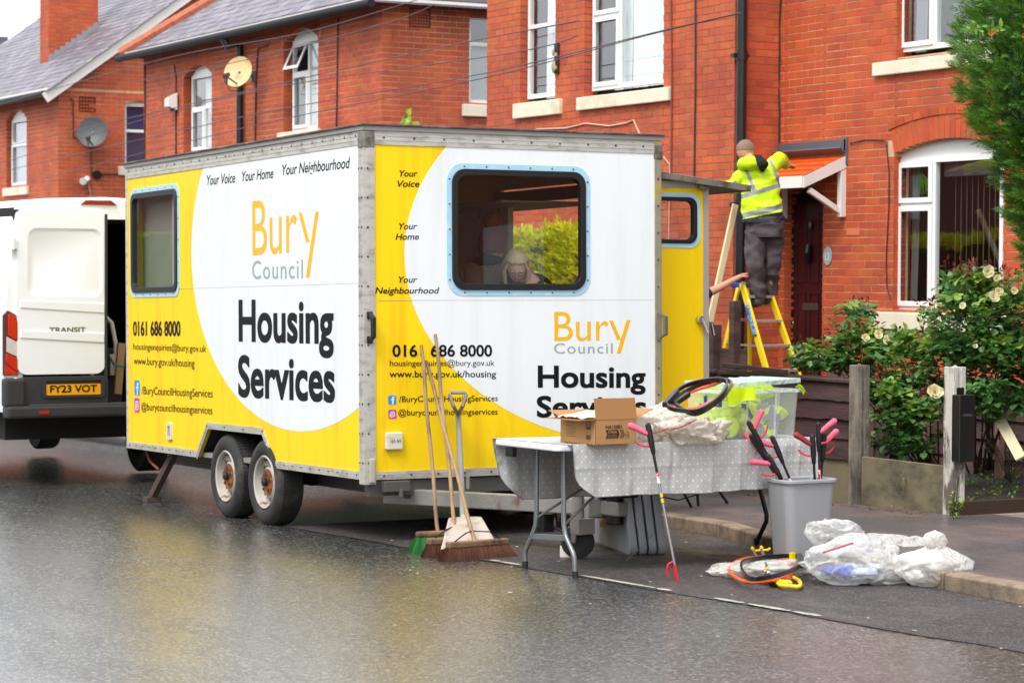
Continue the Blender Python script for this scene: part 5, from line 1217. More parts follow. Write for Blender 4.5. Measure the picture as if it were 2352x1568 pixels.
# things in the load space
ld = thing('wheelbarrow_frame', 'white tubular hoop frame standing in the open van', 'frame', (XV - .3, VP(262, 800)[0], vg + .72))
MB().tube([(0, -.12, 0), (0, -.12, .6), (0, -.08, .8), (0, 0, .88), (0, .08, .8), (0, .12, .6), (0, .12, .3)], .022, 8).box(-.02, .03, .06, .17, .3, .5).build('hoop', M('white_tube', 'c9c9c6', .4), ld)
a = aX(270, 905, XV - .2); b = aX(279, 788, XV - .25)
tag(MB().bar(a, b, .07, .04).build('timber_batten', M('pale_timber', '9a7a55', .7, var=.2, stretch=(1, 1, .2), vs_=20)), 'short pale timber batten standing in the open van', 'timber')
tag(MB().cbox((XV - .5, VP(262, 850)[0], vg + 1.0), (.3, .42, .55)).build('dark_tool_box', M('dark_crate', '2b2a2e', .6), bevel=.02), 'dark box on the van floor behind the timber batten', 'box')
tag(MB().tube([aX(250, 815, XV - .15), aX(262, 838, XV - .15), aX(285, 842, XV - .15)], .012, 6).build('green_strap', M('green_strap', '2f6a58', .6)), 'green strap hanging inside the open van', 'strap')

# ================================================================== fence
PC = M('weathered_concrete', '948c7e', .85, var=.35, vs_=6, bump=.8, bs=70, second='4a4540', s2=3.4, th=.52, tw=.1, stretch=(1, 1, .35), world=True)
PCW = M('peeling_white_concrete', 'c9c6bd', .8, var=.2, vs_=8, bump=.8, bs=70, second='6a6156', s2=6, th=.53, tw=.04, stretch=(1.3, 1.3, .3), world=True)
GB = M('mossy_gravel_board', '7a7158', .85, var=.25, vs_=4, bump=.6, bs=90, second='4f4a3a', s2=3, th=.56, tw=.1, stretch=(1, 1, 1.6), world=True)
WD = M('weathered_brown_boards', '58403a', .7, var=.3, vs_=9, bump=.6, bs=60, second='302422', s2=4, th=.5, tw=.12, stretch=(.25, 1, 2.2), world=True, isl=.12)
fen = thing('garden_fence', 'low garden fence of brown waney boards, concrete gravel boards and two concrete posts', 'fence')
FY = 11.5
def post(px, mat, yb, cap):
    p = aY(px, 1000, FY); zt = aY(px, yb, FY).z; z0 = gz(p.x) + .06; s_ = .058
    mb = MB(); pr = [(-s_, -s_), (s_, -s_), (s_, -.014), (s_ - .02, -.01), (s_ - .02, .01), (s_, .014), (s_, s_), (-s_, s_)]
    mb.prism([(p.x + a, FY + b) for a, b in pr], z0, zt)
    mb.ball((p.x, FY, zt), (.02, .02, .012), 8)
    o = mb.build('concrete_post', mat, fen, bevel=.006); return p.x, zt
p1x, _ = post(1973, PC, 838, 0); p2x, p2z = post(2192, PCW, 842, 0)
def gboard(xa, xb, zt, y=FY):
    MB().add([(xa, y - .02, gz(xa) + .08), (xb, y - .02, gz(xb) + .08), (xb, y + .02, gz(xb) + .08), (xa, y + .02, gz(xa) + .08), (xa, y - .02, zt), (xb, y - .02, zt), (xb, y + .02, zt), (xa, y + .02, zt)], [(0, 3, 2, 1), (4, 5, 6, 7), (0, 1, 5, 4), (1, 2, 6, 5), (2, 3, 7, 6), (3, 0, 4, 7)]).build('gravel_board', GB, fen, bevel=.005)
gt = aY(2180, 1070, FY).z
gboard(p1x + .06, p2x - .06, gt); gboard(p1x - 1.9, p1x - .06, aY(1930, 1043, FY).z); gboard(p1x - 3.9, p1x - 2.0, aY(1930, 1043, FY).z)
def waney(xa, xb, y, z, h, t, seed, parent, name='fence_board', mat=None, tilt=.0):
    mb = MB(); n = 22
    def e(u, s_): return .022 * mnoise.noise(Vector((xa * 3 + u * (xb - xa) * 2.4, s_ * 5 + seed, 0))) + .01 * mnoise.noise(Vector((u * (xb - xa) * 9, seed, s_)))
    A = [(xa + (xb - xa) * i / n, y - t, z + e(i / n, 0)) for i in range(n + 1)]; B = [(xa + (xb - xa) * i / n, y, z + h + e(i / n, 1) * .6) for i in range(n + 1)]
    A2 = [(a, y + .012 - t + .004, c) for a, b, c in A]; B2 = [(a, y + .012, c) for a, b, c in B]; m = n + 1
    mb.add(A + B + A2 + B2, [(i, i + 1, m + i + 1, m + i) for i in range(n)] + [(2 * m + i, 3 * m + i, 3 * m + i + 1, 2 * m + i + 1) for i in range(n)] + [(i, 2 * m + i, 2 * m + i + 1, i + 1) for i in range(n)] + [(m + i, m + i + 1, 3 * m + i + 1, 3 * m + i) for i in range(n)] + [(0, m, 3 * m, 2 * m), (n, 2 * m + n, 3 * m + n, m + n)])
    return mb.build(name, mat or WD, parent, smooth=True)
zt_ = aY(1940, 868, FY).z; zb_2 = aY(1930, 1043, FY).z
RB = M('reddish_fence_board', '5c3238', .7, var=.35, vs_=10, bump=.6, bs=60, second='3a2a28', s2=3, th=.5, tw=.14, stretch=(.3, 1, 2), world=True)
for sec, (xa, xb) in enumerate(((p1x - 1.95, p1x - .06), (p1x - 3.9, p1x - 2.0))):
    hh = (zt_ - zb_2) / 4
    for k in range(4):
        waney(xa, xb, FY - .01 - .004 * (k % 2), zt_ - hh * (k + 1) - .03, hh + .035, .03, k * 3.7 + sec, fen, mat=RB if k == 1 else WD)
    MB().box(xa, xb, FY - .05, FY - .01, zt_ - .035, zt_ - .008).build('capping', WD, fen, bevel=.004)
    if sec == 0: MB().bar((xa + .1, FY - .05, zt_ + .045), (xb - .85, FY - .06, zt_ + .02), .035, .04).build('loose_rail', WD, fen, bevel=.005)
    MB().box(xa, xb, FY - .028, FY + .02, zb_2 + .001, zb_2 + .07).build('bottom_rail', WD, fen, bevel=.004)
# side fence behind the roses
bf = thing('garden_fence', 'broken brown board fence standing in the shade behind the rose bushes', 'fence')
bx0, bx1 = aY(1900, 1000, 13.9).x, aY(2420, 1000, 13.9).x
for k in range(5):
    waney(bx0, bx1, 13.9, gz(bx0) + .2 + k * .17, .17, .03, 30 + k * 2.1, bf)
for px in (1990, 2120, 2290):
    p = aY(px, 1000, 13.8); MB().box(p.x - .03, p.x + .03, 13.8, 13.86, gz(p.x) + .05, gz(p.x) + 1.05).build('fence_post', M('pinkish_wood_post', '7a5f55', .8, var=.3, vs_=15, stretch=(1, 1, .2), world=True) if 'pinkish_wood_post' not in bpy.data.materials else bpy.data.materials['pinkish_wood_post'], bf)
# black box on the post
bx = thing('post_box', 'tall narrow black box fixed to the side of the white painted concrete post', 'post box', (p2x + .058, FY - .0, aY(2214, 1060, FY).z))
hb = aY(2214, 906, FY).z - aY(2214, 1060, FY).z
MB().box(0, .09, -.075, .075, 0, hb).build('box_body', M('gloss_black_box', '131417', .35, var=.1, coat=.3), bx, bevel=.008)
MB().box(.0905, .093, -.04, .045, hb * .68, hb * .72).build('box_slot', M('box_scratch', '3a3d40', .5), bx)
MB().box(-.002, .006, -.03, .035, hb, hb + .05).build('box_strap', bpy.data.materials['gloss_black_box'], bx)
# dark gate post further left
gp = thing('wooden_gate', 'weathered brown wooden gate edge just right of the open trailer door', 'gate')
a = aY(1641, 695, 12.4)
MB().box(a.x - .05, a.x + .05, 12.35, 12.45, gz(a.x), a.z - .2).build('gate_post', WD, gp, bevel=.006)
for k in range(3): waney(a.x + .06, a.x + .5, 12.42, .2 + .3 * k + .1, .26, .0, 50 + k, gp, name='gate_board')
MB().box(a.x + .3, a.x + .38, 12.36, 12.44, gz(a.x), aY(1655, 690, 12.4).z).build('gate_post', WD, gp, bevel=.006)
# cream board lying against the soil
a = aD(2345, 1052, 18.9); b = aD(2292, 955, 19.3)
tag(MB().bar(a, b, .085, .02, up=(1, -1, .3)).build('cream_board', M('cream_board', 'd8cfa8', .6, var=.12)), 'cream board lying at a slant under the right rose bush', 'board')

# ================================================================== plants
LEAF = leafmat('rose_leaf', '6c9a52', '48763c', rough=.34, isl=.45, hue=.02); LEAFY = leafmat('young_leaf', '94b24c', '6f9438', isl=.35, hue=.02)
LRED = leafmat('red_shoot', '6b2322', '8a3a26', isl=.4); STEM = M('rose_stem', '3d3a26', .7, var=.3, vs_=20, second='5a2c22', s2=6); PETAL = leafmat('cream_petal', 'f0e4a8', 'f6efcf', tr=.25, isl=.08, hue=.005); WEED = leafmat('weed_leaf', '6a9a34', '4d7c28', isl=.3)
def leaf(mb, p, d, up, L_, W_):
    d = d.normalized(); s_ = d.cross(up)
    if s_.length < .01: s_ = Vector((1, 0, 0))
    s_.normalize(); n = s_.cross(d)
    a = p; m1 = p + d * L_ * .4; t = p + d * L_ - n * L_ * .12
    mb.add([a, p + d * L_ * .28 + s_ * W_ * .42 + n * W_ * .1, p + d * L_ * .62 + s_ * W_ * .4 + n * W_ * .08, t, p + d * L_ * .62 - s_ * W_ * .4 + n * W_ * .08, p + d * L_ * .28 - s_ * W_ * .42 + n * W_ * .1, m1 - n * W_ * .05], [(0, 1, 6), (1, 2, 6), (2, 3, 6), (3, 4, 6), (4, 5, 6), (5, 0, 6)])
def rv(): 
    v = Vector((U(-1, 1), U(-1, 1), U(-1, 1))); return v.normalized() if v.length > .01 else Vector((0, 0, 1))
def bush(name, lab, base, blobs, nl, parent=None, mat=LEAF, size=.068, red=40, group='cream rose bushes in the front garden'):
    t = thing(name, lab, 'rose bush', base, group=group)
    B = Vector(base); L1 = MB(); L2 = MB(); L3 = MB(); ST = MB()
    vol = [b[3] * b[4] * b[3] for b in blobs]; tot = sum(vol)
    for bi, (px, py, dp, rw, rh, dens) in enumerate(blobs):
        c = aD(px, py, dp) - B
        for k in range(max(2, int(5 * rw))+1):
            e = c + Vector((U(-.6, .6) * rw, U(-.6, .6) * rw, U(-.3, .9) * rh)); s0 = Vector((U(-.15, .15), U(-.12, .12), 0))
            m = (s0 * .5 + e * .5) + Vector((U(-.12, .12), U(-.12, .12), U(-.05, .12)))
            q = [s0, s0 * .7 + m * .3 + rv() * .02, m, m * .5 + e * .5 + rv() * .05, e]; ST.tube(q, [.011, .009, .007, .005, .003], 5, cap=False)
        n = int(nl * vol[bi] / tot * dens)
        for k in range(n // 5):
            # a compound leaf: five leaflets on a stalk, mostly near the outside of the blob
            r = rv(); rad = U(.35, 1) ** .45; p = c + Vector((r.x * rw, r.y * rw, r.z * rh)) * rad
            if mnoise.noise((p + B) * 4.2) < -.18: continue
            if (p + B).z < gz(B.x) + .2: continue
            dd = (Vector((r.x, r.y, r.z * .3 + .1)) + rv() * .7).normalized(); up = (Vector((0, 0, 1)) + rv() * .5)
            mbx = L2 if (r.z > .35 and R() < .45) else L1
            s_ = size * U(.7, 1.25); side = dd.cross(up).normalized()
            for (o, a) in ((0, 0), (-.9, 1), (-.9, -1), (-1.9, 1), (-1.9, -1)):
                leaf(mbx, p + dd * s_ * (o * .75), (dd * (.5 if a else 1) + side * a + rv() * .25), up, s_ * (1 if o > -1 else .8), s_ * .95)
    for k in range(red):
        b = blobs[k % len(blobs)]; c = aD(b[0], b[1], b[2]) - B; p = c + Vector((U(-.8, .8) * b[3], U(-.8, .8) * b[3], b[4] * U(.75, 1.12)))
        ST.tube([p - Vector((0, 0, .18)), p], [.003, .002], 4, cap=False)
        for j in range(6): leaf(L3, p + rv() * .03, rv() + Vector((0, 0, .4)), rv(), size * U(.5, .9), size * .35)
    ST.build('stems', STEM, t, kind='stuff'); L1.build('leaves', mat, t, kind='stuff'); L2.build('young_leaves', LEAFY, t, kind='stuff')
    if L3.v: L3.build('red_shoots', LRED, t, kind='stuff')
    return t
def bloom(t, px, py, dp, r, full=1):
    c = aD(px, py, dp) - t.location; mb = MB(); f = (-FW + Vector((U(-.3, .3), U(-.3, .3), .25))).normalized(); q = f.to_track_quat('Z', 'Y').to_matrix().to_4x4()
    for ring_, n, tilt in ((1.0, 7, .25), (.78, 6, .6), (.52, 5, 1.0), (.3, 4, 1.3)):
        if ring_ > full: continue
        for k in range(n):
            a = 2 * math.pi * (k + R() * .4) / n; m = Matrix.Translation(c) @ q @ Matrix.Rotation(a, 4, 'Z') @ Matrix.Rotation(-tilt, 4, 'Y') ; kq = U(.75, 1.2); w_ = r * ring_ * .66 * kq; L_ = r * ring_ * kq; ph = U(0, 6)
            mb.grid(lambda u, v: tuple(m @ Vector((L_ * v, w_ * (u - .5) * 2 * math.sin(math.pi * min(.82, .2 + v * .7)), .45 * L_ * v * v + .2 * L_ * (2 * abs(u - .5)) ** 2 - .3 * L_ * v ** 4 + .08 * L_ * v * math.sin(u * 9 + ph)))), 4, 4)
    mb.build('bloom', PETAL, t, smooth=True)
b1 = aG(2262, 1092, .15); b1.z = gz(b1.x) + .12
bushR = bush('rose_bush', 'tall cream rose bush right of the white painted post, under the arched window', b1, [(2245, 745, 19.4, .42, .38, 1), (2300, 850, 19.3, .42, .42, 1), (2170, 840, 19.6, .3, .32, 1), (2235, 670, 19.6, .3, .22, 1.2), (2350, 760, 19.5, .3, .5, 1), (2150, 720, 20, .16, .1, 1.2)], 6800, red=46)
b2 = aG(2085, 1100, .15); b2.y += .3; b2.z = gz(b2.x) + .12
bushL = bush('rose_bush', 'spreading cream rose bush between the two concrete fence posts', b2, [(2080, 850, 20, .36, .34, 1.1), (2050, 960, 19.6, .26, .36, .9), (2110, 980, 19.4, .2, .3, .8), (1975, 800, 20.4, .3, .2, 1.2), (1880, 820, 20.4, .3, .13, 1.3), (1965, 730, 20.8, .22, .14, .8), (2000, 880, 20.3, .22, .2, 1)], 4800, red=34)
bloom(bushL, 2148, 901, 18.9, .062)
for px, py, r in ((2038, 783, .045), (2018, 768, .04), (1986, 776, .035)): bloom(bushL, px, py, 19.9, r)
for px, py, r in ((1822, 741, .024), (1992, 697, .022), (1962, 808, .02), (1884, 818, .02)): bloom(bushL, px, py, 19.9, r, .55)
for px, py, r in ((2268, 625, .05), (2282, 683, .045), (2294, 670, .035), (2210, 702, .028), (2330, 668, .03), (2240, 795, .02), (2290, 640, .03)): bloom(bushR, px, py, 19.0, r)
MB().tube([aD(1822, 745, 20) - bushL.location, aD(1832, 775, 20.1) - bushL.location, aD(1850, 805, 20.3) - bushL.location], .005, 5).build('stem', STEM, bushL)
def fern(name, lab, px, py, dz, h, n, cat='weed', spread=.12, mat=WEED, sz=.03):
    p = aG(px, py, dz); p.z = gz(p.x) + dz
    t = thing(name, lab, cat, p, group='weeds along the foot of the fence'); L1 = MB(); S1 = MB()
    for k in range(n):
        a = U(0, 6.28); e = Vector((math.cos(a) * spread * U(.3, 1), math.sin(a) * spread * U(.2, .6), h * U(.5, 1))); S1.tube([(0, 0, 0), e * .5 + Vector((0, 0, h * .12)), e], [.004, .003, .002], 4, cap=False)
        for j in range(7): f_ = .25 + .75 * j / 6; leaf(L1, e * f_ + rv() * .012, Vector((math.cos(a), math.sin(a), .3)) + rv() * .9, Vector((0, 0, 1)), sz * U(.7, 1.4), sz * .6)
    S1.build('stems', STEM, t, kind='stuff'); L1.build('leaves', mat, t, kind='stuff'); return t
fern('weed', 'tall feathery weed growing at the foot of the darker concrete post', 1950, 1148, .1, .28, 13, spread=.16)
fern('weed', 'straggly wiry weed against the gravel board between the posts', 2085, 1168, .1, .34, 12, spread=.3, sz=.022)
fern('weed', 'small bright leafed weed left of the white painted post', 2148, 1174, .1, .1, 7, spread=.06)
fern('weed', 'yellow green ivy-like weed at the foot of the white painted post', 2190, 1190, .1, .2, 12, spread=.09, mat=leafmat('yellow_weed', '9ab040', '7c9a34'))
# low seedlings in the bed, litter of leaves on soil and pavement
mb = MB()
for k in range(420):
    px, py = U(2000, 2190), U(1025, 1075); q = aY(px, py, 12.3); y = U(12.0, 14.4); x = U(-17.0, -14.35); z = soilz(x, y)
    c = Vector((x, y, z)); 
    if mnoise.noise(c * 1.6) < 0: continue
    for j in range(5): leaf(mb, c + Vector((U(-.04, .04), U(-.04, .04), U(.0, .05))), rv() + Vector((0, 0, .4)), Vector((0, 0, 1)), .03, .022)
mb.build('seedlings', WEED, kind='stuff')
mb = MB()
for k in range(700):
    a = R()
    if a < .45: x = U(-17.5, -14.3); y = U(11.2, 11.46); z = gz(x) + .105
    elif a < .8: x = U(-16, -14.3); y = U(11.7, 13.5); z = soilz(x, y) + .005
    else: x = U(-17, -9); y = kerbY(x) - U(.0, .12) ** 1.0; z = gz(x) + .012
    c = Vector((x, y, z)); leaf(mb, c, Vector((U(-1, 1), U(-1, 1), U(-.05, .2))), Vector((0, 0, 1)), U(.012, .035), U(.01, .02))
mb.build('fallen_leaves', leafmat('brown_dead_leaf', '8a5a3a', '5e3a26', isl=.4, hue=.02), kind='stuff')
# wiry yellow flowered stems at the right
t = fern('weed', 'wiry thin stemmed weed with tiny yellow flowers right of the black post box', 2320, 1110, .14, .5, 16, spread=.45, sz=.02)
# shoot behind the trailer roof
p = aY(938, 300, 12.2); sh = thing('sapling', 'young sapling whose top leaves show above the trailer roof', 'sapling', (p.x, 12.2, gz(p.x) + .1))
S1 = MB().tube([(0, 0, 0), (.05, 0, 2), tuple(aD(938, 268, 28.2) - sh.location)], [.03, .02, .006], 6); S1.build('trunk', STEM, sh)
L1 = MB()
for px, py, s_ in ((938, 266, .1), (930, 279, .13), (947, 281, .14), (938, 288, .14), (926, 296, .15), (952, 297, .15), (940, 300, .15), (920, 305, .12), (934, 272, .1)):
    for j in range(2): leaf(L1, aD(px, py, 28.2 + U(-.1, .1)) - sh.location, Vector((U(-.6, .6), 0, U(-.8, .5))), -FW + rv() * .6, s_, s_ * .95)
L1.build('leaves', leafmat('lime_leaf', '86a82c', '9ab83c'), sh)

# conifer foliage: flat sprays of scale leaves
def spray(mb, p, d, nrm, L_, n=9, w_=.006):
    d = d.normalized(); s_ = d.cross(nrm)
    if s_.length < .05: return
    s_.normalize()
    for i in range(n):
        f_ = i / (n - 1); base = p + d * L_ * f_ * .75; ll = L_ * (.5 - .34 * f_)
        for sg in (-1, 1):
            e = base + (d * .85 + s_ * sg * (.75 - .3 * f_) + rv() * .18).normalized() * ll; wv = (s_ * sg * .4 - d * .5).normalized() * w_
            mb.add([base, base * .45 + e * .55 + wv, e, base * .45 + e * .55 - wv], [(0, 1, 2, 3)])
    mb.add([p, p + d * L_ * .5 + s_ * w_, p + d * L_ * 1.05, p + d * L_ * .5 - s_ * w_], [(0, 1, 2, 3)])
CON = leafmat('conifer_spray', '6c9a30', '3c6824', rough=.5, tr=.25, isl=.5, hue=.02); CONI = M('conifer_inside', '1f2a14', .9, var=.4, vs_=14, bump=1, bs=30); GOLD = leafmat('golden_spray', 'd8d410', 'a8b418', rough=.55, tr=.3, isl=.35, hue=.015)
ct = aG(2440, 1200, .1); D_ = 17.6
ct = aD(2450, 800, D_); ct.z = gz(ct.x)
con = thing('conifer', 'tall green conifer leaning into the picture at the upper right corner', 'tree', ct)
def edge(py):   # silhouette of the foliage, read off as a half width in metres at the tree's distance
    T_ = [(-60, 2235), (0, 2228), (60, 2212), (120, 2206), (200, 2210), (250, 2222), (300, 2244), (330, 2268), (380, 2300), (450, 2306), (500, 2322), (560, 2345), (640, 2375), (760, 2400)]
    for (a, xa), (b, xb) in zip(T_, T_[1:]):
        if a <= py <= b: return (2450 - (xa + (xb - xa) * (py - a) / (b - a))) / 5600 * D_
    return .1
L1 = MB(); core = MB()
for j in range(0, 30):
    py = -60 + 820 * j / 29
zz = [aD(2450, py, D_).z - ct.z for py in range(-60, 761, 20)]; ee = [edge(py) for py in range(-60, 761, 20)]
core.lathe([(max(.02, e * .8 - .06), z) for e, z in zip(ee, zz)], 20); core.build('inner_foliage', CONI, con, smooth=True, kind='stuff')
for k in range(7500):
    py = U(-60, 740); e = edge(py); z = aD(2450, py, D_).z - ct.z
    a = U(math.radians(150), math.radians(395)); dirv = Vector((math.cos(a), math.sin(a), 0))
    # keep the side that the street sees
    if dirv.dot(-FW) < -.35: continue
    bump_ = 1 + .13 * mnoise.noise(Vector((a * 2.4, z * 3.2, 0))) + .07 * mnoise.noise(Vector((a * 7, z * 9, 4)))
    p = dirv * (e * bump_ - U(.0, .2)) + Vector((0, 0, z))
    spray(L1, p, dirv * .8 + Vector((0, 0, U(-.1, .75))) + rv() * .4, rv() + Vector((0, 0, .5)), U(.08, .17), n=8, w_=.0034)
L1.build('sprays', CON, con, kind='stuff')
MB().tube([(0, 0, 0), (0, 0, 2.6)], [.08, .06], 8).build('trunk', STEM, con)
L2 = MB()
for px, py in ((2248, 68), (2262, 60), (2280, 72), (2300, 66), (2235, 62)):
    c = aD(px, py, D_ - .75) - ct
    for j in range(6): leaf(L2, c + rv() * .02, Vector((U(-1, 1), 0, U(-.5, .5))), -FW + rv() * .4, .06, .025)
L2.build('climber_leaves', LEAFY, con, kind='stuff')
L2 = MB()
for px, py in ((2270, 80), (2348, 62), (2345, 85)):
    c = aD(px, py, D_ - .8) - ct; leaf(L2, c, Vector((1, 0, .2)), -FW, .075, .04)
L2.build('autumn_leaf', leafmat('orange_dead_leaf', 'd8861c', 'c86a14'), con)
# golden hedge behind the trailer
hx0, hx1 = -25.4, -21.5
hd = thing('golden_hedge', 'bright yellow green conifer hedge seen through the front window of the trailer', 'hedge', (-22.8, 12.9, gz(-22.8)))
def htop(x): return 2.42 + .14 * mnoise.noise(Vector((x * 1.7, 0, 0))) + .1 * mnoise.noise(Vector((x * 5, 2, 0)))
L1 = MB()
for k in range(5200):
    x = U(hx0, hx1); ht = htop(x); z = U(.6, ht); face = R()
    if face < .7: y = 12.45 - .1 * mnoise.noise(Vector((x * 2.5, z * 2.5, 0))) + (.25 * max(0, z - ht + .3)); d = Vector((U(-.3, .5), -1, U(.1, 1)))
    else: z = ht - U(0, .08); y = U(12.45, 13.3); d = Vector((U(-.4, .4), U(-.4, .4), 1))
    spray(L1, Vector((x + 22.8, y - 12.9, z)), d + rv() * .35, rv(), U(.08, .16), n=5, w_=.008)
L1.build('sprays', GOLD, hd, kind='stuff')
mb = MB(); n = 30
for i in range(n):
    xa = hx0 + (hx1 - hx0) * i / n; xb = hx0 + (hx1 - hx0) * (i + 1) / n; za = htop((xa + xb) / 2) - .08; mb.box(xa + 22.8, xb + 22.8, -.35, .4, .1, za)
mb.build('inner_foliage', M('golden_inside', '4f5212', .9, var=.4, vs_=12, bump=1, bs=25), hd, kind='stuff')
mb = MB(); mb.grid(lambda u, v: (-19.4 - 60 * u, 11.6 + .12 * mnoise.noise(Vector((u * 140, v * 4, 9))), gz(-19.4 - 60 * u) + 1.5 * v + .15 * mnoise.noise(Vector((u * 90, v, 5))) * v), 240, 6)
mb.grid(lambda u, v: (-19.4 - 60 * u, 11.6 + .7 * v, gz(-19.4 - 60 * u) + 1.5 + .15 * mnoise.noise(Vector((u * 90, 1, 5)))), 240, 1)
tag(mb.build('garden_hedge', M('dark_privet', '1f2a16', .9, var=.5, vs_=4, world=True)), 'dark clipped hedge along the pavement behind the trailer, seen only under its floor', 'hedge')
# hedge across the road (only mirrored in the window glass)
mb = MB(); mb.grid(lambda u, v: (-110 + 112 * u, -12.2 - .3 * mnoise.noise(Vector((u * 260, v * 4, 0))), -2 + 5.0 * v + .35 * mnoise.noise(Vector((u * 130, v, 5)))), 420, 8)
mb.grid(lambda u, v: (-110 + 112 * u, -12.2 - 1.4 * v, 2.9 + .35 * mnoise.noise(Vector((u * 130, 1, 5)))), 420, 1)
tag(mb.build('garden_hedge', M('hedge_across', '5a6a1c', .9, var=.5, vs_=2.5, world=True)), 'long yellow green hedge across the road, mirrored in the ground floor window', 'hedge')
# ================================================================== folding table with the dotted cloth
def aZ(x, y, c): r = ray(x, y); return CAM + r * ((c - CAM.z) / r.z)
HT = .80; TX0, TX1, TY0, TY1 = -13.5, -12.8, 7.25, 9.3
WPL = M('white_moulded_plastic', 'e4e6ea', .4, var=.04, vs_=5); TUBE = M('grey_painted_tube', '7d8082', .35, metal=.5, var=.1); TUBEB = M('black_and_shaded_tube', '232426', .4, metal=.3)
tb = thing('folding_table', 'white plastic folding table on grey tubular legs under the dotted cloth', 'table', (-12.8, 7.3, 0), (-.0112, 0, math.radians(5.5)))
o_ = tb.location.copy(); TMt = Matrix.Translation(o_) @ Matrix.Rotation(math.radians(5.5), 4, 'Z') @ Matrix.Rotation(-.0112, 4, 'X'); TMi = TMt.inverted()
def L_(p): return TMi @ Vector(p)
TN = (TMt.to_3x3() @ Vector((0, 0, 1))).normalized()
def aT(x, y, h=0):      # a sight line meets the table top (h above it)
    r = ray(x, y); q0 = TMt @ Vector((0, 0, HT + h)); return CAM + r * ((q0 - CAM).dot(TN) / r.dot(TN))
mb = MB(); mb.prism(rrect(TX0 + 12.8, TX1 + 12.8, TY0 - 7.3, TY1 - 7.3, .05), HT - .036, HT); mb.build('table_top', WPL, tb, bevel=.008)
MB().box(-.6, -.1, .18, 1.8, HT - .075, HT - .045).build('under_frame', TUBE, tb)
LY = 7.38
def leg(pts, mat=TUBE, y=LY):
    P = [L_(aY(px, py, y)) for px, py in pts]
    sm = [P[0]]
    for a, b in zip(P, P[1:]): sm += [a.lerp(b, .12), a.lerp(b, .5), a.lerp(b, .88)]
    sm.append(P[-1]); MB().tube(sm, .0155, 12).build('leg', mat, tb, smooth=True)
    MB().tube([P[-1] + Vector((0, 0, .045)), P[-1]], .0185, 12).build('leg_cap', M('black_cap', '1c1c1e', .5) if 'black_cap' not in bpy.data.materials else bpy.data.materials['black_cap'], tb)
leg([(1233, 1028), (1232, 1201), (1222, 1231), (1206, 1265), (1206, 1304)])
leg([(1295, 1034), (1295, 1204), (1299, 1230), (1319, 1275), (1321, 1328)])
a, b = L_(aY(1221, 1231, LY)), L_(aY(1300, 1235, LY)); MB().bar(a, b, .012, .035).build('crossbar', TUBE, tb, bevel=.003)
c = Vector((-.35, .85, HT - .08)); a = L_(aY(1233, 1188, LY)); b = L_(aY(1296, 1205, LY))
MB().tube([a, a.lerp(c, .5) , c], .009, 8).build('brace', TUBE, tb); MB().tube([b, c], .009, 8).build('brace', TUBE, tb)
m = b.lerp(c, .42); MB().lathe([(.02, -.006), (.026, 0), (.02, .006), (.014, 0), (.02, -.006)], 12, Matrix.Translation(m)).build('locking_ring', M('bright_ring', 'a9acae', .25, metal=1), tb)
leg([(1745, 1120), (1763, 1190), (1741, 1238), (1737, 1250)], TUBEB, 9.3); leg([(1800, 1120), (1812, 1190), (1795, 1238), (1792, 1254)], TUBEB, 9.25)  # far legs, same grey tube, coloured dark for the shade they stand in
MB().box(-.57, -.49, -.04, -.01, HT - .1, HT - .045).build('leg_clip', TUBEB, tb)

# dotted cloth, with its own flat print
CL = bpy.data.materials.new('grey_dotted_oilcloth'); CL.use_nodes = True; t = CL.node_tree; N = t.nodes; L = t.links; b = N['Principled BSDF']
b.inputs['Roughness'].default_value = .42; b.inputs['Specular IOR Level'].default_value = .4
uv = N.new('ShaderNodeUVMap'); uv.uv_map = 'cloth'; sp = N.new('ShaderNodeSeparateXYZ'); L.new(uv.outputs[0], sp.inputs[0])
def mth(op, a, b_=None, c=None):
    n = N.new('ShaderNodeMath'); n.operation = op
    for i, v in enumerate((a, b_, c)):
        if v is None: continue
        if isinstance(v, (int, float)): n.inputs[i].default_value = v
        else: L.new(v, n.inputs[i])
    return n.outputs[0]
SXd, SYd = .0575, .0345
row = mth('FLOOR', mth('DIVIDE', sp.outputs[1], SYd)); par = mth('MULTIPLY', mth('MODULO', mth('ABSOLUTE', row), 2), .5)
fx = mth('SUBTRACT', mth('FRACT', mth('ADD', mth('DIVIDE', sp.outputs[0], SXd), par)), .5); fy = mth('SUBTRACT', mth('FRACT', mth('DIVIDE', sp.outputs[1], SYd)), .5)
dx = mth('MULTIPLY', fx, SXd); dy = mth('MULTIPLY', fy, SYd); d2 = mth('SQRT', mth('ADD', mth('MULTIPLY', dx, dx), mth('MULTIPLY', dy, dy)))
dot = mth('LESS_THAN', d2, .0052)
mi = N.new('ShaderNodeMix'); mi.data_type = 'RGBA'; L.new(dot, mi.inputs[0]); mi.inputs[6].default_value = (*lin('c2c3c1'), 1); mi.inputs[7].default_value = (*lin('f0f0ee'), 1)
L.new(mi.outputs[2], b.inputs['Base Color'])
nb = N.new('ShaderNodeTexNoise'); nb.inputs['Scale'].default_value = 22; nb.inputs['Detail'].default_value = 4; nb.inputs['Distortion'].default_value = .8; tc = N.new('ShaderNodeTexCoord'); L.new(tc.outputs['Object'], nb.inputs['Vector'])
bp = N.new('ShaderNodeBump'); bp.inputs['Strength'].default_value = .35; bp.inputs['Distance'].default_value = .008; L.new(nb.outputs[0], bp.inputs['Height']); L.new(bp.outputs[0], b.inputs['Normal'])
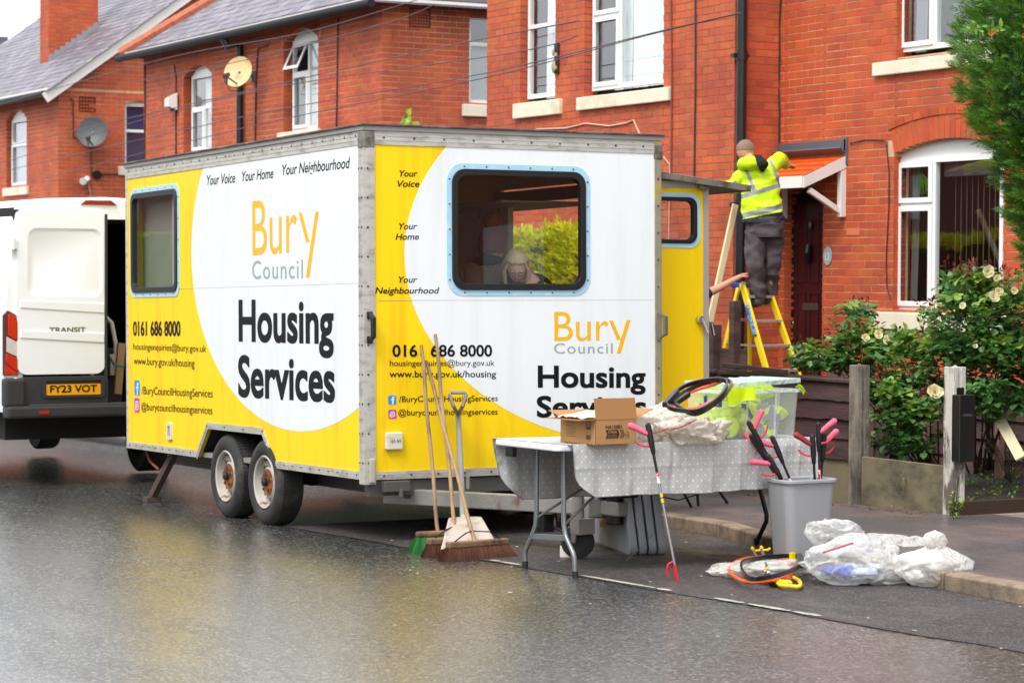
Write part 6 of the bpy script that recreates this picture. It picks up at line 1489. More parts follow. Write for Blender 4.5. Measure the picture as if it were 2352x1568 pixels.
class CG:
    def __init__(s): s.v = []; s.f = []; s.uv = []
    def grid(s, fn, uvf, nu, nv):
        n = len(s.v)
        for j in range(nv + 1):
            for i in range(nu + 1): s.v.append(tuple(fn(i / nu, j / nv))); s.uv.append(uvf(i / nu, j / nv))
        s.f += [(n + j * (nu + 1) + i, n + j * (nu + 1) + i + 1, n + (j + 1) * (nu + 1) + i + 1, n + (j + 1) * (nu + 1) + i) for j in range(nv) for i in range(nu)]
def crease(y, z):
    s = .006 * mnoise.noise(Vector((y * 6, z * 3, 1))) + .0045 * mnoise.noise(Vector((y * 19, z * 8, 3)))
    for c_, w_, a_ in ((7.78, .012, .007), (8.12, .01, -.006), (8.42, .012, .009), (8.66, .01, .005), (8.95, .012, -.006), (9.14, .01, .007)):
        s += a_ * math.exp(-((y - c_ - .02 * (z - .6)) / w_) ** 2)
    return s * 1.5 + .004 * math.exp(-((z - .66) / .008) ** 2) + max(0, (HT - z)) * (.03 * math.sin(y * 9 + 1) + .03 * math.sin(y * 23 + 2 * math.sin(y * 5)))
zf = aX(1600, 1130, TX1 + .02).z; zbk = aX(1245, 1144, TX0 - .02).z
def yl(v, y0, a_, b__): return y0 + a_ * v + b__ * max(0, (v - .55) / .45) ** 2.2
cg = CG(); CZ = HT + .003
top = lambda u, v: (TX0 - .02 + (TX1 - TX0 + .04) * u, (7.262 + .07 * u) + (9.33 - 7.262 - .07 * u) * v, CZ + .002 * mnoise.noise(Vector((u * 9, v * 22, 0))))
cg.grid(top, lambda u, v: (top(u, v)[1], -top(u, v)[0]), 16, 60)
def fr(u, v):
    y = yl(v, 7.35, .05, .13) + (9.33 - yl(v, 7.35, .05, .13)) * u; z = CZ - (CZ - zf) * v * (1 + .012 * math.sin(y * 7) + .004 * math.sin(y * 31)); r = min(1, v * 9)
    return (TX1 + .02 + .006 * r + crease(y, z) * r, y, z + (.006 * (1 - r)))
cg.grid(fr, lambda u, v: (fr(u, v)[1], -(TX1 + .02) + (CZ - fr(u, v)[2])), 150, 26)
def bk(u, v):
    y = yl(v, 7.262, .1, .14) + (9.33 - yl(v, 7.262, .1, .14)) * u; z = CZ - (CZ - zbk) * v; r = min(1, v * 9)
    return (TX0 - .02 - .006 * r + crease(y + 3, z) * r * 1.6, y, z)
cg.grid(bk, lambda u, v: (bk(u, v)[1], -(TX0 - .02) - (CZ - bk(u, v)[2])), 120, 22)
def en(u, v):
    z = CZ - (CZ - zf) * v; return (TX0 - .02 + (TX1 - TX0 + .044) * u, 9.33 + .01 * min(1, v * 9) + .02 * math.sin(u * 11) * v, z)
cg.grid(en, lambda u, v: (-en(u, v)[0], en(u, v)[2]), 24, 16)
me = bpy.data.meshes.new('tablecloth'); me.from_pydata([tuple(Vector(p) - o_) for p in cg.v], [], cg.f); ul = me.uv_layers.new(name='cloth')
for p in me.polygons:
    for li, vi in zip(p.loop_indices, p.vertices): ul.data[li].uv = cg.uv[vi]
me.polygons.foreach_set('use_smooth', [True] * len(me.polygons)); me.materials.append(CL)
cl = bpy.data.objects.new('tablecloth', me); COL.objects.link(cl); cl.location = o_; cl.rotation_euler = (-.0112, 0, math.radians(5.5))
tag(cl, 'grey oilcloth with small white polka dots hanging over the folding table', 'tablecloth')
# stitched edge
pts = [fr(0, v / 20) for v in range(21)] + [fr(u / 60, 1) for u in range(61)]
MB().tube([Vector(p) - o_ for p in pts], .003, 5).build('hem', M('grey_hem', '84848a', .6), cl)
pts = [bk(0, v / 20) for v in range(21)] + [bk(u / 60, 1) for u in range(61)]
MB().tube([Vector(p) - o_ for p in pts], .003, 5).build('hem', bpy.data.materials['grey_hem'], cl)

# ================================================================== cardboard box
CARD = M('brown_cardboard', 'b88a58', .8, var=.08, vs_=5, second='a87a4b', s2=2); CARDI = M('cardboard_inside', 'a8794a', .85, var=.06); INK = M('brown_ink', '33261f', .7); PAPER = M('cream_sacks', 'ddd0b8', .7, var=.1, vs_=8, bump=.8, bs=18)
zc = HT + .006
pc_ = aT(1367.6, 1021.8, .006); pr_ = aT(1459, 1018.6, .006); pl_ = aT(1283.5, 1014.6, .006)
ea = (pr_ - pc_); eb = (pl_ - pc_); eb = eb - ea * (eb.dot(ea) / ea.length_squared) * .6; hb_ = .152
cb_ = thing('cardboard_box', 'open brown cardboard box marked NA120B1 with cream sacks inside, on the dotted cloth', 'box', pc_)
A = ea; B = eb; Zv = Vector((0, 0, hb_)); th = .004
def quadbox(mb, p, u, v, n, t):
    u, v = Vector(u), Vector(v); p = Vector(p); nn = Vector(n).normalized() * t
    mb.add([p, p + u, p + u + v, p + v, p + nn, p + u + nn, p + u + v + nn, p + v + nn], [(0, 3, 2, 1), (4, 5, 6, 7), (0, 1, 5, 4), (1, 2, 6, 5), (2, 3, 7, 6), (3, 0, 4, 7)])
mb = MB(); O = Vector((0, 0, 0))
quadbox(mb, O, A, Zv, B, th); quadbox(mb, O, B, Zv, A, th); quadbox(mb, A, B, Zv, -A, th); quadbox(mb, B, A, Zv, -B, th); quadbox(mb, O, A, B, Zv, th)
recalc(mb.build('box_body', CARD, cb_))
def flap(p, u, v, name='flap'):
    n = Vector(u).cross(Vector(v)); mb = MB(); quadbox(mb, Vector(p), u, v, n, .003); recalc(mb.build(name, CARDI, cb_))
T0 = Zv + Vector((0, 0, .001))
flap(T0 + A * .0, A * 1.03, Vector((0, 0, .128)) + B * .06)                       # stands up over the printed face
flap(T0, B, -A.normalized() * .12 + Vector((0, 0, .0)) - B * .0 + Vector((0, 0, -.004)))        # folded out to the left
flap(T0 + A, B, A.normalized() * .14 + Vector((0, 0, .06)))
flap(T0 + B, A, B.normalized() * .12 + Vector((0, 0, .035)))
mb = MB(); mb.grid(lambda u, v: tuple(A * (.03 + .9 * u) + B * (.04 + .92 * v) - A.normalized() * .1 * (1 - u) ** 3 + Vector((0, 0, hb_ - .01 + .06 * math.sin(math.pi * (.15 + .7 * u)) * math.sin(math.pi * (.2 + .7 * v)) + .01 * mnoise.noise(Vector((u * 7, v * 9, 0)))))), 30, 26)
tag(mb.build('folded_sacks', PAPER, smooth=True), 'folded cream sacks lying in the open cardboard box', 'sacks'); bpy.data.objects['folded_sacks'].location = pc_
an = A.normalized(); nrm = an.cross(Vector((0, 0, 1))); FM = Matrix(((an.x, 0, nrm.x, 0), (an.y, 0, nrm.y, 0), (an.z, 1, nrm.z, 0), (0, 0, 0, 1)))
W_ = A.length; H_ = hb_
letters('NA120B1', (W_ * .25, H_ * .64), (W_ * .65, H_ * .64), H_ * .14, FM, INK, cb_, bold=.018, lift=.001)
mb = MB(); mb.prism([(W_ * .25, H_ * .24), (W_ * .56, H_ * .24), (W_ * .6, H_ * .41), (W_ * .56, H_ * .59), (W_ * .25, H_ * .59), (W_ * .29, H_ * .41)], .0004, .0012, FM).build('printed_badge', INK, cb_)
letters('CHSA', (W_ * .31, H_ * .45), (W_ * .53, H_ * .45), H_ * .1, FM, CARD, cb_, bold=.02, lift=.0015)
for k, s in enumerate(('Certification', 'Plastic Refuse', 'Sack Standard')): letters(s, (W_ * .31, H_ * (.375 - .055 * k)), (W_ * .53, H_ * (.375 - .055 * k)), H_ * .032, FM, CARD, cb_, lift=.0015)
for k in range(3):
    x = W_ * (.6 + .035 * k); MB().prism([(x, H_ * .24), (x + W_ * .018, H_ * .24), (x + W_ * .058, H_ * .415), (x + W_ * .018, H_ * .59), (x, H_ * .59), (x + W_ * .04, H_ * .415)], .0004, .0012, FM).build('printed_chevron', INK, cb_)
MB().ring([(W_ * .74, H_ * .3), (W_ * .85, H_ * .3), (W_ * .82, H_ * .5), (W_ * .77, H_ * .5)], [(W_ * .75, H_ * .315), (W_ * .84, H_ * .315), (W_ * .815, H_ * .485), (W_ * .775, H_ * .485)], .0004, .0012, FM).build('printed_weight', INK, cb_)
letters('18kg', (W_ * .76, H_ * .36), (W_ * .83, H_ * .36), H_ * .05, FM, INK, cb_, lift=.001); letters('Heavy Duty', (W_ * .74, H_ * .23), (W_ * .86, H_ * .23), H_ * .035, FM, INK, cb_, lift=.001)
bn = -B.normalized(); nr2 = bn.cross(Vector((0, 0, 1))); FL = Matrix(((bn.x, 0, nr2.x, B.x), (bn.y, 0, nr2.y, B.y), (bn.z, 1, nr2.z, 0), (0, 0, 0, 1))); WB = B.length
letters('Code: NA120B1', (WB * .16, H_ * .8), (WB * .4, H_ * .8), H_ * .045, FL, INK, cb_, lift=.001)
mb = MB()
for k in range(6):
    x = WB * .16
    while x < WB * (.34 + .12 * R()): w2 = U(.004, .012); mb.box(x, x + w2, H_ * (.7 - .085 * k), H_ * (.7 - .085 * k) + .003, .0004, .0011, FL); x += w2 + .003
mb.build('printed_lines', M('faint_ink', '5e4938', .8), cb_, kind='stuff')
MB().ring([(WB * .74, H_ * .74), (WB * .86, H_ * .74), (WB * .86, H_ * .9), (WB * .74, H_ * .9)], [(WB * .755, H_ * .76), (WB * .845, H_ * .76), (WB * .845, H_ * .88), (WB * .755, H_ * .88)], .0004, .0011, FL).box(WB * .74, WB * .86, H_ * .6, H_ * .7, .0004, .0011, FL).build('printed_mark', bpy.data.materials['faint_ink'], cb_, kind='stuff')
mb = MB()
for k in range(12): mb.box(WB * (.74 + .011 * k), WB * (.74 + .011 * k) + (.0012 if k % 3 else .002), H_ * .2, H_ * .38, .0004, .0011, FL)
mb.build('printed_bars', bpy.data.materials['faint_ink'], cb_, kind='stuff')

# ================================================================== plastic sacks
FILM = plastic_film('cloudy_sack', 'f6f3ee', .5, .18, .25, .7, .03); FILM2 = plastic_film('thin_clear_sack', 'f8f8f6', .34, .12, .2, .75, .035); FILMC = plastic_film('cream_sack_film', 'f2ebdf', .75, .3, .3, .7, .04)
def ridged(p, f, seed): return 1 - abs(mnoise.noise(p * f + Vector((seed, seed * .7, 3)))) * 2
def sack(name, lab, cen, rad, mat, seed, amp=.22, flat=.0, knot=None, lean=(0, 0), cat='refuse sack', group=None, sub=5, contents=True, fold=2.2):
    """a soft bag: slack bulges, tension creases running to the gathered neck, settled flat on what it lies on"""
    t = thing(name, lab, cat, cen, group=group)
    bm = bmesh.new(); bmesh.ops.create_icosphere(bm, subdivisions=sub, radius=1)
    so = Vector((seed, seed * .7, 3)); rs = random.Random(int(seed * 100)); tips = [Vector((rs.uniform(-1, 1), rs.uniform(-1, 1), rs.uniform(.1, .9))).normalized() for _ in range(5)]
    for v in bm.verts:
        n = v.co.normalized(); a = math.atan2(n.y, n.x)
        w3 = Vector((mnoise.noise(n * 1.7 + so), mnoise.noise(n * 1.7 + so * 2), mnoise.noise(n * 1.7 - so)))
        m = n + w3 * .55
        d = 1 + amp * (.85 * mnoise.noise(m * fold * .8 + so) + .26 * (1 - 2.6 * abs(mnoise.noise(m * fold * 1.2 + so * 3))) + .04 * (1 - 2 * abs(mnoise.noise(m * fold * 4 + so))))
        for k, tp in enumerate(tips): d += amp * .9 * math.exp(-((1 - n.dot(tp)) / .045)) * (1 if k < 3 else .6)
        p = Vector((n.x * rad[0], n.y * rad[1], n.z * rad[2])) * d
        if knot:
            # pleats gather towards the neck
            k = max(0, min(1, (n.z - .05) / .85)); p *= 1 + .05 * k * math.sin(a * 13 + 3 * mnoise.noise(n * 2 + so)) * (1 - k * .3)
            kk = max(0, (n.z - .82) / .18)
            if kk > 0:
                r_ = (.034 + .034 * math.sin(min(1, kk * 1.1) * math.pi) ** .8) * (1 + .16 * math.sin(a * 6 + kk * 9)) * min(1, (1 - kk) * 5 + .1)
                p.x, p.y = math.cos(a) * r_, math.sin(a) * r_; p.z = rad[2] * .9 + knot * kk * 1.5
            else:
                q_ = max(0, (n.z - .3) / .52); gx = 1 - q_ ** 1.7 * .8; p.x *= gx; p.y *= gx; p.z = min(p.z, rad[2]) * (1 - .1 * q_) + .03 * q_
        p.x += lean[0] * (p.z + rad[2]); p.y += lean[1] * (p.z + rad[2])
        fl = -rad[2] * (1 - flat); p.z = max(p.z, fl + .003 * mnoise.noise(n * 9))
        v.co = p
    me = bpy.data.meshes.new('sack_film'); bm.to_mesh(me); bm.free(); me.polygons.foreach_set('use_smooth', [True] * len(me.polygons))
    me.materials.append(mat); o = bpy.data.objects.new('sack_film', me); COL.objects.link(o); o.parent = t
    return t
def litter(t, items, rad, zc_=0, seed=1, n=10):
    rs = random.Random(seed); 
    for k in range(n):
        col = items[k % len(items)]; nm = 'litter_' + col
        m_ = bpy.data.materials.get(nm) or M(nm, col, .5, var=.35, vs_=25, second='e8e8ea' if k % 2 else '404046', s2=14, th=.6)
        bm = bmesh.new(); bmesh.ops.create_icosphere(bm, subdivisions=2, radius=1); s_ = Vector((rs.uniform(.25, .5) * rad[0], rs.uniform(.25, .5) * rad[1], rs.uniform(.2, .4) * rad[2]))
        c = Vector((rs.uniform(-.5, .5) * rad[0], rs.uniform(-.5, .5) * rad[1], zc_ + rs.uniform(-.55, .1) * rad[2]))
        for v in bm.verts:
            n_ = v.co.normalized(); d = 1 + .5 * mnoise.noise(n_ * 2.2 + Vector((k, seed, 0))); v.co = Vector((n_.x * s_.x, n_.y * s_.y, n_.z * s_.z)) * d + c
        me = bpy.data.meshes.new('litter'); bm.to_mesh(me); bm.free(); me.materials.append(m_); o = bpy.data.objects.new('litter', me); COL.objects.link(o); o.parent = t
G_ = 'refuse sacks by the kerb'
def gp3(px, py, dz): p = aG(px, py); return Vector((p.x, p.y, gz(p.x) + dz))
s1 = sack('refuse_sack', 'largest filled refuse sack, untied, with blue and purple packets showing through', gp3(1962, 1340, .125), (.23, .27, .125), FILM2, 3.1, .3, .06, lean=(0, -.05), group=G_, sub=5, fold=2.6)
litter(s1, ['5a6fc8', '4a8ac4', 'c9cdd8', '6a6a6c', '3c50b0', '9aa84a', 'b8c4e0'], (.21, .24, .12), -.015, 4, 13)
s1b = sack('refuse_sack', 'loose upper mouth of the largest sack, standing open and empty', gp3(1925, 1326, .27), (.13, .16, .075), FILM2, 8.3, .5, .1, lean=(-.1, -.25), group=G_, fold=2.1)
MB().tube([aD(1890, 1268, 13.75) - s1.location, aD(1960, 1246, 13.75) - s1.location], .006, 6).build('red_rod', M('red_rod', 'b8262c', .4), s1)
litter(s1b, ['8a857c', 'd8d2c8', '55524e'], (.11, .12, .055), .0, 9, 4)
s2 = sack('refuse_sack', 'tied refuse sack with a twisted knot standing nearest the kerb', gp3(2146, 1344, .11), (.2, .225, .115), FILM, 5.7, .2, .06, knot=.075, group=G_, sub=5, fold=2.4)
litter(s2, ['c8b4b0', 'd9d9d6', '8c8a86', 'd09a96', '6c6f74', 'f0f0ec'], (.17, .18, .1), -.01, 7, 10)
MB().tube([gp3(2146, 1246, .38) - s2.location + Vector((.02 * math.cos(a), .02 * math.sin(a), 0)) for a in (0, 1)], .02, 6)
s3 = sack('refuse_sack', 'small pale refuse sack lying behind the knotted one', gp3(2055, 1285, .075), (.17, .2, .08), FILM, 2.2, .35, .1, group=G_, fold=2.5)
litter(s3, ['7a5a48', 'c0b8a8', '4c3c34'], (.13, .16, .06), 0, 2, 6)
s4 = sack('refuse_sack', 'flat empty sack spread on the road under the hoops', gp3(1758, 1318, .03), (.2, .34, .05), FILM, 6.6, .35, .3, group=G_, sub=5, fold=2.2)
s5 = sack('refuse_sack', 'scrap of clear sack between the largest sack and the knotted one', gp3(2060, 1338, .02), (.1, .2, .035), FILM2, 1.6, .7, .4, group=G_)
# sacks heaped on the table
p = aT(1545, 1014); s6 = sack('plastic_sacks', 'heap of crumpled cream plastic sacks on the table beside the cardboard box', (p.x - .12, p.y - .03, p.z + .075), (.17, .24, .12), FILMC, 4.4, .42, .28, cat='sacks', sub=5, fold=3)
p = aT(1610, 1016); s7 = sack('plastic_sacks', 'thin cream sack trailing over the table edge in front of the storage box', (p.x - .09, p.y, p.z + .055), (.13, .2, .085), FILMC, 9.2, .5, .25, cat='sacks', sub=5, fold=3.2)
for (a, b_) in (((1600, 963), (1540, 988)), ((1480, 998), (1535, 983))):
    MB().tube([aD(a[0], a[1], 15.05) - s6.location, aD((a[0] + b_[0]) / 2, (a[1] + b_[1]) / 2 + 3, 15.0) - s6.location, aD(b_[0], b_[1], 15.05) - s6.location], .004, 5).build('drawstring', M('red_drawstring', 'c01f30', .6) if 'red_drawstring' not in bpy.data.materials else bpy.data.materials['red_drawstring'], s6)

# ================================================================== sack hoops
ORG = M('orange_hoop_plastic', 'f0672c', .35, var=.06, coat=.2); BLKP = M('black_hoop_plastic', '151517', .3, var=.1, coat=.2)
def smooth_loop(P, n=8):
    out = []; N_ = len(P)
    for i in range(N_):
        p0, p1, p2, p3 = P[i - 1], P[i], P[(i + 1) % N_], P[(i + 2) % N_]
        for k in range(n):
            t_ = k / n; out.append(.5 * (2 * p1 + (p2 - p0) * t_ + (2 * p0 - 5 * p1 + 4 * p2 - p3) * t_ * t_ + (3 * p1 - p0 - 3 * p2 + p3) * t_ ** 3))
    return out
def strap_loop(P, w_, h_, name, mat, parent):
    """flat section hoop, w_ thick and h_ high"""
    pts = smooth_loop(P); N_ = len(pts); mb = MB(); cen = sum(pts, Vector()) / N_
    v = []; nrm = Vector((0, 0, 0))
    for i in range(N_): nrm += (pts[i] - cen).cross(pts[(i + 1) % N_] - cen)
    nrm.normalize()
    for i in range(N_):
        d = (pts[(i + 1) % N_] - pts[i - 1]).normalized(); s_ = d.cross(nrm).normalized()
        for a, b_ in ((-1, -1), (1, -1), (1, 1), (-1, 1)): v.append(pts[i] + s_ * (a * w_ / 2) + nrm * (b_ * h_ / 2))
    f = [(i * 4 + k, i * 4 + (k + 1) % 4, ((i + 1) % N_) * 4 + (k + 1) % 4, ((i + 1) % N_) * 4 + k) for i in range(N_) for k in range(4)]
    return recalc(mb.add(v, f).build(name, mat, parent, smooth=True))
def hoop(lab, pts, depf, kind, grip=None):
    P = [depf(x, y) for x, y in pts]; c = sum(P, Vector()) / len(P)
    t = thing('sack_hoop', lab, 'sack hoop', c, group='hoops for holding refuse sacks open')
    P = [p - c for p in P]
    if kind == 'o': MB().tube(smooth_loop(P), .0125, 10, closed=True).build('hoop_ring', ORG, t, smooth=True)
    else: strap_loop(P, .012, .026, 'hoop_ring', BLKP, t)
    if grip: a, b_ = [depf(*g) - c for g in grip]; MB().bar(a, b_, .035, .035).build('hoop_grip', BLKP, t, bevel=.008)
    return t
dT = lambda x, y: aD(x, y, 14.75 + (950 - y) / 80 * .55)
hoop('black sack hoop with its grip at the left end, topmost on the table', [(1532, 925), (1545, 905), (1575, 885), (1615, 874), (1655, 871), (1670, 880), (1660, 902), (1635, 925), (1600, 943), (1565, 942), (1540, 937)], dT, 'b', ((1526, 930), (1555, 898)))
hoop('second black sack hoop lying just below the first one on the sacks', [(1550, 922), (1570, 903), (1605, 886), (1645, 874), (1674, 874), (1680, 886), (1664, 910), (1640, 930), (1612, 947), (1590, 950), (1562, 935)], lambda x, y: dT(x, y) + FW * .06, 'b', ((1550, 928), (1583, 905)))
hoop('orange sack hoop nested under the two black hoops on the sacks', [(1545, 932), (1556, 918), (1590, 900), (1640, 884), (1672, 873), (1684, 884), (1668, 905), (1640, 922), (1605, 938), (1570, 941)], lambda x, y: dT(x, y) + FW * .12, 'o')
dG = lambda h: (lambda x, y: (lambda p: Vector((p.x, p.y, gz(p.x) + h)))(aG(x, y, h)))
hoop('orange sack hoop lying on the flat sack on the road', [(1680, 1318), (1678, 1300), (1700, 1286), (1745, 1279), (1795, 1282), (1828, 1296), (1815, 1318), (1770, 1332), (1715, 1335)], dG(.05), 'o')
hoop('black sack hoop with a yellow band lying over the orange one on the road', [(1703, 1306), (1708, 1290), (1745, 1281), (1800, 1276), (1838, 1278), (1840, 1294), (1810, 1312), (1765, 1325), (1722, 1328)], dG(.1), 'b', ((1836, 1276), (1840, 1298)))
q = dG(.1)(1820, 1276); MB().cbox((0, 0, 0), (.03, .03, .04)).build('yellow_band', M('yellow_tape', 'f2cf00', .4), bpy.data.objects['sack_hoop.004']).location = q - bpy.data.objects['sack_hoop.004'].location

# ================================================================== litter pickers
PINK = M('pink_rubber_handle', 'e8607a', .45, var=.06); REDT = M('red_trigger', 'd8202c', .35); ALT = M('silver_tube', 'b5b7ba', .25, metal=.8, var=.06); SHB = M('black_shaft', '1d1c1e', .35, second='c03030', s2=30, th=.68, tw=.02); YELB = M('yellow_band_paint', 'f4cf10', .4); BGR = M('black_grip', '17171a', .5)
def picker(lab, top, bot, hdir, hand=PINK, tip=True, col=ALT, down=True):
    top, bot = Vector(top), Vector(bot); ax = (bot - top).normalized(); L0 = (bot - top).length
    h = Vector(hdir); h = (h - ax * h.dot(ax)).normalized(); s_ = ax.cross(h)
    t = thing('litter_picker', lab, 'litter picker', bot, group='litter pickers'); T0 = top - bot
    def P(a, b_, c=0): return T0 + ax * a + h * b_ + s_ * c
    MB().tube([P(-.01, 0), P(.0, 0), P(.05, 0), P(.12, 0), P(.175, 0), P(.185, 0)], [.006, .016, .019, .018, .013, .01], 12).build('grip', BGR, t, smooth=True)
    MB().tube([P(.055, .01), P(.04, .035), P(.012, .07), P(-.012, .105), P(-.016, .118)], [.016, .017, .018, .021, .012], 12).build('handle', hand, t, smooth=True)
    MB().tube([P(.13, .012), P(.125, .045), P(.108, .075), P(.085, .095)], [.008, .006, .006, .005], 8).build('trigger', REDT, t, smooth=True)
    MB().tube([P(.18, 0), P(.36, 0)], .0085, 8).build('shaft', SHB, t, smooth=True)
    MB().tube([P(.362, 0), P(L0 - .06, 0)], .0085, 10).build('tube', col, t, smooth=True)
    for a in (.42, .455): MB().tube([P(a, 0), P(a + .022, 0)], .0098, 10).build('band', YELB, t)
    MB().tube([P(.29, 0), P(.36, 0)], .0094, 8).build('flash', M('red_white_print', 'c92430', .4, second='f0f0f0', s2=18, th=.5, tw=.03) if 'red_white_print' not in bpy.data.materials else bpy.data.materials['red_white_print'], t)
    if tip:
        MB().tube([P(L0 - .09, 0), P(L0 - .02, .004), P(L0, .002)], [.0095, .011, .01], 8).tube([P(L0 - .012, .002), P(L0 + .004, .002)], .0115, 8).build('fixed_jaw', REDT if not tip == 2 else YELB, t)
        MB().tube([P(L0 - .11, .005), P(L0 - .1, .035), P(L0 - .065, .052), P(L0 - .03, .05)], [.006, .008, .008, .006], 8).build('moving_jaw', REDT if tip != 2 else YELB, t, smooth=True)
    return t
hl = -RT
fixed_bot = aG(1556, 1331); fixed_bot.z += .004
picker('litter picker leaning alone against the front edge of the table', aD(1488, 974, 14.62), fixed_bot, hl - UP * .0)
# grey bin and the pickers standing in it
bc = aX(1838, 1300, -12.77); bc.z = gz(bc.x)
bn_ = thing('waste_bin', 'plain grey plastic bin holding the litter pickers', 'bin', bc)
GRB = M('grey_bin_plastic', '9fa1a4', .38, var=.04, vs_=3, bump=.06, bs=200)
def rr3(w_, d_, r, z): return [(x, y, z) for x, y in rrect(-w_ / 2, w_ / 2, -d_ / 2, d_ / 2, r, 6)]
HB = .545
secs = [(.22, .3, .05, .0), (.225, .31, .055, .015), (.262, .385, .06, HB - .04), (.267, .39, .062, HB - .025), (.297, .415, .07, HB - .02), (.297, .415, .07, HB - .005), (.282, .4, .065, HB), (.26, .378, .058, HB - .01), (.215, .295, .045, .03)]
rings = [rr3(*s_) for s_ in secs]; n = len(rings[0]); v = [p for r_ in rings for p in r_]
f = [(i * n + k, i * n + (k + 1) % n, (i + 1) * n + (k + 1) % n, (i + 1) * n + k) for i in range(len(rings) - 1) for k in range(n)] + [tuple(range(n - 1, -1, -1)), tuple((len(rings) - 1) * n + k for k in range(n))]
MB().add(v, f).build('bin_body', GRB, bn_, smooth=True)
def inbin(lab, top, through, hd, dep_=15.35, **k):
    """top of the grip and the place where the shaft enters the bin, both in the picture"""
    c = aX(through[0], through[1], bc.x); c.x = bc.x + U(-.06, .08); c.z = bc.z + HB; c.y = max(bc.y - .155, min(bc.y + .155, c.y))
    a = aD(top[0], top[1], proj(c)[2] - .03); b_ = a + (c - a) * ((a.z - (bc.z + .06)) / (a.z - c.z))
    # keep the foot inside the bin and the tube over its rim
    b_.x = max(bc.x - .09, min(bc.x + .09, b_.x)); b_.y = max(bc.y - .13, min(bc.y + .13, b_.y)); a = c + (c - b_) * ((a.z - c.z) / (c.z - b_.z))
    return picker(lab, a, b_, hd, tip=False, **k)
inbin('litter picker with the highest pink handle, tilted left in the bin', (1706, 968), (1763, 1104), (RT * .55 + UP * .8))
inbin('litter picker with its pink handle pointing left, lowest in the bin', (1729, 1045), (1776, 1106), (-RT + UP * .15), dep_=15.25)
inbin('litter picker with a pink handle facing left in the middle of the bin', (1773, 1003), (1816, 1108), (-RT * .8 + UP * .45))
inbin('litter picker with a dark and red handle turned to the left in the bin', (1866, 1000), (1857, 1106), (-RT + UP * .3), hand=M('dark_red_handle', '8c1c24', .5), col=SHB, dep_=15.35)
inbin('litter picker with a pink handle pointing up to the right in the bin', (1879, 972), (1869, 1106), (RT + UP * .1), dep_=15.4)
inbin('litter picker with a short pink handle, rightmost in the bin', (1893, 996), (1879, 1108), (RT * .7 + FW * .5), dep_=15.35)
inbin('litter picker whose pink ring handle sits behind the leftmost one', (1700, 1000), (1760, 1106), (-RT * .3 + UP * .2 + FW * .7), dep_=15.5)
# pickers lying across the sack on the road
def lay(lab, a, b_, hand, ha, hb2, hcol):
    A_, B_ = dG(ha)(*a), dG(hb2)(*b_); return picker(lab, A_, B_, hcol, hand=hand, tip=2)
lay('litter picker lying on the road with a yellow handle and its jaws on the bin', (1772, 1338), (1748, 1256), M('yellow_handle', 'f2cc10', .4), .03, .12, RT)
lay('litter picker lying on the road with a red handle pointing left', (1770, 1332), (1727, 1258), M('red_handle', 'cc2232', .4), .03, .1, RT * .9)
t = thing('yellow_handle', 'loose yellow plastic handle lying in front of the black hoop', 'handle', dG(.02)(1812, 1336))
mb = MB().tube(smooth_loop([dG(.03)(*q) - t.location for q in ((1786, 1334), (1800, 1326), (1822, 1326), (1836, 1334), (1836, 1346), (1812, 1345), (1792, 1343))]), .012, 8, closed=True).build('handle_loop', bpy.data.materials['yellow_handle'], t, smooth=True)
t = thing('red_handle', 'loose red rubber handle with a black end lying beside the yellow one', 'handle', dG(.02)(1765, 1334))
MB().tube([dG(.03)(1750, 1332) - t.location, dG(.03)(1772, 1334) - t.location, dG(.03)(1786, 1336) - t.location], [.02, .018, .022], 10).build('rubber', bpy.data.materials['red_handle'], t, smooth=True)
MB().tube([dG(.03)(1743, 1331) - t.location, dG(.03)(1751, 1332) - t.location], [.014, .02], 10).build('black_end', BGR, t)

# ================================================================== clear storage box with hi-vis vests
CLEAR = plastic_film('clear_polypropylene', 'f2f6f8', .22, .1, .06, .3, .002); HIV = M('hi_vis_yellow', 'd4f000', .6, var=.12, vs_=9, bump=.6, bs=14, isl=.1); HIV.node_tree.nodes['Principled BSDF'].inputs['Emission Strength'].default_value = 0; SILV = M('reflective_tape', '9aa0a4', .4, var=.12, vs_=30)
c0 = aT(1664, 1010.5, .006); c1 = aT(1832, 1003.5, .006); eA = c1 - c0; eB = Vector((-eA.y, eA.x, 0)).normalized() * .34; hS = .305
sb = thing('storage_box', 'clear plastic storage box stuffed with yellow hi-vis vests, lid propped open', 'storage box', c0)
cc = [Vector((0, 0, 0)), eA, eA + eB, eB]; ctr = (eA + eB) / 2
def wallq(a, b_, z0, z1, o1=1.0, t=.004):
    A_ = ctr + (a - ctr) * (1 - .05 * (1 - 0)); mb = MB()
mb = MB()
def taper(z, k=1.0): s_ = .93 + .07 * z / hS; return [ctr + (p - ctr) * s_ * k + Vector((0, 0, z)) for p in cc]
lo, hi = taper(0), taper(hS); li, hi2 = taper(.006, .985), taper(hS, .985)
v = lo + hi + li + hi2
f = [(i, (i + 1) % 4, 4 + (i + 1) % 4, 4 + i) for i in range(4)] + [(8 + i, 12 + i, 12 + (i + 1) % 4, 8 + (i + 1) % 4) for i in range(4)] + [(4 + i, 4 + (i + 1) % 4, 12 + (i + 1) % 4, 12 + i) for i in range(4)] + [(0, 3, 2, 1), (8, 9, 10, 11)]
recalc(mb.add(v, f).build('tub', CLEAR, sb, bevel=.004))
mb = MB(); r1, r2 = taper(hS - .03, 1.012), taper(hS, 1.03)
for i in range(4): mb.bar(r2[i], r2[(i + 1) % 4], .012, .022)
for i in range(4):
    for k in (.3, .7) if i in (0, 2) else (.5,):
        mb.bar(taper(.0, 1.004)[i].lerp(taper(0, 1.004)[(i + 1) % 4], k), taper(hS, 1.004)[i].lerp(taper(hS, 1.004)[(i + 1) % 4], k), .014, .006)
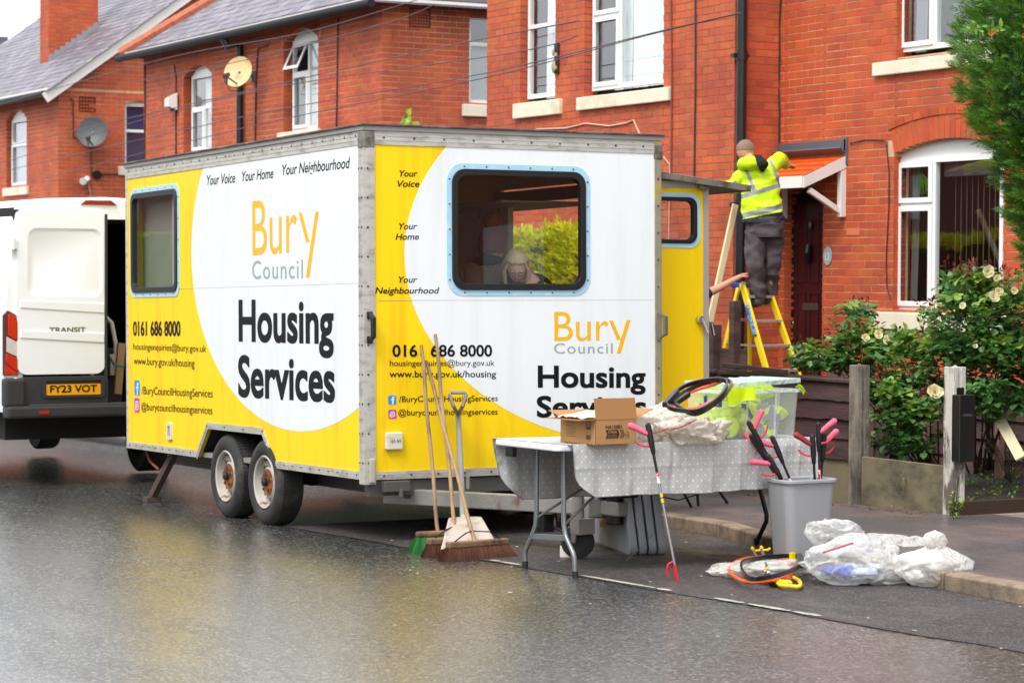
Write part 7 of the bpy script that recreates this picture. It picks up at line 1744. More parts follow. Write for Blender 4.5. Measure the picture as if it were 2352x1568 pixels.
mb.build('tub_rim', plastic_film('rim_polypropylene', 'eef4f6', .6, .2), sb)
lid = MB(); lz = hS + .05; L0_ = [ctr + (p - ctr) * 1.05 + Vector((0, 0, lz)) for p in cc]; L0_[0].z -= .03; L0_[3].z -= .02; L0_[1].z += .0
n3 = Vector((0, 0, .03)); lid.add(L0_ + [p + n3 for p in L0_], [(4, 5, 6, 7), (0, 1, 5, 4), (1, 2, 6, 5), (2, 3, 7, 6), (3, 0, 4, 7)])
for k in range(1, 7): lid.bar(L0_[0].lerp(L0_[1], k / 7) + n3, L0_[3].lerp(L0_[2], k / 7) + n3, .012, .008)
lid.build('lid', plastic_film('lid_polypropylene', 'dcecee', .55, .15), sb, bevel=.006)
for fz_ in (.12, .5): 
    p = taper(hS * .8, 1.02)[3].lerp(taper(hS * .8, 1.02)[0], 1 - fz_)
    MB().bar(p + Vector((0, 0, .03)), p - Vector((0, 0, .035)), .02, .012).bar(p - Vector((0, 0, .03)), p - Vector((0, 0, .03)) + (cc[3] - cc[0]).normalized() * .05, .012, .014).build('lid_clip', M('blue_clip', '26429a', .4) if 'blue_clip' not in bpy.data.materials else bpy.data.materials['blue_clip'], sb)
vs_t = thing('hi_vis_vests', 'bundle of yellow hi-vis vests with grey tape crammed into the clear storage box', 'vests', c0)
rs = random.Random(5)
for k in range(30):
    u, v_ = rs.uniform(.1, .9), rs.uniform(.1, .9); c = eA * u + eB * v_ + Vector((0, 0, rs.uniform(.04, hS - .03)))
    if k > 25: c.z = hS - .005
    bm = bmesh.new(); bmesh.ops.create_icosphere(bm, subdivisions=3, radius=1); s_ = Vector((rs.uniform(.06, .11), rs.uniform(.07, .12), rs.uniform(.04, .07)))
    for v in bm.verts:
        n_ = v.co.normalized(); d = 1 + .35 * (ridged(n_, 2.4, k) - .5) + .12 * ridged(n_, 6, k + 4); v.co = Vector((n_.x * s_.x, n_.y * s_.y, n_.z * s_.z)) * d + c
        q = v.co - ctr; ux, uy = eA.normalized(), eB.normalized(); lim = .955; qx = max(-eA.length / 2 * lim * .97, min(eA.length / 2 * lim * .97, q.dot(ux))); qy = max(-eB.length / 2 * lim * .95, min(eB.length / 2 * lim * .95, q.dot(uy)))
        v.co = ctr + ux * qx + uy * qy + Vector((0, 0, max(.012, v.co.z)))
    me = bpy.data.meshes.new('vest'); bm.to_mesh(me); bm.free(); me.polygons.foreach_set('use_smooth', [True] * len(me.polygons)); me.materials.append(HIV); o = bpy.data.objects.new('vest', me); COL.objects.link(o); o.parent = vs_t
for k in range(9):
    u = rs.uniform(.1, .85); p0 = taper(rs.uniform(.05, .2), .965)[0].lerp(taper(.1, .965)[1], u); z = rs.uniform(.05, .22); p0.z = z
    q = [p0 + Vector((0, 0, .02 * math.sin(j * .9 + k))) + eA.normalized() * (.02 * j) + Vector((0, 0, (.012 if k % 2 else -.012) * j)) for j in range(6)]
    mb = MB()
    for a, b_ in zip(q, q[1:]): mb.bar(a, b_, .004, .03)
    mb.build('reflective_strip', SILV if k % 3 else M('navy_label', '2c3144', .6) if 'navy_label' not in bpy.data.materials else SILV, vs_t, smooth=True)
# one sleeve hangs over the rim
fr_o = taper(hS, 1.02); a = fr_o[0].lerp(fr_o[1], .02); b_ = fr_o[0].lerp(fr_o[1], .38); nn = -eB.normalized()
mb = MB(); mb.grid(lambda u, v: tuple(a.lerp(b_, u) + nn * (.012 + .012 * math.sin(u * 9) * v + .01 * v) + Vector((0, 0, .025 - (.1 + .02 * math.sin(u * 5 + 1)) * v))), 20, 10)
mb.build('vest', HIV, vs_t, smooth=True)
mb = MB().tube([a.lerp(b_, u / 12) + nn * (.026 + .012 * math.sin(u / 12 * 9)) + Vector((0, 0, .025 - (.1 + .02 * math.sin(u / 12 * 5 + 1)))) for u in range(13)], .004, 5).build('grey_binding', SILV, vs_t)
b2_ = taper(hS, 1.02); p = b2_[1]; mb = MB(); mb.grid(lambda u, v: tuple(p + eB * .1 * v + eA.normalized() * (.07 * u + .0) + Vector((0, 0, .03 - .05 * u * u + .012 * math.sin(v * 6)))), 8, 6); mb.build('vest', HIV, vs_t, smooth=True)

# ================================================================== brooms and shovel
WH = M('worn_wood_handle', '9c7f5a', .7, var=.2, vs_=10, second='6f5a44', s2=5, th=.55, stretch=(1, 1, .3), world=True); WS = M('worn_wood_stock', '8a6a4c', .75, var=.25, vs_=14, second='5a4334', s2=8, world=True); BRB = M('brown_bristle', '5e3a26', .85, var=.3, vs_=30, isl=.4, hue=.01); BRG = M('green_bristle', '2f7a34', .7, isl=.35, hue=.02); IRN = M('black_wire_brace', '1d1b1a', .5, metal=.4)
def broom(lab, htop, hbot, g0, g1, bm_, nb, bl, flare, stock_r=.025, brace=True, tuft=.0022):
    base = aG(*g0).lerp(aG(*g1), .5); t = thing('broom', lab, 'broom', base)
    A_, B_ = aG(*g0) - base, aG(*g1) - base; d = (B_ - A_).normalized(); s_ = Vector((-d.y, d.x, 0)).normalized()
    up = Vector((0, 0, 1)); z = bl
    SA, SB = A_ * .86 + up * (z + .018), B_ * .86 + up * (z + .018)
    ht = aX(htop[0], htop[1], XF + .03) - base; hb = SA.lerp(SB, .5)
    f_ = proj(base + SA)[0]; g_ = proj(base + SB)[0]; k = (hbot[0] - f_) / (g_ - f_); hb = SA.lerp(SB, max(.1, min(.9, k)))
    n = 14; MB().tube([ht + (hb - ht) * (i / n) + Vector((.003 * math.sin(i * 1.3), .004 * math.sin(i * .9), 0)) for i in range(n + 1)], [.0125] * 2 + [.0135] * (n - 1), 10).build('handle', WH, t, smooth=True)
    mb = MB(); mb.bar(SA, SB, .055, .04); mb.build('stock', WS, t, bevel=.014 if stock_r > .03 else .008)
    mb = MB()
    for i in range(nb):
        u = R(); w_ = U(-.024, .024); p = SA.lerp(SB, u) + s_ * w_ - up * .018; e = p - up * (z + U(-.0, .002)) * .995 + s_ * (w_ * flare + U(-.012, .012)) + d * ((u - .5) * flare * .055 + U(-.014, .014)); e.z = max(.001 + (gz((base + e).x) - base.z), e.z)
        m_ = p.lerp(e, .5) + s_ * U(-.004, .004); q = s_.cross(e - p).normalized() * tuft
        mb.add([p - q, p + q, m_ + q, m_ - q, e + q * .5, e - q * .5], [(0, 1, 2, 3), (3, 2, 4, 5)])
    mb.build('bristles', bm_, t, kind='stuff')
    if brace:
        top_ = hb + (ht - hb).normalized() * .11; MB().tube([SA.lerp(SB, .12) + up * .02, SA.lerp(SB, .3) + up * .07, top_, SA.lerp(SB, .7) + up * .07, SA.lerp(SB, .88) + up * .02], .0045, 6).build('brace', IRN, t)
    return t
broom('broom with green bristles and a rounded stock, leftmost against the trailer', (967.7, 794), (1006, 1218), (948, 1268), (1060, 1262), BRG, 2600, .1, 1.6, .035, False)
broom('broom with short dark brown bristles and the longest handle, middle of the three', (999.8, 769), (1047.7, 1240), (972, 1280), (1124, 1270), BRB, 3600, .085, 1.0, .025)
broom('broom with long red brown bristles standing in front of the other two', (978.5, 830), (1091.5, 1247), (1016, 1289), (1176, 1277), BRB, 5200, .085, 1.5, .025)
# shovel
SHV = M('beige_shovel_plastic', 'b8aa9c', .6, var=.15, vs_=8, second='8d7d70', s2=7, th=.62, tw=.08); SHG = M('grey_shovel_handle', '8f8b88', .5, var=.1)
sg = aG(1095, 1262); sv = thing('shovel', 'beige plastic shovel with a grey D-shaped handle between brooms and table', 'shovel', sg)
ht = aX(1052, 952, XF + .05) - sg; hbp = aD(1063, 1185, 16.35) - sg
MB().tube([ht, ht.lerp(hbp, .6), hbp], [.019, .022, .02], 12).build('shaft', SHG, sv, smooth=True)
DD = 17.3
MB().tube([ht, aD(1040, 930, 16.98) - sg, aD(1033, 905, 16.98) - sg, aD(1036, 901, 16.98) - sg, aD(1068, 901, 17.0) - sg, aD(1071, 906, 17.0) - sg, aD(1064, 930, 17.0) - sg, ht], .0135, 10).build('d_handle', SHG, sv, smooth=True)
bl_ = [(1030, 1190), (1058, 1184), (1107, 1188), (1120, 1212), (1141, 1247), (1010, 1256), (1022, 1225)]
mb = MB()
def bladept(u, v):
    a = aD(1030, 1190, 16.25).lerp(aD(1107, 1188, 16.3), u); b_ = aD(1012, 1262, 15.95).lerp(aD(1143, 1252, 16.0), u)
    return tuple(a.lerp(b_, v) - sg + FW * (.05 * (1 - (2 * u - 1) ** 4) * (1 - v * .7)))
mb.grid(bladept, 16, 10); bo = mb.build('blade', SHV, sv, smooth=True); sm = bo.modifiers.new('s', 'SOLIDIFY'); sm.thickness = .006
MB().tube([hbp, aD(1067, 1196, 16.3) - sg], [.02, .012], 8).build('socket', SHV, sv)

# ================================================================== folded tables leaning by the coupling
gA, gB = aG(1366, 1246), aG(1450, 1277); dv = (gB - gA).normalized(); out = (aG(1472, 1277) - gB); out = Vector((out.x, out.y, 0)).normalized()
nrm2 = Vector((-dv.y, dv.x, 0)).normalized()
FT = M('grey_white_table_plastic', 'a3a6ac', .45, var=.05, vs_=4)
for k, lb in enumerate(('folded grey plastic table, nearer of the two leaning by the trailer coupling', 'folded grey plastic table, farther of the two leaning by the trailer coupling')):
    p = gA + nrm2 * (.13 * k) if nrm2.dot(RT) > 0 else gA - nrm2 * (.13 * k)
    nv = nrm2 if nrm2.dot(RT) > 0 else -nrm2
    t = thing('folded_table', lb, 'table', p, group='folded tables leaning by the coupling')
    ln = (gB - gA).length; up = (Vector((0, 0, 1)) - nv * .12 - dv * .05).normalized(); Mx = Matrix(((dv.x, up.x, nv.x, 0), (dv.y, up.y, nv.y, 0), (dv.z, up.z, nv.z, 0), (0, 0, 0, 1)))
    MB().prism(rrect(-.15, ln, .0, .62, .07), .0, .054, Mx).build('table_half', FT, t, bevel=.01); MB().prism(rrect(-.15, ln, .0, .62, .07), .064, .118, Mx).build('table_half', FT, t, bevel=.01)
    MB().box(ln - .14, ln - .1, .5, .6, .054, .064, Mx).box(-.1, ln - .05, .05, .6, .055, .063, Mx).build('hinge_gap', M('dark_gap', '23262a', .6) if 'dark_gap' not in bpy.data.materials else bpy.data.materials['dark_gap'], t)
# black stool frame on the pavement behind the table
sA, sB = aG(1509, 1171, .1), aG(1604, 1161, .1); t = thing('folding_stool', 'black folding stool on the pavement, only its legs showing under the cloth', 'stool', sA.lerp(sB, .5))
a, b_ = sA - t.location, sB - t.location; bk_ = Vector((.0, .3, 0)) + FW * .1; bk_.z = 0
for p, q in ((a, b_ * .6 + Vector((0, 0, .42))), (b_, a * .6 + Vector((0, 0, .42)))):
    MB().tube([p, a * .75 + Vector((0, 0, .42)) if p is a else b_ * .75 + Vector((0, 0, .42))], .011, 8).build('leg', TUBEB, t)
    MB().tube([p * .9 + bk_, (p * .7) + Vector((0, 0, .42))], .011, 8).build('leg', TUBEB, t)
MB().tube([a * .8 + Vector((0, 0, .1)), (a + b_) / 2 + Vector((0, 0, .06)), b_ * .9 + Vector((0, 0, .09))], .006, 6).build('stretcher', TUBEB, t)
MB().cbox((0, .1, .43), (.32, .36, .025)).build('seat', TUBEB, t, bevel=.008)
# cable and tag by the jockey wheel, loose straw
g_ = aG(1300, 1280); tag(MB().prism(rrect(-.04, .04, 0, .085, .008), 0, .004, Matrix.Translation(g_ + Vector((0, 0, .0))) @ Matrix.Rotation(math.radians(60), 4, 'Z') @ Matrix.Rotation(math.radians(62), 4, 'X')).build('paper_label', M('offwhite_paper', 'd8cfc4', .7, var=.1)), 'small off-white paper label on the road by the table leg', 'label')
tag(MB().tube([aD(1470, 1195, 16.2), aD(1500, 1225, 16.1), aD(1478, 1252, 15.9), aG(1438, 1290) + Vector((0, 0, .01))], .0022, 4).tube([aG(1462, 1276), aG(1475, 1284)], .003, 4).build('straw', M('dry_straw', '8d8260', .8)), 'dry stalk of grass hanging below the trailer coupling', 'straw')
mb = MB()
for k in range(46):
    x, y = U(-16, -8.5), U(6.5, 9.3)
    if y > kerbY(x) - .02: y = kerbY(x) - .1
    s_ = U(.006, .02); c = Vector((x, y, gz(x) + .009)); a = U(0, 6.3)
    mb.add([c + Vector((s_ * math.cos(a + k_ * 1.3), s_ * .6 * math.sin(a + k_ * 1.3), .002 * (k_ % 2))) for k_ in range(5)], [(0, 1, 2, 3, 4)])
mb.build('petals_and_grit', M('pale_petal', 'b8b09c', .8, isl=.2), kind='stuff')
# ================================================================== stepladder
LD = 24.9
def lp(x, y, d=0): return aD(x, y, LD + d)
YP = M('yellow_fibreglass', 'f0cf12', .4, var=.08, second='e8e4d8', s2=7, th=.66, tw=.03); TREAD = M('aluminium_tread', 'a9a49c', .45, metal=.4, var=.2, vs_=20)
lf = lp(1735, 1000); lf.z = gz(lf.x) + .05
ld = thing('stepladder', 'yellow stepladder with a blue top under the porch canopy, the workman on it', 'stepladder', lf)
def ext(a, b):   # carry a stile down to the ground
    a, b = Vector(a), Vector(b); t = (a.z - lf.z) / (a.z - b.z); return a + (b - a) * t
fl, fr_ = lp(1704, 650, -.15), lp(1768, 672, -.05); rl, rr_ = lp(1697, 655, .35), lp(1722, 660, .45)
st = {}
for nm, a, b in (('fl', fl, lp(1757, 838, -.55)), ('fr', fr_, lp(1826, 838, -.3)), ('rl', rl, lp(1655, 838, .1)), ('rr', rr_, lp(1722, 838, .75))):
    e = ext(a, b); st[nm] = (a, e); MB().bar(a - lf, e - lf, .028, .075 if nm[0] == 'f' else .05, up=(1, 0, 0)).build('stile', YP, ld, bevel=.004)
for k in range(1, 8):
    zt = lf.z + .245 * k
    def at(s_): a, e = st[s_]; return a + (e - a) * ((a.z - zt) / (a.z - e.z))
    if zt < fl.z - .12:
        a, b = at('fl') - lf, at('fr') - lf; MB().bar(a, b, .085, .03).build('tread', TREAD, ld, bevel=.004)
        a, b = at('rl') - lf, at('fl') - lf
        if k % 2 == 0: MB().bar(at('rl') - lf, at('rr') - lf, .03, .03).build('rear_rung', TREAD, ld); 
        MB().bar(a, a.lerp(b, .999), .012, .02).build('spreader', TREAD, ld) if k in (3, 5) else None
MB().cbox(((fl + rl) / 2 + (fr_ + rr_) / 2) / 2 - lf + Vector((0, 0, .02)), (.28, .3, .05)).build('ladder_top', M('blue_ladder_cap', '22489a', .4), ld, bevel=.01)
a, e = st['fl']; pa = a + (e - a) * .12 - lf; pb = a + (e - a) * .28 - lf
MB().bar(pa - FW * .016 + Vector((0, -.02, 0)), pb - FW * .016 + Vector((0, -.02, 0)), .02, .04, up=(1, 0, 0)).build('blue_sticker', M('pale_blue_sticker', '8fb8d8', .4, second='2a5aa8', s2=30, th=.5), ld)
pt, pbm = aD(1689, 470, 25.3), aD(1600, 878, 24.7)
tag(MB().bar(pt, pbm + (pbm - pt).normalized() * .8, .065, .03, up=(1, 0, 0)).build('timber_plank', M('new_timber', 'd8cba0', .7, var=.12, stretch=(1, 1, .2), vs_=12), bevel=.003), 'long pale timber plank leaning against the brick corner beside the drainpipe', 'plank')

# ================================================================== people
SKIN = M('skin', 'c98f76', .5, var=.08, vs_=12, sub=.12); SKIN2 = M('skin_pale', 'ecbfa8', .5, var=.08, vs_=12, sub=.12)
NAVY = M('navy_cloth', '1b2130', .8, var=.2, vs_=14, bump=.5, bs=30); TRS = M('dark_grey_trousers', '4e4549', .85, var=.25, vs_=9, bump=1, bs=16, second='3c363a', s2=5); BOOT = M('dusty_boot', '5b5750', .7, var=.25, vs_=14); HAIRG = M('short_grey_brown_hair', '85705f', .85, var=.3, vs_=50, bump=.6, bs=150)
HVJ = M('hi_vis_jacket', 'cdf505', .55, var=.07, vs_=6, bump=.9, bs=9)
def figure(name, joints, edges, root, mat, parent, sub=2, noise=0, nsc=9, loc=None):
    """a skin grown over a chain of joints: {key: (position, rx, ry)}"""
    ks = list(joints); me = bpy.data.meshes.new(name); me.from_pydata([tuple(joints[k][0]) for k in ks], [(ks.index(a), ks.index(b)) for a, b in edges], [])
    o = bpy.data.objects.new(name, me); COL.objects.link(o); o.modifiers.new('skin', 'SKIN').use_smooth_shade = True
    for i, k in enumerate(ks):
        j = joints[k]; sv = me.skin_vertices[0].data[i]; sv.radius = (j[1], j[2] if len(j) > 2 else j[1]); sv.use_root = (k == root)
    sb_ = o.modifiers.new('sub', 'SUBSURF'); sb_.levels = sub; sb_.render_levels = sub
    dg = bpy.context.evaluated_depsgraph_get(); dg.update(); m2 = bpy.data.meshes.new_from_object(o.evaluated_get(dg)); o.modifiers.clear(); o.data = m2; m2.name = name
    if noise:
        for v in m2.vertices:
            p = v.co; d = noise * (ridged(p, nsc, 2.2) - .5) + noise * .5 * mnoise.noise(p * nsc * 2.4); v.co = p + v.normal * d
    m2.materials.clear(); m2.materials.append(mat); m2.polygons.foreach_set('use_smooth', [True] * len(m2.polygons)); o.parent = parent
    return o
def hand(parent, w, f, palm_n, mat, s=1.0, curl=.5, body=None):
    """joints of an open hand: wrist w, direction f, palm normal; returns joints/edges to merge with the body"""
    f = Vector(f).normalized(); n = Vector(palm_n); n = (n - f * n.dot(f)).normalized(); t = f.cross(n)
    J = {}; E = []
    J['palm'] = (w + f * .05 * s, .03 * s, .018 * s)
    for i, (o_, ln) in enumerate(((-.026, .06), (-.009, .07), (.009, .066), (.026, .052))):
        a = w + f * .085 * s + t * o_ * s; b = a + (f * (1 - curl * .35) + n * curl * .5).normalized() * ln * .5 * s; c = b + (f * (1 - curl) + n * curl * 1.1).normalized() * ln * .5 * s
        J['k%d' % i] = (a, .0105 * s); J['m%d' % i] = (b, .009 * s); J['t%d' % i] = (c, .0075 * s); E += [('palm', 'k%d' % i), ('k%d' % i, 'm%d' % i), ('m%d' % i, 't%d' % i)]
    a = w + f * .035 * s - t * .03 * s; b = a + (f * .7 - t * .6 + n * .3).normalized() * .04 * s; c = b + (f * .9 - t * .1 + n * .5).normalized() * .028 * s
    J['th0'] = (a, .012 * s); J['th1'] = (b, .0105 * s); J['th2'] = (c, .009 * s); E += [('palm', 'th0'), ('th0', 'th1'), ('th1', 'th2')]
    return J, E

# ---- workman on the ladder, seen from behind, leaning right on to the canopy
PD = 24.75
def wp(x, y, d=0): return aD(x, y, PD + d)
wk = thing('person', 'workman in a yellow hi-vis jacket and dark trousers standing on the stepladder, seen from behind', 'person', wp(1745, 692, 0)); W0 = wk.location.copy()
def q(x, y, d=0): return wp(x, y, d) - W0
J = {'pel': (q(1752, 515), .14, .11), 'spine': (q(1745, 465), .13, .1), 'chest': (q(1738, 410), .16, .11), 'neck': (q(1722, 372, .03), .06), 'head0': (q(1714, 358, .05), .07), 'head': (q(1711, 345, .06), .075, .085),
     'lsh': (q(1706, 400), .06), 'lel': (q(1688, 428, .05), .05), 'lwr': (q(1672, 424, .3), .032), 'rsh': (q(1766, 390), .06), 'rel': (q(1789, 368, .25), .05), 'rwr': (q(1808, 378, .55), .032),
     'lhp': (q(1736, 530), .09), 'lkn': (q(1734, 605, -.02), .07), 'lan': (q(1742, 680, .0), .05), 'lft': (q(1735, 692, .12), .045), 'rhp': (q(1770, 525, .05), .09), 'rkn': (q(1770, 600, .08), .07), 'ran': (q(1765, 672, .12), .05), 'rft': (q(1762, 686, .22), .045)}
E_ = [('pel', 'spine'), ('spine', 'chest'), ('chest', 'neck'), ('neck', 'head0'), ('head0', 'head'), ('chest', 'lsh'), ('lsh', 'lel'), ('lel', 'lwr'), ('chest', 'rsh'), ('rsh', 'rel'), ('rel', 'rwr'), ('pel', 'lhp'), ('lhp', 'lkn'), ('lkn', 'lan'), ('lan', 'lft'), ('pel', 'rhp'), ('rhp', 'rkn'), ('rkn', 'ran'), ('ran', 'rft')]
for side, wr, f, n in (('L', 'lwr', q(1655, 415, .38) - q(1672, 424, .3), Vector((0, 0, -1))), ('R', 'rwr', q(1822, 384, .7) - q(1808, 378, .55), Vector((0, 0, -1)))):
    hj, he = hand(wk, J[wr][0], f, n, SKIN, 1.0, .35)
    for k, v in hj.items(): J[side + k] = v
    E_ += [(side + a, side + b) for a, b in he] + [(wr, side + 'palm')]
figure('body', J, E_, 'pel', SKIN, wk)
def loft(name, secs, mat, parent, seg=36, wr=.01, wf=8, close=True, ax=None, ay=None):
    """rings across the figure: (centre, half width, half depth)"""
    ax = ax or RT; ay = ay or Vector((FW.x, FW.y, 0)).normalized(); P = []
    S_ = []
    for (c0, w0, d0), (c1, w1, d1) in zip(secs, secs[1:]):
        for k in range(6): f_ = k / 6; S_.append((c0.lerp(c1, f_), w0 + (w1 - w0) * f_, d0 + (d1 - d0) * f_))
    S_.append(secs[-1]); v = []
    for i, (c, w_, d_) in enumerate(S_):
        for k in range(seg):
            a = 2 * math.pi * k / seg; ca, sa = math.cos(a), math.sin(a); e = .86
            p = c + ax * (w_ * math.copysign(abs(ca) ** e, ca)) + ay * (d_ * math.copysign(abs(sa) ** e, sa))
            n_ = (ax * ca + ay * sa); p += n_ * (wr * (ridged(Vector((p.x, p.y, p.z * 1.6)), wf, 1.7) - .4) + wr * .5 * mnoise.noise(p * wf * 2.5)); v.append(p)
    n = len(S_); f = [(i * seg + k, i * seg + (k + 1) % seg, (i + 1) * seg + (k + 1) % seg, (i + 1) * seg + k) for i in range(n - 1) for k in range(seg)]
    if close: f += [tuple(range(seg)), tuple((n - 1) * seg + k for k in range(seg))]
    o = MB().add(v, f).build(name, mat, parent, smooth=60); return recalc(o)
def limb(mb, pts, rad, seg=20, wr=.012, wf=10):
    out = []; rr = []
    for i in range(len(pts) - 1):
        for k in range(6): out.append(pts[i].lerp(pts[i + 1], k / 6)); rr.append(rad[i] + (rad[i + 1] - rad[i]) * k / 6)
    out.append(pts[-1]); rr.append(rad[-1])
    out = [out[0]] + [(out[i - 1] + out[i] * 2 + out[i + 1]) / 4 for i in range(1, len(out) - 1)] + [out[-1]]
    n0 = len(mb.v); mb.tube(out, rr, seg)
    for i in range(n0, len(mb.v)):
        p = Vector(mb.v[i]); d = wr * (ridged(p, wf, 3.1) - .4); c = min(out, key=lambda o_: (o_ - p).length); n_ = (p - c).normalized() if (p - c).length > 1e-4 else Vector(); mb.v[i] = tuple(p + n_ * d)
jk = loft('jacket', [(q(1754, 512), .205, .15), (q(1753, 500), .215, .155), (q(1750, 480), .208, .15), (q(1748, 450), .196, .145), (q(1745, 420), .2, .145), (q(1742, 400), .2, .135), (q(1738, 388), .165, .12), (q(1730, 378, .02), .12, .1), (q(1725, 371, .03), .075, .08)], HVJ, wk, wr=.016, wf=7)
mb = MB()
limb(mb, [q(1712, 398, -.01), q(1698, 412, .0), q(1688, 428, .06), q(1678, 430, .18), q(1670, 425, .3)], [.08, .08, .074, .066, .05])
limb(mb, [q(1765, 392, 0), q(1779, 376, .08), q(1790, 366, .22), q(1796, 370, .36), q(1804, 378, .5)], [.08, .076, .072, .064, .05])
n0 = len(jk.data.vertices); v0 = [tuple(v.co) for v in jk.data.vertices] + [tuple(v) for v in mb.v]; f0 = [tuple(p.vertices) for p in jk.data.polygons] + [tuple(i + n0 for i in f) for f in mb.f]
me = bpy.data.meshes.new('jacket'); me.from_pydata([tuple(v) for v in v0], [], f0); me.polygons.foreach_set('use_smooth', [True] * len(me.polygons)); me.materials.append(HVJ); jk.data = me
me.materials.append(M('grey_reflective_tape', '8f9499', .45, var=.08)); me.materials.append(NAVY)
def onband(c, p0, p1, hw):
    P = Vector(proj(Vector(c) + W0)[:2]); a, b = Vector(p0), Vector(p1); d = b - a; t = max(0, min(1, (P - a).dot(d) / d.length_squared)); return (P - a - d * t).length < hw
bmj = bmesh.new(); bmj.from_mesh(me); bmesh.ops.subdivide_edges(bmj, edges=[e for e in bmj.edges if all(len(f.verts) == 4 for f in e.link_faces)], cuts=2, use_grid_fill=True)
for f in bmj.faces:
    c = f.calc_center_median(); x, y, _ = proj(c + W0); t_ = (x - 1700) / 100; f.smooth = True
    if y > 505 - 20 * t_: f.material_index = 2
    elif onband(c, (1698, 497), (1806, 472), 6): f.material_index = 1
    elif onband(c, (1704, 452), (1796, 424), 5): f.material_index = 1
    elif onband(c, (1712, 386), (1734, 440), 4.2) or onband(c, (1770, 370), (1790, 420), 4.2) or onband(c, (1678, 436), (1688, 418), 3) : f.material_index = 1
bmj.to_mesh(me); bmj.free()
mb = MB(); limb(mb, [q(1700, 384, -.04), q(1708, 376, -.11), q(1722, 374, -.14), q(1740, 374, -.13), q(1752, 380, -.06)], [.03, .06, .075, .065, .03], wr=.02); mb.build('hood', HVJ, wk, smooth=60)
mb = MB(); limb(mb, [q(1728, 360, -.12), q(1742, 366, -.17), q(1753, 378, -.19), q(1752, 394, -.17)], [.02, .045, .055, .02]); mb.build('hood_lining', M('black_fleece', '14161a', .9), wk, smooth=60)
MB().tube([q(1704, 376, .02), q(1697, 386, .02), q(1699, 396, 0)], [.02, .028, .02], 10).build('collar', bpy.data.materials['black_fleece'], wk, smooth=True)
loft('trousers', [(q(1757, 498), .185, .14), (q(1757, 515), .19, .145), (q(1757, 530), .19, .145), (q(1756, 545), .185, .14)], TRS, wk, wr=.012)
for nm, P_, R_ in (('l', [(1738, 530, 0), (1735, 560, 0), (1735, 590, -.03), (1737, 612, -.05), (1740, 640, -.01), (1741, 662, 0), (1742, 684, 0)], [.105, .108, .095, .09, .088, .084, .075]), ('r', [(1776, 528, .05), (1776, 558, .06), (1774, 588, .06), (1773, 606, .05), (1771, 632, .1), (1769, 655, .11), (1766, 676, .12)], [.1, .104, .094, .088, .082, .078, .07])):
    mb = MB(); limb(mb, [q(*p) for p in P_], R_, 26, .03, 8); mb.build('trouser_leg', TRS, wk, smooth=60)
for a_, b_, c_, d_ in (((1743, 676, 0), (1741, 690, .0), (1733, 694, .05), (1722, 695, .16)), ((1767, 668, .12), (1764, 683, .12), (1759, 687, .18), (1755, 690, .27))):
    mb = MB(); limb(mb, [q(*a_), q(*b_), q(*c_), q(*d_)], [.06, .062, .056, .04], 16, .006); mb.build('boot', BOOT, wk, smooth=60)
hcn = q(1712, 345, .05)
bm = bmesh.new(); bmesh.ops.create_icosphere(bm, subdivisions=4, radius=1)
lk = (FW * .8 - RT * .5); lk.z = 0; lk.normalize()
for v in bm.verts:
    n = v.co.normalized(); v.co = hcn + Vector((n.x * .085, n.y * .1, n.z * .108)) * (1 + .02 * mnoise.noise(n * 14))
bmesh.ops.delete(bm, geom=[v for v in bm.verts if (v.co - hcn).z < -.005 - .0 * (v.co - hcn).dot(lk) or (v.co - hcn).dot(lk) > .055], context='VERTS')
me = bpy.data.meshes.new('hair'); bm.to_mesh(me); bm.free(); me.polygons.foreach_set('use_smooth', [True] * len(me.polygons)); me.materials.append(HAIRG); o = bpy.data.objects.new('hair', me); COL.objects.link(o); o.parent = wk
MB().ball(hcn - Vector((0, 0, .01)), (.079, .093, .1), 24).tube([hcn - Vector((0, 0, .03)), q(1722, 368, .02), q(1727, 380, .02)], [.07, .062, .07], 16).build('head_skin', SKIN, wk, smooth=True)
MB().ball(q(1699, 351, .03), (.014, .022, .034), 12).build('ear', SKIN, wk, smooth=True)
MB().tube([hcn + lk * .085 - Vector((0, 0, .03)), hcn + lk * .11 - Vector((0, 0, .05))], [.02, .012], 8).build('nose', SKIN, wk, smooth=True)
# ---- helper whose arm steadies the ladder, the rest hidden behind the trailer door
HP = 24.55
def hp(x, y, d=0): return aD(x, y, HP + d)
h0 = hp(1588, 1000); h0.z = gz(h0.x) + .1
he_ = thing('person', 'helper hidden behind the open trailer door, one bare forearm steadying the ladder', 'person', h0)
def r_(x, y, d=0): return hp(x, y, d) - h0
zf_ = lambda p, z: Vector((p.x, p.y, z))
b0 = r_(1585, 700)
J = {'pel': (zf_(b0, .92), .13, .1), 'spine': (zf_(b0, 1.1), .12, .1), 'chest': (zf_(b0, 1.32), .15, .11), 'neck': (zf_(b0, 1.5), .055), 'hd0': (zf_(b0, 1.56), .07), 'hd': (zf_(b0, 1.66), .08, .09),
     'rsh': (r_(1608, 680), .055), 'rel': (r_(1648, 663, .05), .043), 'rwr': (r_(1694, 638, .1), .028), 'lsh': (r_(1565, 680), .055), 'lel': (r_(1560, 735), .045), 'lwr': (r_(1575, 775), .03),
     'lhp': (zf_(b0 - RT * .1, .85), .09), 'lkn': (zf_(b0 - RT * .1, .47), .065), 'lan': (zf_(b0 - RT * .1, .08), .045), 'lft': (zf_(b0 - RT * .1 + FW * .16, .03), .04), 'rhp': (zf_(b0 + RT * .1, .85), .09), 'rkn': (zf_(b0 + RT * .1, .47), .065), 'ran': (zf_(b0 + RT * .1, .08), .045), 'rft': (zf_(b0 + RT * .1 + FW * .16, .03), .04)}
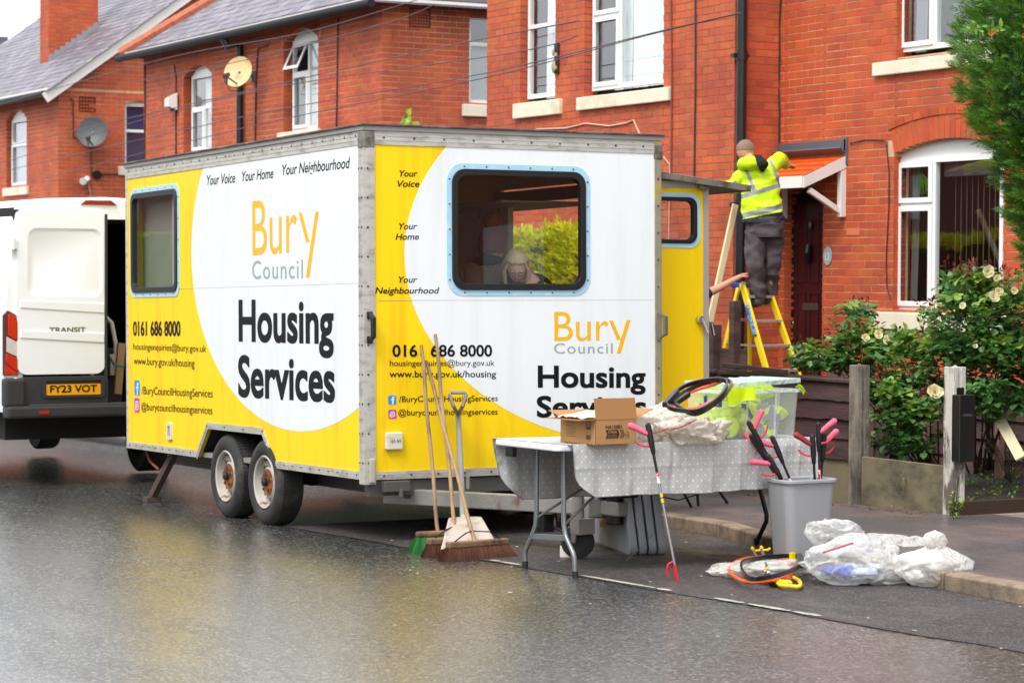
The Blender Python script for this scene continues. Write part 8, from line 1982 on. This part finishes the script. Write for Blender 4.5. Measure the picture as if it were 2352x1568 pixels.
E_ = [('pel', 'spine'), ('spine', 'chest'), ('chest', 'neck'), ('neck', 'hd0'), ('hd0', 'hd'), ('chest', 'rsh'), ('rsh', 'rel'), ('rel', 'rwr'), ('chest', 'lsh'), ('lsh', 'lel'), ('lel', 'lwr'), ('pel', 'lhp'), ('lhp', 'lkn'), ('lkn', 'lan'), ('lan', 'lft'), ('pel', 'rhp'), ('rhp', 'rkn'), ('rkn', 'ran'), ('ran', 'rft')]
hj, hee = hand(he_, J['rwr'][0], r_(1712, 628, .15) - J['rwr'][0], Vector((0, 0, -1)), SKIN, 1.05, .5)
for k, v in hj.items(): J['R' + k] = v
E_ += [('R' + a, 'R' + b) for a, b in hee] + [('rwr', 'Rpalm')]
figure('body', J, E_, 'pel', SKIN, he_)
JS = {'a': (zf_(b0, .95), .15, .12), 'b': (zf_(b0, 1.15), .145, .115), 'c': (zf_(b0, 1.34), .17, .12), 'd': (r_(1608, 680), .07), 'e': (r_(1636, 668, .03), .062), 'f': (r_(1565, 680), .07), 'g': (r_(1560, 730), .06)}
figure('shirt', JS, [('a', 'b'), ('b', 'c'), ('c', 'd'), ('d', 'e'), ('c', 'f'), ('f', 'g')], 'a', NAVY, he_, 2, .008)
JP = {'a': (zf_(b0, .93), .15, .12), 'l0': (zf_(b0 - RT * .1, .82), .1), 'l1': (zf_(b0 - RT * .1, .47), .08), 'l2': (zf_(b0 - RT * .1, .12), .07), 'r0': (zf_(b0 + RT * .1, .82), .1), 'r1': (zf_(b0 + RT * .1, .47), .08), 'r2': (zf_(b0 + RT * .1, .12), .07)}
figure('trousers', JP, [('a', 'l0'), ('l0', 'l1'), ('l1', 'l2'), ('a', 'r0'), ('r0', 'r1'), ('r1', 'r2')], 'a', TRS, he_, 2, .01)
MB().ball(zf_(b0, 1.69), (.09, .095, .1), 16).build('hair', HAIRG, he_, smooth=True)

# ---- two women inside the trailer
def head(parent, c, f, up, s, skin, hair, glasses=False, bun=False, longh=False):
    """head centred at c, looking along f"""
    f = Vector(f).normalized(); r = f.cross(Vector(up)).normalized(); u = r.cross(f); Mx = Matrix(((r.x, f.x, u.x, c.x), (r.y, f.y, u.y, c.y), (r.z, f.z, u.z, c.z), (0, 0, 0, 1)))
    bm = bmesh.new(); bmesh.ops.create_icosphere(bm, subdivisions=4, radius=1)
    for v in bm.verts:
        n = v.co.normalized(); p = Vector((n.x * .074, n.y * .092, n.z * .112))
        if n.z < 0: k = -n.z; p.x *= 1 - .38 * k ** 1.4; p.y *= 1 - .12 * k; p.y += .012 * k
        if n.y > 0:
            p.y -= .012 * max(0, 1 - abs(n.z * .112 - .01) * 45) * max(0, 1 - (abs(abs(p.x) - .031) * 34))              # eye sockets
            p.y += .02 * max(0, 1 - abs(p.x) * 75) * max(0, 1 - abs(p.z + .022) * 26) + .007 * max(0, 1 - abs(p.x) * 60) * max(0, 1 - abs(p.z - .005) * 26)   # nose
            p.y += .006 * max(0, 1 - abs(p.x) * 38) * max(0, 1 - abs(p.z + .058) * 110) + .008 * max(0, 1 - abs(p.x) * 35) * max(0, 1 - abs(p.z + .092) * 45)
        v.co = Mx @ (p * s)
    me = bpy.data.meshes.new('head'); bm.to_mesh(me); bm.free(); me.polygons.foreach_set('use_smooth', [True] * len(me.polygons)); me.materials.append(skin); ho = bpy.data.objects.new('head', me); COL.objects.link(ho); ho.parent = parent
    def L(x, y, z): return Mx @ Vector((x * s, y * s, z * s))
    for sx in (-1, 1):
        MB().ball((0, 0, 0), (1, 1, 1), 12, Matrix.Translation(L(sx * .031, .078, .008)) @ Matrix.Scale(.011 * s, 4)).build('eye', M('eye_white', 'd8d4cc', .3) if 'eye_white' not in bpy.data.materials else bpy.data.materials['eye_white'], ho, smooth=True)
        MB().ball((0, 0, 0), (1, 1, 1), 8, Matrix.Translation(L(sx * .031, .087, .005)) @ Matrix.Scale(.005 * s, 4)).build('iris', M('iris_dark', '2c2622', .2) if 'iris_dark' not in bpy.data.materials else bpy.data.materials['iris_dark'], ho)
        MB().tube([L(sx * .046, .076, .022), L(sx * .031, .088, .03), L(sx * .016, .088, .025)], .0028 * s, 6).build('eyebrow', hair, ho)
        MB().ball((0, 0, 0), (1, 1, 1), 10, Matrix.Translation(L(sx * .073, -.005, -.005)) @ Matrix(((r.x * .008, f.x * .018, u.x * .03, 0), (r.y * .008, f.y * .018, u.y * .03, 0), (r.z * .008, f.z * .018, u.z * .03, 0), (0, 0, 0, 1)))).build('ear', skin, ho, smooth=True)
    MB().tube([L(-.02, .085, -.057), L(0, .094, -.055), L(.02, .085, -.057)], [.002 * s, .005 * s, .002 * s], 8).build('mouth', M('lips', 'a8645c', .5) if 'lips' not in bpy.data.materials else bpy.data.materials['lips'], ho, smooth=True)
    if glasses:
        for sx in (-1, 1):
            MB().tube([L(sx * .032 + .025 * math.cos(a), .1, .002 + .014 * math.sin(a)) for a in [k * math.pi / 8 for k in range(16)]], .0018 * s, 6, closed=True).build('glasses_rim', IRN, ho)
            MB().tube([L(sx * .058, .098, .008), L(sx * .078, .03, .008), L(sx * .078, -.01, .004)], .0026 * s, 6).build('glasses_arm', IRN, ho)
        MB().tube([L(-.01, .1, .006), L(.01, .1, .006)], .0026 * s, 6).build('glasses_bridge', IRN, ho)
    # hair
    bm = bmesh.new(); bmesh.ops.create_icosphere(bm, subdivisions=4, radius=1); dl = []
    for v in bm.verts:
        n = v.co.normalized(); front = n.y > .25 and n.z < .42 + .25 * (1 - abs(n.x)) ; 
        p = Vector((n.x * .087, n.y * .103 - .006, n.z * .122 + .004))
        if n.z < 0 and longh: p.z = n.z * .26; p.x *= 1.05
        p += n * .004 * mnoise.noise(Vector((n.x * 30, n.y * 30, n.z * 4)))
        v.co = Mx @ (p * s)
        if n.y > .3 and n.z < .5 - .12 * abs(n.x): dl.append(v)
        elif not longh and n.z < -.45: dl.append(v)
        elif longh and n.z < -.75: dl.append(v)
    bmesh.ops.delete(bm, geom=dl, context='VERTS')
    me = bpy.data.meshes.new('hair'); bm.to_mesh(me); bm.free(); me.polygons.foreach_set('use_smooth', [True] * len(me.polygons)); me.materials.append(hair); o = bpy.data.objects.new('hair', me); COL.objects.link(o); o.parent = parent
    md = o.modifiers.new('s', 'SOLIDIFY'); md.thickness = .008; md.offset = 1
    if longh:
        for sx in (-1, 1):
            for k in range(7):
                a = (.5 + .5 * k / 6); MB().tube([L(sx * .055, .055 - .02 * k, .07), L(sx * (.085), .05 - .02 * k, 0), L(sx * (.078 + .004 * k), .055 - .02 * k, -.09), L(sx * .062, .06 - .02 * k, -.17)], [.006 * s, .013 * s, .013 * s, .004 * s], 6).build('hair_lock', hair, parent, smooth=True)
    if bun: MB().ball((0, 0, 0), (1, 1, 1), 16, Matrix.Translation(L(0, -.03, .155)) @ Matrix.Scale(.062 * s, 4)).build('hair_bun', hair, parent, smooth=True)
BLOND = M('blonde_hair', 'e6cfa6', .5, var=.25, vs_=6, bump=.5, bs=90, stretch=(12, 12, 1), world=True); AUB = M('auburn_hair', '7a3e26', .6, var=.3, vs_=8, bump=.5, bs=80)
fl_z = gz(XF) + TB + .045
def seated(lab, hpx, hpy, dep_, look, hair, top, glasses=False, bun=False, longh=False, sc=1.0, off=None, back=False):
    hc = aD(hpx, hpy, dep_); t = thing('person', lab, 'person', (hc.x, hc.y, fl_z))
    c = Vector((0, 0, hc.z - fl_z)); f = Vector(look).normalized(); fh = Vector((f.x, f.y, 0)).normalized(); r = fh.cross(Vector((0, 0, 1)))
    nb_ = c - f * .03 - Vector((0, 0, .1)) - fh * (.0 if back else .04)
    if off: nb_ = c + off[0]
    hip = Vector((0, 0, .42)) - fh * .32 + (off[1] if off else Vector()); ch = nb_ * .72 + hip * .28 - fh * .02; sh = nb_ - Vector((0, 0, .07)) - fh * .05
    J = {'pel': (hip, .14, .12), 'sp': (hip.lerp(ch, .5), .12, .1), 'ch': (ch, .14, .1), 'sh': (sh, .09, .08), 'nk': (nb_, .05), 'hb': (c - Vector((0, 0, .03)), .06)}
    E_ = [('pel', 'sp'), ('sp', 'ch'), ('ch', 'sh'), ('sh', 'nk'), ('nk', 'hb')]
    for s_, k in ((-1, 'l'), (1, 'r')):
        J[k + 's'] = (sh + r * s_ * .17 - Vector((0, 0, .03)), .05); J[k + 'e'] = (sh + r * s_ * .23 + fh * .08 - Vector((0, 0, .28)), .042); J[k + 'w'] = (sh + r * s_ * .12 + fh * .2 - Vector((0, 0, .36)), .028)
        J[k + 'h'] = (hip + r * s_ * .09 + fh * .08, .085); J[k + 'k'] = (hip + r * s_ * .11 + fh * .34 + Vector((0, 0, .04)), .06); J[k + 'a'] = (hip + r * s_ * .11 + fh * .3 - Vector((0, 0, .36)), .042); J[k + 'f'] = (hip + r * s_ * .11 + fh * .42 - Vector((0, 0, .39)), .035)
        E_ += [('sh', k + 's'), (k + 's', k + 'e'), (k + 'e', k + 'w'), ('pel', k + 'h'), (k + 'h', k + 'k'), (k + 'k', k + 'a'), (k + 'a', k + 'f')]
        hj, hee = hand(t, J[k + 'w'][0], fh, Vector((0, 0, -1)), SKIN2, .95, .4)
        for kk, v in hj.items(): J[k + '_' + kk] = v
        E_ += [(k + '_' + a, k + '_' + b) for a, b in hee] + [(k + 'w', k + '_palm')]
    figure('body', J, E_, 'pel', SKIN2, t)
    JT = {'a': (hip + Vector((0, 0, .05)), .165, .14), 'b': (hip.lerp(ch, .5), .155, .125), 'c': (ch, .175, .125), 'd': (sh, .15, .13), 'n': (nb_ - Vector((0, 0, .02)), .1 if off else .07)}
    ET = [('a', 'b'), ('b', 'c'), ('c', 'd'), ('d', 'n')]
    for k in 'lr': JT[k + 's'] = (J[k + 's'][0], .07); JT[k + 'e'] = (J[k + 'e'][0], .06); JT[k + 'w'] = (J[k + 'w'][0].lerp(J[k + 'e'][0], .15), .045); ET += [('d', k + 's'), (k + 's', k + 'e'), (k + 'e', k + 'w')]
    figure('top', JT, ET, 'a', top, t, 2, .012)
    JP = {'a': (hip, .15, .13)}; EP = []
    for k in 'lr': JP[k + 'h'] = (J[k + 'h'][0], .1); JP[k + 'k'] = (J[k + 'k'][0], .075); JP[k + 'a'] = (J[k + 'a'][0], .06); EP += [('a', k + 'h'), (k + 'h', k + 'k'), (k + 'k', k + 'a')]
    figure('trousers', JP, EP, 'a', NAVY, t, 2, .01)
    head(t, c, f, (0, 0, 1), sc, SKIN2, hair, glasses, bun, longh); return t, c, sh, r, fh
toC = -FW
lookA = Vector((.85, -.42, -.62))
wA, cA, shA, rA, fA = seated('blonde woman in glasses bending forward behind the trailer front window', 1186, 612, 18.1, lookA, BLOND, M('black_fleece_top', '16171a', .9, var=.2, bump=.3), glasses=True, longh=True, sc=1.05, off=(RT * .07 + FW * .09 - Vector((0, 0, .06)), RT * .2 + FW * .12))
GLV = M('lime_trim', '9adf18', .6); 
for s_ in (-1, 1):
    MB().tube([shA + rA * s_ * .1 + Vector((0, 0, .02)) + fA * .02, shA + rA * s_ * .17 + fA * .06 - Vector((0, 0, .02)), shA + rA * s_ * .2 + fA * .11 - Vector((0, 0, .12))], .02, 8).build('lime_piping', GLV, wA, smooth=True)
lookB = Vector((-.6, .75, -.1))
wB, cB, shB, rB, fB = seated('person with an auburn hair bun and brown coat, back turned, inside the trailer', 1133, 566, 18.6, lookB, AUB, M('brown_coat', '8a7260', .9, var=.2, bump=.6, bs=20), bun=True, sc=1.25, back=True)
MB().tube([shB + rB * -.12 + Vector((0, 0, .05)), shB - fB * .08 + Vector((0, 0, .07)), shB + rB * .12 + Vector((0, 0, .05))], [.03, .05, .03], 10).build('dark_collar', M('dark_maroon_collar', '2a1418', .9), wB, smooth=True)
for t_, fh_ in ((wA, fA), (wB, fB)):
    p = t_.location; tag(MB().cbox((p.x - fh_.x * .32, p.y - fh_.y * .32, fl_z + .18), (.42, .42, .36)).build('padded_bench', M('bench_fabric', '3a3c42', .9, var=.1), bevel=.03), 'dark padded bench under the blonde woman inside the trailer' if t_ is wA else 'dark padded bench under the person with the bun inside the trailer', 'bench')
